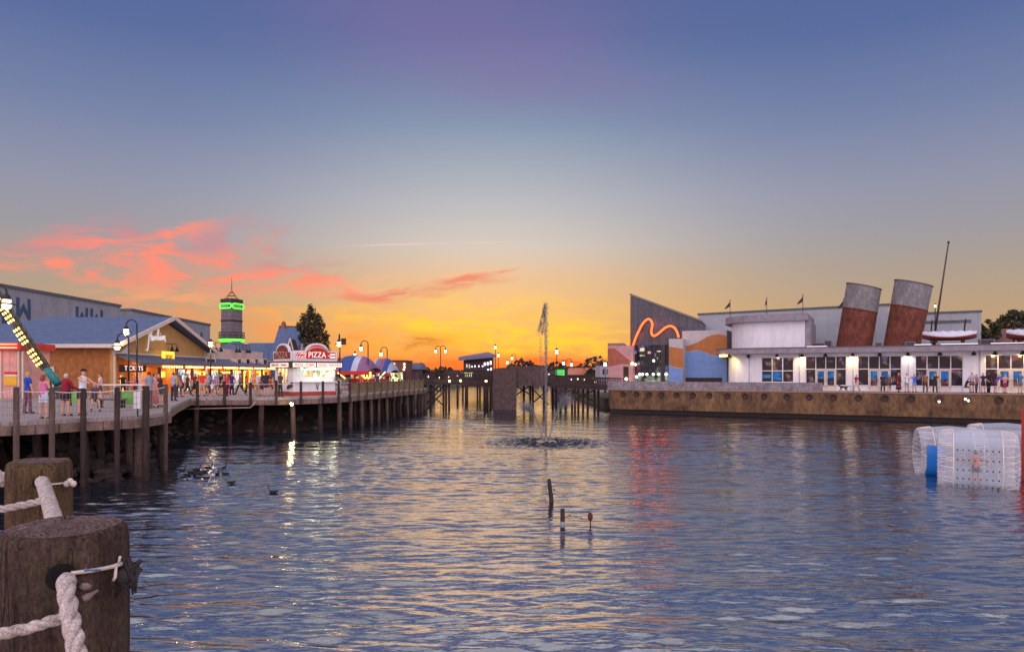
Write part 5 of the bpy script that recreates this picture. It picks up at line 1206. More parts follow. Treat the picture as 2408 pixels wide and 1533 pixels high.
tree("bare_branch_tree", "small reddish brown tree at the foot of the tall evergreen", (X(772, 92), 92, 0), 4, [clump(q[0], q[1], q[2], X(772, 92), 1, 92) for q in ((772, 838, 10), (782, 850, 8), (764, 848, 9))], 420, .18, [mat("leaf_russet", c(96, 52, 36), .8, .4, 1.5, 0), LEAF1], .12, seed=4)
ry = RF.w(RF.at(2380, d=20)[0], 20)[1]
def rtree(vx, cls, n, lab, mats, seed, name="roadside_tree", d=20):
    Y = RF.w(RF.at(vx, d=d)[0], d)[1]; x = X(vx, Y)
    tree(name, lab, (x, Y, 0), 6, [clump(a, b_, q, x, 1, Y) for a, b_, q in cls], n, .2, mats, .22, seed=seed)
rtree(2392, [(2375, 752, 14), (2392, 742, 16), (2405, 748, 16), (2384, 768, 16), (2402, 772, 18), (2366, 770, 10), (2396, 733, 8)], 2200, "tall ragged tree at the right edge behind the second lifeboat", [LEAF1, LEAF2, LEAF3], 5)
rtree(2330, [(2320, 772, 12), (2338, 768, 13), (2352, 778, 12), (2328, 784, 14), (2310, 782, 8), (2345, 788, 12), (2333, 755, 6)], 1600, "low green bush between the covered lifeboat and the tall ragged tree", [LEAF3, LEAF2], 6, "bush", 14)
for vx, vt, w_, lab, sd in ((990, 845, 14, "dark tree on the far shore left of the double armed lamp", 11), (1003, 855, 9, "small dark tree beside the larger one left of the double lamp", 12), (1026, 860, 14, "rounded dark tree under the double armed lamp", 13), (1040, 861, 10, "dark tree just right of the double armed lamp", 14), (1385, 856, 18, "dark tree above the pink far shops", 15), (1404, 858, 14, "dark tree left of the little white house", 16)):
    Y = 236 if vx < 1200 else 172; x = X(vx, Y)
    tree("far_tree", lab, (x, Y, -1.5), 4, [clump(vx + RND.uniform(-w_, w_) * .55, vt + q * 4.2, w_ * .62, x, .8, Y) for q in range(1, 6)], 700, .55 if vx < 1200 else .42, [LEAF1, LEAF1, LEAF2], .18, seed=sd)
# the wooded skyline reads as one mass
wd = MB(); rg = random.Random(8)
for i in range(9000):
    x = rg.uniform(-330, 420); y = 268 + rg.uniform(0, 26) + .18 * max(0, x)
    hh = 5.5 + 2.2 * math.sin(x * .05) + 1.5 * math.sin(x * .17 + 1) + 1.2 * math.sin(x * .41); z = -1 + rg.random() ** .7 * hh
    a = Vector((rg.gauss(0, 1), rg.gauss(0, .5), rg.gauss(0, .7))).normalized() * rg.uniform(.7, 1.3); q = a.cross(Vector((rg.gauss(0, 1), 1, rg.gauss(0, 1)))).normalized() * .7
    p = Vector((x, y, z)); wd.add([p - a, p + q, p + a, p - q], [(0, 1, 2, 3)])
o = wd.build("far_wood", LEAF1); o["kind"] = "stuff"; tag(o, "dark wooded skyline along the far shore", "woodland")

# ------------------------------------------------------------------ bridge and far waterfront
BRW = mat("bridge_timber", c(58, 43, 42), .9, .35, 2, .3, fine=.3)
BP = [(-11.2, 80.6), (-4, 82.0), (2.5, 82.2), (6.5, 79.0), (11.6, 74.6)]
BZ = [.55, .62, .55, .25, .05]
br = thing("timber_bridge", "long dark timber footbridge crossing the water behind the fountain", "bridge", (0, 80, 0))
dk, rl = MB(), MB()
for i in range(len(BP) - 1):
    a, b_ = (BP[i][0], BP[i][1] - 80, BZ[i]), (BP[i + 1][0], BP[i + 1][1] - 80, BZ[i + 1])
    dk.beam(a, b_, 3.0, .42)
    d = Vector(b_) - Vector(a); n_ = Vector((-d.y, d.x, 0)).normalized()
    for sgn in (-1, 1):
        o_ = n_ * 1.42 * sgn
        for zz, hh in ((1.08, .1), (.62, .06), (.36, .06)): rl.beam(Vector(a) + o_ + Vector((0, 0, zz)), Vector(b_) + o_ + Vector((0, 0, zz)), .08, hh)
        k = int(d.length / .22)
        for q in range(k): p = Vector(a) + d * q / k + o_; rl.box(p.x - .04, p.x + .04, p.y - .03, p.y + .03, p.z + .2, p.z + 1.05)
dk.build("deck", BRW, br); rl.build("railing", BRW, br)
def pile_at(vx, vyw, r=.16, top=.4, lab="dark pile carrying the timber bridge", grp="bridge piles"):
    Y = 4.25 * F / (vyw - HY); piling(X(vx, Y), Y, top, r, lab, grp, BRW)
for vx in (1000, 1012.5, 1043, 1049, 1056, 1139, 1145.5, 1153): pile_at(vx, 961, .13 if vx != 1145.5 else .2)
for vx in (1076, 1097): pile_at(vx, 944, .18 if vx < 1080 else .26)
for vx in (1232, 1247, 1253, 1279, 1300, 1308, 1330): pile_at(vx, 958, .14)
for vx in (1318, 1345, 1352, 1360, 1371, 1382, 1398, 1407): pile_at(vx, 965, .13, .1)
def brace(pts, lab):
    Y = 80.4; r = thing("cross_brace", lab, "bracing", (X(pts[0][0], Y), Y, 0)); b = MB()
    for a, b_ in zip(pts[::2], pts[1::2]): b.beam((X(a[0], Y) - X(pts[0][0], Y), RND.uniform(-.1, .1), Z(a[1], Y)), (X(b_[0], Y) - X(pts[0][0], Y), RND.uniform(-.1, .1), Z(b_[1], Y)), .1, .15)
    b.build("timbers", BRW, r)
brace([(990, 906), (1045, 955), (1046, 906), (997, 955), (1012, 906), (1032, 922), (1034, 906), (1012, 926), (1003, 962), (1052, 912)], "crossed timbers bracing the bridge trestle nearest the boardwalk")
brace([(1215, 908), (1247, 928), (1247, 906), (1215, 928), (1250, 912), (1290, 952), (1290, 915), (1254, 946)], "crossed timbers bracing the trestle behind the fountain")
brace([(1300, 916), (1340, 942), (1340, 918), (1304, 944), (1345, 918), (1400, 945), (1395, 918), (1350, 942), (1320, 918), (1362, 944)], "crowded crossed timbers under the bridge's right end")
ph = thing("bridge_pier", "broad dark boarded timber pier standing in the water in the middle of the bridge", "pier", (X(1187, 78.6), 78.6, WATER))
w_ = (X(1215, 78.6) - X(1160, 78.6)) / 2
PB = seams(mat("pier_boards", c(78, 62, 60), .9, .35, 2, .3, fine=.3), 0, .3, .12, .6)
MB().box(-w_, w_, -.6, 1.2, -.9, Z(868, 78.6) - WATER).build("boarded_pier", PB, ph)
hx0, hx1 = X(1186, 79.5) - X(1187, 78.6), X(1284, 79.5) - X(1187, 78.6)
MB().box(w_ + .01, hx1, -.2, 1.0, Z(907, 79) - WATER, Z(861, 79) - WATER).box(w_ - 1.2, w_ - .01, -.3, .9, Z(868, 79) - WATER + .01, Z(861, 79) - WATER).build("boarded_gate_house", PB, ph)
for vx, vy in ((1057, 896), (1083, 895), (1143, 896), (1259, 896), (1400, 898)):
    Y = 79.3; r = thing("bridge_lamp", "small yellow lamp glowing on the bridge railing", "lamp", (X(vx, Y), Y, Z(vy, Y)), group="railing lamps of the bridge")
    MB().ball((0, 0, 0), .13, 8, 6).build("bulb", emi("yellow_bulb", (1, .8, .25), 8), r); MB().box(-.1, .1, .05, .2, -.22, -.12).build("bracket", BLACK, r)
# restaurant with the slanting roof
RY = 112.0; rx = X(1122, RY); g_ = lambda vx, vy, dy_=0: (X(vx, RY + dy_) - rx, dy_, Z(vy, RY + dy_))
rs = thing("far_restaurant", "two storey dark restaurant with a slanting grey roof and lit windows beyond the bridge", "building", (rx, RY, 0))
MB().prism([g_(1090, 905), g_(1158, 905), g_(1158, 838), g_(1090, 846)], (0, 7, 0)).build("wall", mat("restaurant_dark", c(76, 60, 70), .8, .25), rs)
MB().box(g_(1086, 0)[0], g_(1162, 0)[0], -2, 7.5, -.45, -.2).build("platform", BRW, rs)
multi("stilt", MB().tube([(0, 0, -3.2), (0, 0, -.45)], .16, 8), BRW, [(g_(vx, 0)[0], y_, 0) for vx in (1090, 1124, 1158) for y_ in (-1.5, 7)], rs)
m = MB(); m.prism([g_(1078, 842, -1.5), g_(1166, 836, -1.5), g_(1148, 829, 3), g_(1082, 840, 3)], (0, 0, .12)); m.prism([g_(1078, 848, -1.5), g_(1166, 840, -1.5), g_(1166, 836, -1.5), g_(1078, 842, -1.5)], (0, .3, 0)); m.build("roof", mat("restaurant_roof", c(116, 104, 128), .7, .2), rs)
for vx, vy, w_, h_ in ((1110, 862, 2.5, 3), (1117, 861, 2.5, 4), (1126, 861, 2.5, 4), (1135, 861, 3, 3), (1140, 856, 4, 7), (1147, 855, 4, 7), (1154, 853, 4, 8), (1148, 869, 4, 3), (1155, 868, 3, 6), (1098, 860, 4, 8), (1104, 861, 3, 9)):
    a, b_ = g_(vx - w_ / 2, vy + h_ / 2), g_(vx + w_ / 2, vy - h_ / 2); MB().box(a[0], b_[0], -.06, -.02, a[2], b_[2]).build("lit_window", emi("cool_window", (1, .92, .82), 2.2) if vx > 1106 else emi("dim_window", (.9, .85, .55), .5), rs)
a, b_ = g_(1092, 886), g_(1128, 876); MB().box(a[0], b_[0], -.08, -.03, a[2], b_[2]).build("ground_floor_glass", patches("restaurant_glass", [(.9, .9, .4), (.6, .7, .2), (1, 1, .7)], .9, 1.1, lo=.35), rs)
MB().beam(g_(1084, 872, -1.6), g_(1160, 873, -1.6), .5, .3).beam(g_(1112, 880, -1.8), g_(1150, 880, -1.8), .4, 1.0).build("balcony", BRW, rs)
ab = thing("arched_footbridge", "low dark arched footbridge right of the far restaurant", "bridge", (X(1178, 105), 105, 0))
pts = [(X(vx, 105) - X(1178, 105), 0, Z(vy, 105)) for vx, vy in ((1148, 876), (1160, 870.5), (1172, 867.5), (1186, 866.5), (1200, 868), (1214, 872))]
b = MB()
for p, q in zip(pts[:-1], pts[1:]): b.beam(p, q, 1.6, .25); b.beam((p[0], -.8, p[2] - .9), (q[0], -.8, q[2] - .9), .2, .5)
b.build("arch", BRW, ab)
for p in (pts[1], pts[4]): MB().box(p[0] - .3, p[0] + .3, -.6, .6, -3, p[2] - .2).build("pier", BRW, ab)
# far shops on the right shore
def shop(name, lab, a, b_, vt, vb, Y, m_, dep=6, extra=None):
    r = thing(name, lab, "building", (X((a + b_) / 2, Y), Y, -2.6)); h = (X(b_, Y) - X(a, Y)) / 2
    MB().box(-h, h, 0, dep, -.6, Z(vt, Y) + 2.6).build("wall", m_, r)
    MB().box(-h - .15, h + .15, -.2, dep + .2, Z(vt, Y) + 2.602, Z(vt, Y) + 2.9).build("roof", BLACK, r)
    return r, h
PK = mat("far_pink_wall", c(206, 140, 116), .8, .15, .5)
shop("far_shop", "low pink far shop behind the green lit sign", 1336, 1376, 864, 905, 190, PK)
shop("far_shop", "low orange pink far shop left of the little white house", 1378, 1418, 864, 905, 185, mat("far_orange_wall", c(220, 140, 100), .8, .15, .5))
gsg, h = shop("far_kiosk", "dark far kiosk carrying the green lit sign board", 1300, 1335, 868, 905, 118, mat("far_dark_wall", c(78, 58, 66), .8, .25))
b = MB(); b.box(X(1307, 118) - X(1317.5, 118), X(1327, 118) - X(1317.5, 118), -.3, -.12, Z(883, 118) + 2.6, Z(869, 118) + 2.6); sg_ = b.build("sign_board", emi("green_sign", (.08, .8, .1), .9, (.1, .4, .1)), gsg)
mk = MB()
for q in range(4): mk.box(-.6, .6, -.34, -.305, Z(880 - q * 3, 118) + 2.6, Z(879 - q * 3, 118) + 2.62)
mk.build("sign_stripes", emi("green_sign_dark", (.02, .3, .05), .5, (.05, .2, .05)), sg_)
wh, h = shop("small_white_house", "little grey white house with two dark windows left of the pink block", 1411, 1440, 858, 902, 104, mat("grey_white_wall", c(178, 170, 180), .8, .1, 1))
for vx in (1419, 1428.5): MB().box(X(vx - 2, 104) - X(1425.5, 104), X(vx + 2, 104) - X(1425.5, 104), -.06, -.02, Z(880, 104) + 2.6, Z(868, 104) + 2.6).build("window", mat("dark_recess", c(60, 40, 42), .8, .3), wh)
for a, b_, vt, Y, lab in ((952, 1010, 876, 109, "long dark low shed at the end of the left boardwalk"), (1012, 1078, 872, 236, "long dark low shed left of the far restaurant"), (1215, 1296, 872, 240, "long dark low shed behind the bridge pier"), (1337, 1420, 884, 168, "dark plum boathouse under the pink far shops")):
    r, h = shop("far_shed", lab, a, b_, vt, 900, Y, mat("far_dark_wall", c(78, 58, 66), .8, .25), 8)
    multi("shed_light", MB().ball((0, 0, 0), .0012 * Y, 6, 4), emi("porch_lamp", (1, .75, .4), 6), [(-h + (q + .5 + RND.uniform(-.3, .3)) * h * .4, -.12, Z(RND.uniform(880, 892) if vt < 880 else RND.uniform(889, 897), Y) + 2.6) for q in range(5)], r)

# ------------------------------------------------------------------ fountain
fx, fy = FOUNT
SPRAY = bpy.data.materials.new("falling_water"); SPRAY.use_nodes = True
sb = SPRAY.node_tree.nodes['Principled BSDF']; sb.inputs['Base Color'].default_value = (.42, .40, .42, 1); sb.inputs['Roughness'].default_value = .15; sb.inputs['Transmission Weight'].default_value = .45; sb.inputs['IOR'].default_value = 1.33
sn = SPRAY.node_tree.nodes.new("ShaderNodeTexNoise"); sn.inputs['Scale'].default_value = 6; srp = SPRAY.node_tree.nodes.new("ShaderNodeMapRange"); srp.inputs[3].default_value = .05; srp.inputs[4].default_value = .3
SPRAY.node_tree.links.new(sn.outputs[0], srp.inputs[0]); SPRAY.node_tree.links.new(srp.outputs[0], sb.inputs['Roughness'])
ft = thing("fountain", "floating fountain with a tall central jet and two low side jets", "fountain", (fx, fy, WATER))
MB().lathe([(.45, -.06), (.62, -.02), (.64, .06), (.56, .1), (.3, .1), (.28, .05)], n=24).lathe([(.1, 0), (.07, .25), (.05, .3)], n=10).build("float_ring", mat("float_grey", c(170, 150, 140), .5, .2), ft)
H = Z(714, fy) - WATER; rg = random.Random(21)
def drops(paths, n, r0, r1, spread):
    m = MB()
    for i in range(n):
        P_ = rg.choice(paths); u = rg.random(); p, sp_ = P_(u); r = rg.uniform(r0, r1)
        p = Vector(p) + Vector((rg.gauss(0, 1), rg.gauss(0, 1), rg.gauss(0, 1))) * sp_ * spread
        if p.z < .02: continue
        e = rg.uniform(1, 4.5)
        m.add([p + Vector((r, 0, 0)), p + Vector((-r * .5, r * .87, 0)), p + Vector((-r * .5, -r * .87, 0)), p + Vector((0, 0, r * e)), p - Vector((0, 0, r * e))], [(0, 1, 3), (1, 2, 3), (2, 0, 3), (1, 0, 4), (2, 1, 4), (0, 2, 4)], True)
    return m
m = drops([lambda u: ((0, 0, u * H), .02 + .03 * u)], 4500, .004, .014, 1.6)
m.tube([(rg.uniform(-.012, .012), 0, H * i / 40) for i in range(41)], [max(.008, .045 - .0011 * i + rg.uniform(-.01, .008)) for i in range(41)], 7)
m.build("central_jet", SPRAY, ft)
m = MB()
for i in range(85):
    u = rg.random() ** .8; wd = .06 + .40 * u; z = H * (1.0 - .21 * u)
    q0_ = Vector((-.02 - wd * rg.random() ** .8 - .05 * u, rg.uniform(-.2, .2) * u, z)); sg_ = rg.uniform(.03, .085)
    for k in range(rg.randint(16, 52)):
        p = q0_ + Vector((rg.gauss(0, sg_ * .7), rg.gauss(0, sg_), rg.gauss(0, sg_ * 1.8))); r = rg.uniform(.004, .0125); e = rg.uniform(1, 4)
        m.add([p + Vector((r, 0, 0)), p + Vector((-r * .5, r * .87, 0)), p + Vector((-r * .5, -r * .87, 0)), p + Vector((0, 0, r * e)), p - Vector((0, 0, r * e))], [(0, 1, 3), (1, 2, 3), (2, 0, 3), (1, 0, 4), (2, 1, 4), (0, 2, 4)], True)
m.build("falling_plume", SPRAY, ft)
drops([lambda u: ((-.3 - .06 * rg.random(), 0, H * (.76 - .2 * u)), .04), lambda u: ((-.26 + .02 * rg.random(), 0, H * (.6 - .5 * u)), .03)], 700, .004, .013, 1.4).build("drip_trail", SPRAY, ft)
for sx, dxm, ht, nm in ((-1, 1.15, 2.1, "side_jet"), (1, 1.15, 2.55, "side_jet")):
    def arcj(u, sx=sx, dxm=dxm, ht=ht): return ((sx * (.15 + dxm * u), -.1, ht * (1 - (1 - u) ** 2) + .08), .012 + .13 * u * u)
    m = drops([arcj, lambda u, f=arcj: f(.55 + .45 * u), lambda u, f=arcj: (f(.9 + .14 * u)[0], .2)], 5200, .004, .012, 1.1)
    m.tube([arcj(q / 16)[0] for q in range(12)], [.05 - .002 * q for q in range(12)], 6); m.build(nm, SPRAY, ft)
lip = MB()
for i in range(260):
    w, q = rg.uniform(0, 6.283), rg.uniform(.7, 3.6); lip.ball((q * 1.2 * math.cos(w), q * .6 * math.sin(w), .04), rg.uniform(.015, .04), 5, 3)
lip.build("splash_drops", SPRAY, ft)
for q in ft.children:
    if q.name.split(".")[0] not in ("float_ring",): q["kind"] = "stuff"

# ------------------------------------------------------------------ things in the water
OLD = mat("old_wet_post", c(52, 40, 36), .8, .35, 8, .4, stretch=(1, 1, .3))
Y1, Y2 = 22.0, 18.25
b = MB(); b.tube([(.09, 0, -1.0), (.05, 0, .1), (0, 0, .5), (-.03, 0, Z(1126, Y1) - WATER)], [.075, .075, .07, .065], 9); o = b.build("old_post", OLD, None, (X(1293, Y1), Y1, WATER)); tag(o, "leaning dark stump of an old post, farther of the two in open water", "post")
b = MB(); b.tube([(0, 0, -1.0), (0, 0, .05), (0, 0, Z(1196, Y2) - WATER)], [.066, .066, .062], 9); o = b.build("old_post", OLD, None, (X(1323, Y2), Y2, WATER)); tag(o, "upright dark stump of an old post, nearer of the two in open water", "post")
MB().lathe([(.068, .06), (.069, .2), (.067, .21)], n=10).build("pale_band", mat("tide_mark", c(150, 150, 160), .8, .2), o)
Y3 = 18.6; b = MB(); b.ball((0, 0, .26), .075, 9, 7, (1, .8, 1.7)); b.tube([(0, 0, -.6), (.01, 0, 0), (.0, 0, .16)], .02, 5); b.tube([(-.1, 0, .385), (.0, 0, .37)], .014, 4)
o = b.build("float", mat("float_maroon", c(82, 36, 34), .7, .3), None, (X(1388, Y3), Y3, WATER)); tag(o, "dark maroon float on a thin stick right of the upright stump", "float")
pts = [(X(1326, Y2), Y2, WATER + .3)] + [(X(1340 + 9 * i, Y2 + .1 * i), Y2 + .07 * i, Z(1212 + 3.4 * i, Y2)) for i in range(5)] + [(X(1387, Y3), Y3, WATER + .2)]
b = MB(); b.tube(pts, .008, 4); b.ball(pts[1], .03, 6, 4); b.ball(pts[4], .025, 6, 4); tag(b.build("rope", mat("old_rope", c(92, 66, 54), .9, .2)), "thin frayed rope sagging from the upright stump to the maroon float", "rope")
pts = [(X(1296, Y1), Y1, Z(1150, Y1)), (X(1303, Y1), Y1, Z(1152, Y1)), (X(1330, Y1 - .5), Y1 - .5, Z(1160, Y1)), (X(1342, Y1 - .8), Y1 - .8, WATER)]
b = MB(); b.tube(pts, .007, 4); b.ball(pts[1], .03, 6, 4); tag(b.build("rope", mat("old_rope", c(92, 66, 54), .9, .2)), "short thin rope trailing from the leaning stump into the water", "rope")

# waterfowl
GOOSE = mat("goose_dark", c(28, 24, 26), .8, .3, 6, .1); GOOSEL = mat("goose_breast", c(58, 48, 46), .8, .2)
def goose(vx, vy, face, lab, neck=1.0, grp=None, k=.6):
    Y = 4.25 * F / (vy - HY); r = thing("goose", lab, "goose", (X(vx, Y), Y, WATER), face, group=grp)
    b = MB(); prof = [(-.30, .005, .16), (-.24, .04, .15), (-.12, .10, .1), (.05, .125, .085), (.2, .09, .1), (.27, .05, .14)]
    rings = []
    for x, rad, z in prof: rings.append([(x, rad * math.cos(w), z + rad * .8 * math.sin(w)) for w in np.linspace(0, 6.283, 11)[:-1]])
    nk = [(.27, .05, .14), (.31, .04, .2 + .06 * neck), (.31, .032, .2 + .17 * neck), (.345, .04, .2 + .22 * neck), (.38, .034, .2 + .235 * neck), (.43, .012, .2 + .215 * neck)]
    vs = [p for rg_ in rings for p in rg_]
    for x, rad, z in nk[1:]: vs += [(x + (rad * math.sin(w) if x < .34 else 0) * .6, rad * math.cos(w), z + rad * math.sin(w) * (.4 if x < .34 else 1)) for w in np.linspace(0, 6.283, 11)[:-1]]
    n = len(vs) // 10
    b.add([tuple(v * k for v in p) for p in vs], [(i * 10 + j, i * 10 + (j + 1) % 10, (i + 1) * 10 + (j + 1) % 10, (i + 1) * 10 + j) for i in range(n - 1) for j in range(10)] + [list(range(10))[::-1], [(n - 1) * 10 + j for j in range(10)]], True)
    b.build("body", GOOSE, r); MB().ball((.2 * k, 0, .07 * k), .085 * k, 8, 5, (1, .9, .8)).build("breast", GOOSEL, r)
GP = "dark goose in the tight flock swimming beside the near deck"
for sx, sy, f in ((300, 372, 1), (310, 432, 0), (235, 485, 0), (470, 305, 1), (510, 420, 1), (565, 372, .3), (640, 325, .5), (715, 375, 1.8), (745, 280, 1), (765, 435, .6), (820, 350, 3.3), (885, 320, .4)):
    goose((440 + sx / 6.69) * .8361, (1280 + (sy + 14) / 6.69) * .8361, f + RND.uniform(-.3, .3), GP, RND.uniform(.8, 1.2), "flock by the near deck")
for sx, sy, f, lab in ((965, 245, .2, "dark goose at the far upper end of the flock"), (925, 440, .1, "goose with raised neck just below the flock"), (1140, 360, 1.6, "upright goose swimming alone right of the flock"), (1268, 245, 1.5, "small distant goose above the pair right of the flock"), (1310, 360, 3.1, "long necked goose facing left, right of the flock"), (1415, 525, 3.4, "small brown duck floating below and right of the flock"), (2215, 705, 3.15, "solitary goose facing left farthest right on the water")):
    goose((440 + sx / 6.69) * .8361, (1280 + (sy + 12) / 6.69) * .8361, f, lab, 1.1 if sx != 1415 else .5)

# ------------------------------------------------------------------ water rollers
CLR = bpy.data.materials.new("clear_plastic"); CLR.use_nodes = True
t = CLR.node_tree; cb = t.nodes['Principled BSDF']; cb.inputs['Base Color'].default_value = (.66, .69, .78, 1); cb.inputs['Roughness'].default_value = .18; cb.inputs['Specular IOR Level'].default_value = .8
trn = t.nodes.new("ShaderNodeBsdfTransparent"); mxs = t.nodes.new("ShaderNodeMixShader"); lw = t.nodes.new("ShaderNodeLayerWeight"); lw.inputs[0].default_value = .35
nn = t.nodes.new("ShaderNodeTexNoise"); nn.inputs['Scale'].default_value = 5; nn.inputs['Detail'].default_value = 5; bpn = t.nodes.new("ShaderNodeBump"); bpn.inputs['Strength'].default_value = .5; bpn.inputs['Distance'].default_value = .05
t.links.new(nn.outputs[0], bpn.inputs['Height']); t.links.new(bpn.outputs[0], cb.inputs['Normal'])
mr = t.nodes.new("ShaderNodeMapRange"); mr.inputs[3].default_value = .10; mr.inputs[4].default_value = .8; t.links.new(lw.outputs['Facing'], mr.inputs[0])
ov_ = t.nodes["Material Output"]; t.links.new(mr.outputs[0], mxs.inputs[0]); t.links.new(trn.outputs[0], mxs.inputs[1]); t.links.new(cb.outputs[0], mxs.inputs[2]); t.links.new(mxs.outputs[0], ov_.inputs[0])
BLUEP = mat("blue_plastic", c(20, 110, 190), .3, .12, 3, .1); CORD = mat("pale_cord", c(236, 214, 200), .7, .15); DOT = mat("dark_eyelet", c(52, 48, 62), .6, .2)
def roller(loc, rz, ln_, rad, lab, blue=False, dots=True):
    r = thing("water_roller", lab, "water roller", loc, rz); hl = ln_ / 2; zc = rad - .22; rin = rad * .78
    er = (rad - rin) / 2; half = [(rin, -hl + .55), (rin, -hl + .3)] + [(rin + er - er * math.cos(a), -hl + .30 - .30 * math.sin(a)) for a in np.linspace(0.25, 2.2, 8)] + [(rad - .05, -hl + .22), (rad - .012, -hl + .42), (rad, -hl + .62)]
    prof = half + [(rad + .05, 0)] + [(q, -x) for q, x in half[::-1]] + [(rin, 0), half[0]]
    b = MB(); n = 40; vs = []
    for q, x in prof: vs += [(x, q * math.cos(w), zc + q * math.sin(w)) for w in np.linspace(0, 2 * math.pi, n + 1)[:-1]]
    b.add(vs, [(i * n + j, i * n + (j + 1) % n, (i + 1) * n + (j + 1) % n, (i + 1) * n + j) for i in range(len(prof) - 1) for j in range(n)], True)
    b.build("shell", CLR, r)
    cd = MB(); rg = random.Random(int(loc[0] * 10))
    for s_ in (-1, 1):
        for j in range(26):
            w = 2 * math.pi * j / 26; w2 = w + rg.uniform(.05, .3)
            cd.tube([(s_ * (hl - .26), rin * math.cos(w), zc + rin * math.sin(w)), (s_ * (hl + .005), (rin + er) * math.cos((w + w2) / 2), zc + (rin + .1) * math.sin((w + w2) / 2)), (s_ * (hl - .14), (rad - .05) * math.cos(w2), zc + (rad - .05) * math.sin(w2)), (s_ * (hl - .5), (rad + .005) * math.cos(w2 + .05), zc + (rad + .005) * math.sin(w2 + .05))], .013, 5)
        cd.tube([(s_ * (hl - .5), (rad + .012) * math.cos(w), zc + (rad + .004) * math.sin(w)) for w in np.linspace(0, 6.2832, 41)], .016, 5)
    cd.build("lacing", CORD, r)
    if dots:
        d = MB()
        for i in range(8):
            x = -hl + .62 + (ln_ - 1.24) * i / 7
            for w in np.linspace(-.85, .42, 5): p = Vector((x, -math.cos(w), math.sin(w))); d.ball((x, -(rad + .004) * math.cos(w), zc + (rad + .004) * math.sin(w)), .032, 6, 4)
        d.build("eyelets", DOT, r)["kind"] = "stuff"
    if blue:
        b = MB(); vs = []
        for x in (-hl + .2, -.62, -.38): vs += [(x, -(rad + (.0 if x < -.7 else .05)) * math.cos(w), zc + (rad + .02) * math.sin(w)) for w in np.linspace(-1.1, .35, 12)]
        b.add(vs, [(i * 12 + j, i * 12 + j + 1, (i + 1) * 12 + j + 1, (i + 1) * 12 + j) for i in range(2) for j in range(11)], True); b.build("blue_panel", BLUEP, r)
    return r, zc - rin
RY_ = 25.4
_, zin = roller((X(2296, RY_), RY_, WATER), R(-32), 2.5, 1.16, "large clear inflatable water roller with a child standing inside")
roller((X(2232, 28.3), 28.3, WATER), R(-22), 2.4, 1.1, "smaller clear water roller with a blue panel behind the large one", blue=True, dots=False)
roller((X(2362, 28.2), 28.2, WATER), R(-30), 2.6, 1.17, "clear water roller mostly hidden behind the large one at the right", dots=False)
o = MB().box(-.03, .4, -.1, .1, -1, Z(961, 26.5) - WATER).build("red_post", mat("bright_red_post", c(196, 60, 50), .6, .2), None, (X(2408, 26.5), 26.5, WATER)); tag(o, "bright red post at the right edge of the picture", "post")

# ------------------------------------------------------------------ foreground mooring posts and ropes
def bark_post(name, label, x, y, top, rad, hole_dir, hole_z, tint):
    n, vs, fs = 48, [], []; lv = [(-.3, 1.0), (.3, 1.0), (.6, 1.0), (.75, .995), (.9, 1.0), (1.0, 1.0), (top - .09, .995), (top - .04, .985), (top - .012, .95), (top, .88)]
    rgp = np.random.RandomState(int(rad * 1000)); ph_ = rgp.uniform(0, 6.28, 8); ks = rgp.randint(7, 44, 8)
    for z, f in lv:
        for j in range(n):
            w = 2 * math.pi * j / n; q = 1 + .010 * sum(math.sin(k * w + p) for k, p in zip(ks, ph_)) / 2 + .005 * math.sin(2 * w + 1)
            vs.append((rad * f * q * math.cos(w), rad * f * q * math.sin(w), z + (.003 * math.sin(3 * w + ph_[0]) if z > top - .1 else 0)))
    fs = [(i * n + j, i * n + (j + 1) % n, (i + 1) * n + (j + 1) % n, (i + 1) * n + j) for i in range(len(lv) - 1) for j in range(n)]
    b = MB(); b.add(vs, fs, True)
    rings = [.82, .7, .52, .34, .16]; base = len(b.v); last = (len(lv) - 1) * n; tv = []
    for q in rings: tv += [(rad * q * math.cos(2 * math.pi * j / n), rad * q * math.sin(2 * math.pi * j / n), top - .004 - .006 * rgp.rand() - (.004 if q < .75 else 0)) for j in range(n)]
    tv.append((0, 0, top - .015)); b.v += tv; b.k = 1
    prev = last
    for i in range(len(rings)):
        cur_ = base + i * n
        for j in range(n): b.f.append([prev + j, prev + (j + 1) % n, cur_ + (j + 1) % n, cur_ + j]); b.m.append(1); b.sm.append(True)
        prev = cur_
    for j in range(n): b.f.append([prev + j, prev + (j + 1) % n, base + len(tv) - 1]); b.m.append(1); b.sm.append(True)
    r = thing(name, label, "mooring post", (x, y, 0))
    post = b.build("timber", [tint, ENDG], r)
    hd = Vector((math.cos(hole_dir), math.sin(hole_dir), 0)); hp = hd * (rad - .006) + Vector((0, 0, hole_z))
    hm = MB(); m_ = 20
    for ra, rb2, ex in ((.0, .02, .004), (.02, .036, .0045)):
        vs2 = []
        for q in (ra, rb2):
            for j in range(m_): w = 2 * math.pi * j / m_; aa = hole_dir + q * math.cos(w) / rad; vs2.append(((rad * 1.016 + ex) * math.cos(aa), (rad * 1.016 + ex) * math.sin(aa), hole_z + q * 1.05 * math.sin(w)))
        hm.add(vs2, [(j, (j + 1) % m_, m_ + (j + 1) % m_, m_ + j) for j in range(m_)], True)
    hm.build("rope_hole", mat("black_hole", c(14, 10, 10), .95, .2), r)
    return r
ENDG = old_timber("weathered_end_grain", c(104, 78, 72), c(172, 146, 140), c(150, 124, 124), True)
P1T = old_timber("creosote_timber", c(64, 48, 43), c(112, 90, 79), c(92, 80, 62))
P2T = old_timber("brown_pile_timber", c(82, 60, 48), c(134, 106, 80), c(112, 98, 58))
ROPEM = mat("mooring_rope", c(192, 176, 168), .95, .3, 30, .5, fine=.35)
YA, YB = 2.0, 4.05
ax, bx_ = X(150, YA), X(92.5, YB)
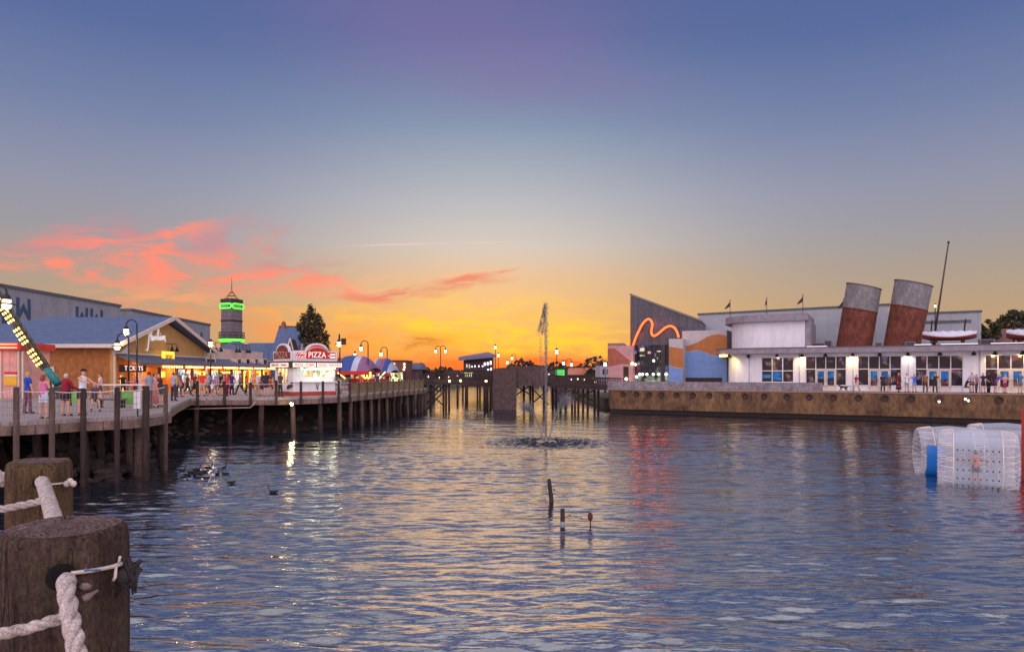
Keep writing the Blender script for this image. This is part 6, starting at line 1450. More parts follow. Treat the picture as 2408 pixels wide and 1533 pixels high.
RA_, RB_ = .172, .170
topA, topB = Z(1236, YA), Z(1082, YB)
dirA = math.atan2(-YA, -ax) - .03; zA = Z(1362, YA - RA_)
bark_post("mooring_post", "stout dark wooden mooring post nearest the viewer with a thick rope through it", ax, YA, topA, RA_, dirA, zA, P1T)
dirB = math.atan2(-YB, -bx_) + .02; zB = Z(1137, YB - RB_)
bark_post("mooring_post", "second brown mooring post with a mossy top behind the nearest one", bx_, YB, topB, RB_, dirB, zB, P2T)
def laid_rope(name, pts, r, label, strands=3, lay=None):
    """three twisted strands along a smooth path"""
    P_ = [np.array(p, float) for p in pts]; path = []
    for i in range(len(P_) - 1):
        p0, p1, p2, p3 = P_[max(0, i - 1)], P_[i], P_[i + 1], P_[min(len(P_) - 1, i + 2)]
        for q in range(14): u = q / 14; path.append(.5 * (2 * p1 + (p2 - p0) * u + (2 * p0 - 5 * p1 + 4 * p2 - p3) * u * u + (3 * p1 - p0 - 3 * p2 + p3) * u ** 3))
    path.append(P_[-1])
    # resample
    seg = [0]; 
    for a, b_ in zip(path[:-1], path[1:]): seg.append(seg[-1] + np.linalg.norm(b_ - a))
    L_ = seg[-1]; n = max(12, int(L_ / (r * .45))); us = np.linspace(0, L_, n); path = [np.array([np.interp(u, seg, [p[k] for p in path]) for k in range(3)]) for u in us]
    lay = lay or r * 7; b = MB(); a = None; frames = []
    for i, p in enumerate(path):
        d = path[min(i + 1, n - 1)] - path[max(i - 1, 0)]; d = d / np.linalg.norm(d)
        if a is None: a = np.cross(d, (0, 1, .3)); a = a / np.linalg.norm(a)
        a = a - d * np.dot(a, d); a = a / np.linalg.norm(a); frames.append((a, np.cross(d, a)))
    for s_ in range(strands):
        tp = []
        for i, p in enumerate(path): w = 2 * math.pi * (us[i] / lay + s_ / strands); tp.append(p + (frames[i][0] * math.cos(w) + frames[i][1] * math.sin(w)) * r * .52)
        b.tube(tp, r * .56, 7)
    return tag(b.build(name, ROPEM), label, "rope")
def S3(vx, vy, Y): return (X(vx, Y), Y, Z(vy, Y))
laid_rope("mooring_rope", [S3(160, 1372, YA - .12), S3(157, 1364, YA - .2), S3(155, 1380, YA - .27), S3(166, 1450, YA - .33), S3(182, 1540, YA - .40), S3(205, 1700, YA - .5)], .021, "thick white rope hanging from the hole in the nearest mooring post", lay=.15)
laid_rope("mooring_rope", [S3(-30, 1506, YA - .3), S3(0, 1491, YA - .29), S3(60, 1478, YA - .25), S3(120, 1460, YA - .24), S3(165, 1448, YA - .21)], .0155, "thin white rope crossing the front of the nearest mooring post")
laid_rope("mooring_rope", [S3(100, 1138, YB - .1), S3(99, 1133, YB - .22), S3(103, 1142, YB - .3), S3(112, 1170, YB - .5), S3(124, 1210, YB - .9), S3(134, 1250, YB - 1.4), S3(140, 1285, YB - 1.9)], .034, "thick white rope running from the second mooring post to the nearest one", lay=.2)
laid_rope("mooring_rope", [S3(4, 1196, YB - .3), S3(14, 1195, YB - .3), S3(60, 1186, YB - .25), S3(104, 1176, YB - .24)], .021, "thin white rope wrapped across the second mooring post")
laid_rope("mooring_rope", [S3(-40, 1113, 4.6), S3(0, 1124, 4.5), S3(14, 1128, 4.45)], .05, "thick white rope end leaving the picture left of the second mooring post", lay=.3)
cd = mat("tie_cord", c(206, 190, 180), .8, .15, 20, .2)
def cord(pts, r, label, extra=None):
    b = MB(); b.tube(pts, r, 6)
    if extra: extra(b)
    return tag(b.build("tie_cord", cd), label, "cord")
def around(x, y, rad, w0, w1, z0, z1, n=12): return [(x + rad * math.cos(w), y + rad * math.sin(w), z0 + (z1 - z0) * (w - w0) / (w1 - w0)) for w in np.linspace(w0, w1, n)]
wA = dirA + .12
cord(around(ax, YA, RA_ + .008, wA, R(12), zA + .008, Z(1322, YA) - .005), .006, "thin pale cord tied round the nearest post beside the thick rope", lambda b: (b.tube([(ax + RA_ + .003, YA - .03, Z(1318, YA)), (ax + RA_ + .012, YA - .05, Z(1345, YA)), (ax + RA_ + .006, YA - .05, Z(1352, YA))], .005, 5), b.tube([(ax + RA_ + .003, YA - .02, Z(1325, YA)), (ax + RA_ + .02, YA - .04, Z(1300, YA))], .004, 5)))
cord(around(bx_, YB, RB_ + .01, dirB + .1, R(4), zB - .012, zB - .02), .006, "thin pale cord tied round the second post", lambda b: [b.ball((bx_ + RB_ + .03 + .02 * q, YB - .05, zB - .02 + .015 * (q % 2)), .02, 6, 4) for q in range(3)])
pts = around(ax, YA, RA_ + .012, R(-32), R(8), Z(1395, YA - .15), Z(1378, YA - .12))
b = MB(); b.ball(pts[8], .028, 8, 6, (1, 1, .8)); b.ball(pts[10], .032, 8, 6, (1, 1, 1.1)); rgk = random.Random(2)
for q in range(9): p = Vector(pts[10]); b.tube([p, p + Vector((rgk.uniform(-.02, .06), -.03, rgk.uniform(-.02, .05))), p + Vector((rgk.uniform(-.02, .08), -.04, rgk.uniform(-.07, .04)))], [.008, .007, .003], 5)
tag(b.build("rope_knot", mat("dark_frayed_rope", c(56, 50, 52), .95, .35, 20, .4)), "dark frayed knot of old rope on the right of the nearest post", "knot")
b = MB(); q1, q2 = around(ax, YA, RA_ + .01, R(-44), R(-24), Z(1388, YA - .17), Z(1405, YA - .15), 6), around(ax, YA, RA_ + .012, R(-42), R(-30), Z(1422, YA - .17), Z(1406, YA - .16), 5)
b.tube(q1[:3], [.008, .012, .008], 6); b.tube(q2, [.009, .012, .008, .006, .004], 6); tag(b.build("rope_end", mat("grey_rope_end", c(136, 112, 112), .95, .25, 20, .3)), "two short frayed grey rope ends on the nearest post", "rope end")
b = MB(); q1 = around(ax, YA, RA_ + .014, R(-40), R(-28), Z(1352, YA - .17), Z(1358, YA - .16), 4); b.ball(q1[0], .005, 6, 4); b.ball(q1[2], .0045, 6, 4); b.tube([q1[0], q1[1], q1[3]], .0025, 5); tag(b.build("blue_tag", mat("blue_twine", c(92, 120, 166), .7, .2)), "tiny scrap of blue twine under the cord on the nearest post", "twine")

# ------------------------------------------------------------------ small deck furniture
for a, b_, Y, lab in ((284, 321, 33.5, "bright green low screen between the bend posts of the near deck"), (167, 186, 35, "small bright green screen behind the man in the white vest")):
    r = thing("green_screen", lab, "screen", (X(a, Y), Y, 0)); w_ = X(b_, Y) - X(a, Y)
    MB().box(0, w_, -.02, .02, .14, Z(921, Y)).build("panel", mat("green_mesh_panel", c(96, 168, 70), .8, .3, 2, .1, col2=c(130, 190, 90)), r)
    for x in (0, w_): MB().box(x - .03, x + .03, -.03, .03, 0, Z(919, Y)).build("post", BLACK, r)
o = MB().box(0, X(345, 40) - X(222, 40), -.05, .05, .98, 1.06).build("white_counter_rail", WHITE, None, (X(222, 40), 40, 0)); 
rt = thing("white_rail_fence", "long white topped rail fence behind the people on the near deck", "fence", (X(222, 40), 40, 0)); o.location = (0, 0, 0); o.parent = rt
for i in range(7): MB().box(-.03, .03, -.03, .03, 0, .98).build("post", mat("thin_rail", c(150, 130, 130), .6, .2), rt, ((X(345, 40) - X(222, 40)) * i / 6, 0, 0))
r = thing("notice_board", "small white notice fixed to the bend post of the near deck", "sign", (X(324, 26.6), 26.55, 0))
MB().box(-.13, .13, -.02, .02, .3, .98).build("panel", WHITE, r); MB().box(-.02, .02, .021, .06, 0, .9).build("stake", WOOD_DK, r)
r = thing("bench", "low plain bench behind the crouching figure on the near deck", "bench", (X(262, 33), 33, 0))
MB().box(-.7, .7, -.2, .2, .38, .44).build("seat", WOOD_LT, r)
for x in (-.55, .55): MB().box(x - .04, x + .04, -.18, .18, 0, .38).build("leg", WOOD_DK, r)
hn = thing("pipe", "pale bent pipe under the long boardwalk left of the floodlight", "pipe", (X(405, 45.4), 45.3, 0))
MB().tube([(0, 0, Z(962, 45.4)), (X(590, 45.4) - X(405, 45.4), 0, Z(958, 45.4)), (X(598, 45.4) - X(405, 45.4), 0, Z(950, 45.4)), (X(601, 45.4) - X(405, 45.4), 0, Z(944, 45.4))], .045, 6).build("tube", mat("pale_pipe", c(160, 136, 130), .6, .2), hn)
# ------------------------------------------------------------------ people
def skeleton(lean=0.0, armL=(.1, .12, .15), armR=(.1, .12, .15), legL=(.08, .05, .05), legR=(-.08, .05, .05), head=(0, 0), sit=False, fat=1.0):
    """joints of a 1.72 m figure facing -y; angles: forward swing, outward swing, bend"""
    nodes, edges = [], []
    def nd(p, r, t_, parent=None):
        nodes.append((Vector(p), r, t_)); i = len(nodes) - 1
        if parent is not None: edges.append((parent, i))
        return i
    def dr(f, o): return Vector((o, -math.sin(f), -math.cos(f))).normalized()
    pel = Vector((0, 0, .92)); up = Vector((0, -math.sin(lean), math.cos(lean))); f = fat
    p0 = nd(pel, (.125 * f, .10 * f), 'hip')
    p1 = nd(pel + up * .17, (.118 * f, .092 * f), 'torso', p0); p2 = nd(pel + up * .36, (.142 * f, .105 * f), 'torso', p1)
    p3 = nd(pel + up * .49, (.11, .075), 'torso', p2); nk = pel + up * .56; p4 = nd(nk, (.05, .05), 'neck', p3)
    hu = (up + Vector((head[1] * .5, -math.sin(head[0]), 0))).normalized()
    p5 = nd(nk + hu * .07 + Vector((0, -.01, 0)), (.062, .07), 'head', p4); p6 = nd(nk + hu * .15 + Vector((0, -.012, 0)), (.078, .096), 'head', p5); p7 = nd(nk + hu * .235, (.06, .075), 'head', p6)
    fw = Vector((0, -1, 0)); nd(nk + hu * .125 + fw * .10, (.013, .013), 'head', p6)
    for sx in (-1, 1): nd(nk + hu * .13 + Vector((sx * .084, .0, 0)), (.012, .018), 'head', p6)
    for sx, a in ((-1, armL), (1, armR)):
        sh_ = pel + up * .485 + Vector((sx * .175 * (1 + (f - 1) * .4), 0, 0)); i0 = nd(sh_, (.056, .056), 'uparm', p3)
        el = sh_ + dr(a[0], sx * a[1]) * .28; i1 = nd((sh_ + el) / 2, (.05, .05), 'uparm', i0); i2 = nd(el, (.038, .038), 'arm', i1)
        fd = dr(a[0] + a[2], sx * a[1] * (.4 if a[2] < 1.6 else -.6)); wr = el + fd * .25; i3 = nd(wr, (.026, .026), 'arm', i2); pm = wr + fd * .07; i4 = nd(pm, (.036, .02), 'hand', i3)
        side_ = fd.cross(Vector((sx, 0, 0))).normalized(); lat = fd.cross(side_).normalized()
        for q, fl in ((-1.5, .06), (-.5, .075), (.5, .07), (1.5, .055)):
            k1 = pm + fd * (fl * .6 + .02) + side_ * q * .017; j1 = nd(k1, (.009, .009), 'hand', i4); nd(k1 + (fd * .8 + lat * .4 * sx).normalized() * fl * .5, (.008, .008), 'hand', j1)
        nd(wr + fd * .05 + side_ * -.045, (.010, .010), 'hand', i4)
    for sx, l in ((-1, legL), (1, legR)):
        hp = pel + Vector((sx * .085, 0, -.04)); i0 = nd(hp, (.094 * f, .094 * f), 'thigh', p0); kn = hp + dr(l[0], sx * l[1]) * .42
        i1 = nd((hp + kn) / 2, (.078 * f, .078 * f), 'thigh', i0); i2 = nd(kn, (.056, .056), 'shin', i1)
        sd = dr(l[0] - l[2], sx * l[1] * .5); an = kn + sd * .42; i3 = nd(kn + sd * .16, (.056, .06), 'shin', i2); i4 = nd(an, (.036, .04), 'shin', i3)
        tf = Vector((sx * .15, -1, 0)); i5 = nd(an + Vector((0, .03, -.05)), (.036, .034), 'foot', i4); nd(an + tf * .16 + Vector((0, 0, -.055)), (.034, .026), 'foot', i4)
    lo = min(p.z for p, _, t_ in nodes if t_ == 'foot') - .03
    return [(p - Vector((0, 0, lo)), r, t_) for p, r, t_ in nodes], edges
BODY = {}
def body(key, **kw):
    if key in BODY: return BODY[key]
    nodes, edges = skeleton(**kw)
    me = bpy.data.meshes.new("skeleton"); me.from_pydata([n[0] for n in nodes], edges, []); ob = bpy.data.objects.new("skeleton", me); COL.objects.link(ob)
    md = ob.modifiers.new("skin", 'SKIN'); md.use_smooth_shade = True
    ly = me.skin_vertices[0].data
    for i, n in enumerate(nodes): ly[i].radius = n[1]; ly[i].use_root = (i == 0)
    ss = ob.modifiers.new("sub", 'SUBSURF'); ss.levels = ss.render_levels = 1
    ev = ob.evaluated_get(bpy.context.evaluated_depsgraph_get()); m2 = bpy.data.meshes.new_from_object(ev)
    V = np.array([v.co[:] for v in m2.vertices]); NN = np.array([v.normal[:] for v in m2.vertices]); Fc = [tuple(p.vertices) for p in m2.polygons]
    segs = [(np.array(nodes[a][0]), np.array(nodes[b][0]), nodes[b][2], (nodes[a][1][0] + nodes[b][1][0]) / 2) for a, b in edges]
    tags = []
    for f_ in Fc:
        p = V[list(f_)].mean(0); best = None
        for a, b, t_, r in segs:
            ab = b - a; u = np.clip(np.dot(p - a, ab) / max(1e-9, np.dot(ab, ab)), 0, 1); d = np.linalg.norm(p - a - ab * u) - r
            if best is None or d < best[0]: best = (d, t_)
        tags.append(best[1])
    head = nodes[6][0]
    bpy.data.objects.remove(ob); bpy.data.meshes.remove(me); bpy.data.meshes.remove(m2)
    BODY[key] = (V, NN, Fc, tags, np.array(head), np.array(nodes[0][0])); return BODY[key]
POSES = {
    'stand': dict(), 'back': dict(armL=(.25, .1, .5), armR=(.05, .12, .2), legL=(.02, .09, .03), legR=(0, .09, .03)),
    'walk': dict(armL=(-.4, .1, .3), armR=(.45, .1, .4), legL=(.42, .02, .12), legR=(-.38, .02, .35)),
    'lean': dict(lean=.5, armL=(.9, .15, .5), armR=(.9, .15, .5), legL=(.05, .08, .02), legR=(-.1, .08, .05), head=(-.1, 0)),
    'rail': dict(lean=.18, armL=(.7, .2, .9), armR=(.7, .2, .9), legL=(.05, .08, .02), legR=(-.06, .08, .05)),
    'reach': dict(lean=.1, armL=(1.15, .1, .25), armR=(.95, .1, .35), legL=(.05, .1, .02), legR=(-.1, .1, .1)),
    'photo': dict(armL=(.85, .45, 1.7), armR=(.85, .45, 1.7), legL=(.02, .1, .02), legR=(0, .1, .02)),
    'sit': dict(lean=.35, armL=(.9, .1, .7), armR=(.9, .1, .7), legL=(1.45, .12, 1.5), legR=(1.35, .14, 1.45), sit=True),
    'hips': dict(armL=(-.1, .7, .9), armR=(-.1, .7, .9), legL=(.02, .12, .02), legR=(0, .12, .02)),
    'big': dict(armL=(.4, .2, .8), armR=(.4, .2, .8), legL=(.03, .1, .02), legR=(-.03, .1, .02), fat=1.3),
    'spread': dict(armL=(.1, 1.6, .2), armR=(.1, 1.6, .2), legL=(.05, .12, .05), legR=(-.05, .1, .1)),
}
SKIN = [mat("skin_light", c(214, 160, 132), .6, .1), mat("skin_tan", c(186, 128, 98), .6, .1), mat("skin_brown", c(120, 80, 60), .6, .1)]
def cloth(rgb): return mat("cloth_%d_%d_%d" % rgb, c(*rgb), .85, .18, 5, .15)
HAIR = {'black': mat("hair_black", c(34, 28, 28), .6, .2), 'brown': mat("hair_brown", c(84, 54, 38), .6, .2), 'red': mat("hair_auburn", c(132, 62, 40), .6, .2), 'grey': mat("hair_grey", c(190, 184, 184), .7, .15), 'blond': mat("hair_blond", c(196, 160, 104), .6, .2)}
EYES = mat("eye_dark", c(30, 24, 24), .3, .1)
def person(label, x, y, h, face, pose, top, bot, botkind='shorts', hair='brown', skin=0, sleeve='short', long_hair=False, cap=None, z=0.0, shoes=(60, 52, 50), group=None, parent=None):
    V, NN, Fc, tags, hd, pv = body(pose, **POSES[pose]); k = h / 1.72
    r = thing("person", label, "person", (x, y, z), face, group)
    def part(name, sel, infl, m, extra=None):
        ids, used = {}, []; fl = []
        for f_, t_ in zip(Fc, tags):
            if sel(t_, V[list(f_)].mean(0)):
                q = []
                for i in f_:
                    if i not in ids: ids[i] = len(used); used.append(i)
                    q.append(ids[i])
                fl.append(q)
        b = MB(); b.add([tuple((V[i] + NN[i] * infl) * k) for i in used], fl, True)
        if extra: extra(b)
        return b.build(name, m, r) if b.v else None
    part("body", lambda t_, p: True, 0, SKIN[skin])
    st = {'torso', 'hip'} if sleeve == 'none' else ({'torso', 'hip', 'uparm'} if sleeve == 'short' else {'torso', 'hip', 'uparm', 'arm'})
    if top: part("shirt", lambda t_, p: t_ in st and not (t_ == 'hip' and p[2] < pv[2] - .02), .016, cloth(top))
    if botkind == 'trousers': part("trousers", lambda t_, p: t_ in ('thigh', 'shin') or (t_ == 'hip' and p[2] < pv[2] + .05), .014, cloth(bot))
    elif botkind == 'shorts': part("shorts", lambda t_, p: t_ == 'thigh' or (t_ == 'hip' and p[2] < pv[2] + .05), .02, cloth(bot))
    else:
        ln_ = .42 if botkind == 'skirt' else .72
        b = MB(); b.lathe([(.135, .1), (.15, 0), (.19, -.2), (.2 + .06 * (ln_ > .5), -ln_)], tuple(pv), 16, 1, .85); b.v = [tuple(q * k for q in p) for p in b.v]; b.build("skirt" if botkind == 'skirt' else "dress", cloth(bot), r)
    part("shoes", lambda t_, p: t_ == 'foot', .008, cloth(shoes))
    def hx(b):
        if long_hair: n0 = len(b.v); b.ball((hd[0], hd[1] + .07, hd[2] - .07), .095, 9, 6, (1, .6, 1.6)); b.v[n0:] = [tuple(q * k for q in p) for p in b.v[n0:]]
    part("hair", lambda t_, p: t_ == 'head' and (p[2] > hd[2] + .045 or (p[1] > hd[1] + .02 and p[2] > hd[2] - .05)), .014, HAIR[hair], hx)
    e = MB()
    for sx in (-1, 1): e.ball(((hd[0] + sx * .03) * k, (hd[1] - .092) * k, (hd[2] + .005) * k), .011 * k, 6, 4)
    e.build("eyes", EYES, r)
    if cap:
        b = MB(); b.lathe([(.1, .05), (.098, .09), (.07, .13), (.005, .145)], tuple(hd), 12, .95, 1.12); b.prism([(hd[0] - .07, hd[1] - .09, hd[2] + .055), (hd[0] + .07, hd[1] - .09, hd[2] + .055), (hd[0] + .05, hd[1] - .2, hd[2] + .045), (hd[0] - .05, hd[1] - .2, hd[2] + .045)], (0, 0, .015)); b.v = [tuple(q * k for q in p) for p in b.v]; b.build("cap", cloth(cap), r)
    return r
D = lambda vy: EYE * F / (vy - HY)
def on_deck(vx, Y, *a, **kw): lab, h, face, pose, top, bot = a; return person(lab, X(vx, Y), Y, h, R(face), pose, top, bot, **kw)
G1 = "people on the near deck"
on_deck(65, 28.2, "person in a bright blue shirt with pale hair at the left of the near deck", 1.72, 150, 'stand', (36, 70, 170), (120, 70, 90), botkind='trousers', hair='blond', group=G1)
on_deck(103, 24.95, "woman with long red hair, pink top and white shorts seen from behind", 1.62, 170, 'back', (214, 110, 160), (206, 208, 222), hair='red', long_hair=True, group=G1, sleeve='none')
on_deck(155, 26.6, "large person in a dark red shirt and black shorts with pale hair", 1.66, 160, 'big', (140, 26, 44), (44, 22, 34), hair='grey', sleeve='long', group=G1)
on_deck(193, 26.9, "tall man in a white vest and black cap reaching forward", 1.8, 70, 'reach', (226, 230, 240), (64, 50, 50), hair='black', sleeve='none', cap=(30, 26, 28), group=G1)
on_deck(221, 29.8, "dark haired figure crouching low in grey and black by the rail", 1.6, 40, 'sit', (96, 76, 84), (36, 26, 34), hair='black', group=G1)
on_deck(236, 38.0, "woman in a pale pink top behind the white topped fence", 1.66, -70, 'stand', (226, 188, 186), (90, 70, 80), hair='brown', group=G1)
on_deck(289, 46, "person in black under the yellow doorway light left of the lamp posts", 1.65, 20, 'rail', (36, 30, 36), (40, 34, 40), botkind='trousers', hair='black', long_hair=True, group=G1)
on_deck(318, 47, "red haired person in pink seated between the two hooked lamp posts", 1.55, -30, 'rail', (206, 110, 104), (90, 50, 60), botkind='trousers', hair='red', group=G1)
on_deck(350, 32, "man in a grey plaid shirt at the bend of the near deck", 1.74, -120, 'stand', (150, 150, 162), (110, 80, 80), botkind='trousers', hair='brown', group=G1)
on_deck(363, 32.8, "woman in a long pink dress beside the man in grey plaid", 1.66, 130, 'stand', (214, 150, 150), (196, 108, 108), botkind='dress', hair='brown', group=G1)
on_deck(380, 34, "dark shirted person leaning by the last post of the near deck", 1.66, -50, 'rail', (74, 50, 54), (60, 50, 56), hair='brown', group=G1)
on_deck(408, 41, "person in a pale grey shirt facing the arcade behind the near deck", 1.72, 160, 'back', (170, 156, 166), (70, 54, 64), botkind='trousers', hair='brown', group=G1)
G2 = "people strolling along the long boardwalk"
on_deck(429, 48.5, "stooping person in a red shirt at the left of the boardwalk crowd", 1.62, -70, 'lean', (168, 36, 48), (70, 30, 46), hair='brown', group=G2)
on_deck(441, 52, "person in dark maroon close behind the stooping red shirt", 1.66, 100, 'walk', (104, 46, 58), (50, 38, 42), botkind='trousers', hair='black', group=G2)
on_deck(459, 50, "dark haired woman in a dark red top and black skirt on the boardwalk", 1.66, 20, 'stand', (120, 40, 56), (44, 30, 40), botkind='skirt', hair='red', long_hair=True, group=G2)
on_deck(452, 56, "child in olive green shorts among the boardwalk crowd", 1.25, 0, 'walk', (150, 140, 90), (110, 120, 40), hair='blond', group=G2)
on_deck(475, 49, "man in a bright orange red shirt and beige shorts on the boardwalk", 1.76, 30, 'hips', (226, 60, 30), (186, 170, 160), hair='red', group=G2)
on_deck(485, 51, "woman in a pink and white top beside the orange red shirt", 1.64, -30, 'stand', (232, 160, 160), (120, 110, 80), hair='blond', group=G2)
on_deck(505, 51.5, "girl in a mauve patterned outfit just right of the arcade lamp", 1.5, 10, 'walk', (176, 130, 156), (150, 110, 130), hair='blond', group=G2)
on_deck(520, 50.5, "person in black with a dark cap left of the red shirt and cap", 1.68, -40, 'stand', (40, 34, 40), (50, 34, 44), hair='black', cap=(40, 36, 44), group=G2)
on_deck(533, 49.5, "person in a red shirt and pinkish cap near the dark doorway", 1.62, 60, 'stand', (206, 62, 56), (110, 36, 52), botkind='trousers', hair='brown', cap=(206, 140, 150), group=G2)
on_deck(545, 52.5, "dark purple clad person in front of the purple arcade window", 1.7, 160, 'back', (70, 48, 92), (60, 36, 60), botkind='trousers', hair='black', group=G2)
on_deck(564, 53.0, "man in a grey shirt and dark trousers walking alone before the white door", 1.74, -60, 'walk', (150, 128, 136), (52, 34, 56), botkind='trousers', hair='brown', group=G2)
for q in ((414, 47.5, "person in a mustard top just right of the near deck's last post", 1.64, 60, 'walk', (190, 140, 60), (70, 60, 70), 'trousers', 'brown'),
          (421, 54, "tall person in teal under the yellow lit porch panel", 1.78, -20, 'stand', (50, 110, 116), (60, 56, 60), 'trousers', 'black'),
          (436, 57, "person in a cream shirt far back beside the white shop door", 1.68, 150, 'back', (216, 200, 180), (90, 70, 70), 'shorts', 'brown'),
          (466, 53.5, "woman in a yellow sundress half hidden in the boardwalk crowd", 1.62, 20, 'stand', (226, 180, 60), (216, 170, 60), 'dress', 'blond'),
          (492, 56, "person in a sky blue shirt behind the pink and white top", 1.72, -100, 'walk', (120, 160, 206), (60, 60, 76), 'trousers', 'brown'),
          (499, 48.2, "small child in white close to the rail by the arcade lamp", 1.05, 170, 'stand', (222, 214, 214), (150, 110, 130), 'shorts', 'blond'),
          (513, 56, "person in a striped looking grey vest deep in the crowd", 1.7, 40, 'hips', (150, 144, 150), (80, 70, 76), 'shorts', 'brown'),
          (527, 55, "woman in lime green before the amber shop front", 1.6, -60, 'walk', (130, 170, 60), (60, 50, 60), 'skirt', 'brown'),
          (579, 58, "person in brick red beside the yellow door post", 1.7, 100, 'stand', (160, 74, 50), (56, 48, 56), 'trousers', 'black'),
          (591, 51.5, "person in a pale peach top two steps left of the white shirt", 1.64, -30, 'walk', (226, 176, 150), (110, 90, 84), 'shorts', 'red')):
    on_deck(*q[:8], botkind=q[8], hair=q[9], group=G2)
on_deck(606, 49.6, "person in a white shirt and pale trousers left of the pizza kiosk", 1.72, 150, 'back', (206, 190, 190), (170, 136, 116), botkind='trousers', hair='blond', group=G2)
on_deck(617, 51, "woman in dark clothes between the white shirt and navy shirt", 1.62, -140, 'stand', (70, 52, 66), (70, 50, 60), botkind='skirt', hair='brown', long_hair=True, group=G2)
on_deck(626, 49.2, "broad man in a navy shirt left of the kiosk's side window", 1.78, 170, 'big', (44, 44, 66), (70, 58, 66), hair='brown', group=G2)
on_deck(641, 50.2, "small person in an orange top against the kiosk's left side", 1.4, 100, 'stand', (236, 130, 30), (90, 60, 50), hair='brown', group=G2)
on_deck(659, 48.6, "person in dark green in front of the kiosk's side window", 1.74, 150, 'back', (70, 72, 58), (60, 56, 52), botkind='trousers', hair='black', group=G2)
on_deck(798, 56.5, "child in pale pink and white right of the kiosk behind the pickets", 1.3, 0, 'stand', (226, 190, 196), (220, 200, 206), hair='brown', group=G2)
on_deck(848, 62.5, "person in glowing orange red under the larger striped tent", 1.6, 0, 'stand', (226, 80, 40), (150, 40, 40), botkind='trousers', hair='brown', group=G2)
on_deck(887, 67, "person in dark purple under the smaller tent beside the green tube", 1.65, 30, 'stand', (74, 56, 90), (50, 44, 60), botkind='trousers', hair='black', group=G2)
on_deck(916, 73, "dark clad person before the bright yellow shelves", 1.65, 160, 'stand', (66, 60, 50), (50, 46, 48), botkind='trousers', hair='brown', group=G2)
G3 = "people on the right promenade"
def on_quay(vx, d, lab, h, face, pose, top, bot, **kw):
    s_ = RF.at(vx, d=d)[0]; x, y, _ = RF.w(s_, d); return person(lab, x, y, h, R(face), pose, top, bot, group=G3, **kw)
on_quay(2014, -3.6, "woman in a red top walking a dog at the left of the promenade", 1.6, -60, 'walk', (176, 50, 62), (206, 190, 190), hair='brown')
on_quay(2076, -3.2, "person in dark clothes by the second glazed door", 1.6, 150, 'back', (56, 48, 66), (50, 44, 54), botkind='trousers', hair='black')
on_quay(2091, -3.0, "person in grey with a pale bag before the third window group", 1.62, -30, 'walk', (110, 92, 98), (90, 76, 80), hair='brown')
on_quay(2113, -3.5, "tall person in a long dark red coat on the promenade", 1.74, 20, 'stand', (112, 36, 44), (104, 32, 44), botkind='dress', hair='brown', sleeve='long')
on_quay(2132, -3.8, "person in a white shirt with both hands raised to the face", 1.66, 0, 'photo', (222, 220, 214), (150, 150, 140), hair='brown')
on_quay(2150, -3.8, "person in a blue shirt and light shorts with raised arms", 1.62, 0, 'photo', (56, 104, 200), (130, 150, 196), hair='brown')
on_quay(2176, -3.2, "person in a brown tan shirt left of the bright door", 1.68, 160, 'back', (140, 100, 72), (90, 56, 46), botkind='trousers', hair='brown')
on_quay(2199, -3.4, "dark silhouetted person in front of the brightly reflecting door", 1.66, -20, 'photo', (50, 44, 40), (56, 48, 46), botkind='trousers', hair='black')
on_quay(2270, -3.2, "dark figure crouching beside the white pier of wall", 1.6, 60, 'sit', (60, 40, 46), (50, 34, 40), hair='black')
on_quay(2285, -3.0, "person in a pale lilac top standing behind the crouching figure", 1.76, -20, 'rail', (190, 170, 190), (70, 40, 50), hair='brown')
on_quay(2296, -3.1, "shorter person in lavender beside the pale lilac top", 1.6, 20, 'stand', (150, 124, 150), (76, 40, 50), botkind='trousers', hair='brown')
on_quay(2312, -3.7, "person in navy blue left of the last window group", 1.7, 10, 'hips', (44, 36, 60), (50, 40, 56), hair='black')
on_quay(2325, -2.8, "very dark tall person just inside the last window group", 1.78, 0, 'stand', (44, 28, 40), (40, 28, 36), botkind='trousers', hair='black', skin=2)
on_quay(2341, -3.6, "person in a purple shirt bending forward near the right end", 1.68, 60, 'lean', (120, 80, 160), (100, 50, 76), hair='grey')
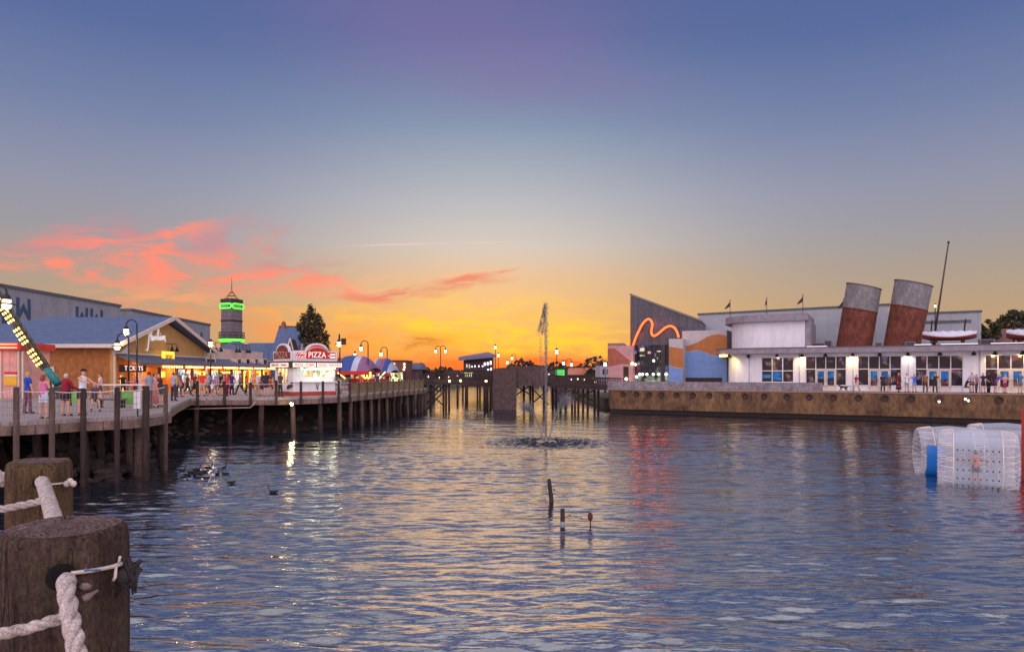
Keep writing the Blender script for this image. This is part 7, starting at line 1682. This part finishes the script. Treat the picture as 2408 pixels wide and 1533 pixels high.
on_quay(2362, -3.5, "woman in pink and magenta right of the purple shirt", 1.6, 0, 'rail', (206, 150, 160), (150, 40, 80), hair='brown', botkind='skirt')
on_quay(2399, -3.6, "person in a teal blue shirt at the right edge of the promenade", 1.72, -20, 'stand', (60, 110, 150), (120, 110, 110), hair='black')
# dog on a lead
dg = thing("dog", "dark brown dog trotting left of the woman in the red top", "dog", RF.w(RF.at(1988, d=-3.7)[0], -3.7), R(-28 + 180))
nodes = [((0, 0, .42), .10), ((.2, 0, .44), .11), ((.38, 0, .46), .10), ((.5, 0, .58), .06), ((.58, 0, .66), .065), ((.7, 0, .63), .035), ((-.12, 0, .44), .08), ((-.26, 0, .52), .025), ((-.36, 0, .6), .015)]
ed = [(0, 1), (1, 2), (2, 3), (3, 4), (4, 5), (0, 6), (6, 7), (7, 8)]
for sx in (-.06, .06):
    b0 = len(nodes); nodes += [((.38, sx, .34), .045), ((.40 + sx, sx, .18), .026), ((.38 + sx, sx, .03), .022), ((-.08, sx, .36), .055), ((-.02 - sx, sx, .24), .035), ((-.12 - sx, sx, .14), .022), ((-.09 - sx, sx, .03), .022), ((.56, sx * .8, .74), .018)]
    ed += [(2, b0), (b0, b0 + 1), (b0 + 1, b0 + 2), (6, b0 + 3), (b0 + 3, b0 + 4), (b0 + 4, b0 + 5), (b0 + 5, b0 + 6), (4, b0 + 7)]
me = bpy.data.meshes.new("body"); me.from_pydata([n[0] for n in nodes], ed, []); ob = bpy.data.objects.new("body", me); COL.objects.link(ob); ob.parent = dg
md = ob.modifiers.new("skin", 'SKIN'); md.use_smooth_shade = True
for i, n in enumerate(nodes): me.skin_vertices[0].data[i].radius = (n[1], n[1]); me.skin_vertices[0].data[i].use_root = (i == 0)
ss = ob.modifiers.new("sub", 'SUBSURF'); ss.levels = ss.render_levels = 1; me.materials.append(mat("dog_brown", c(74, 52, 46), .9, .3, 6, .2))
# child inside the large roller, seen from behind
person("child with dark hair and arms held out inside the clear water roller", X(2290, RY_), RY_ - .1, 1.24, R(165), 'spread', (196, 112, 70), (60, 66, 88), hair='black', sleeve='none', skin=1, z=WATER + zin)
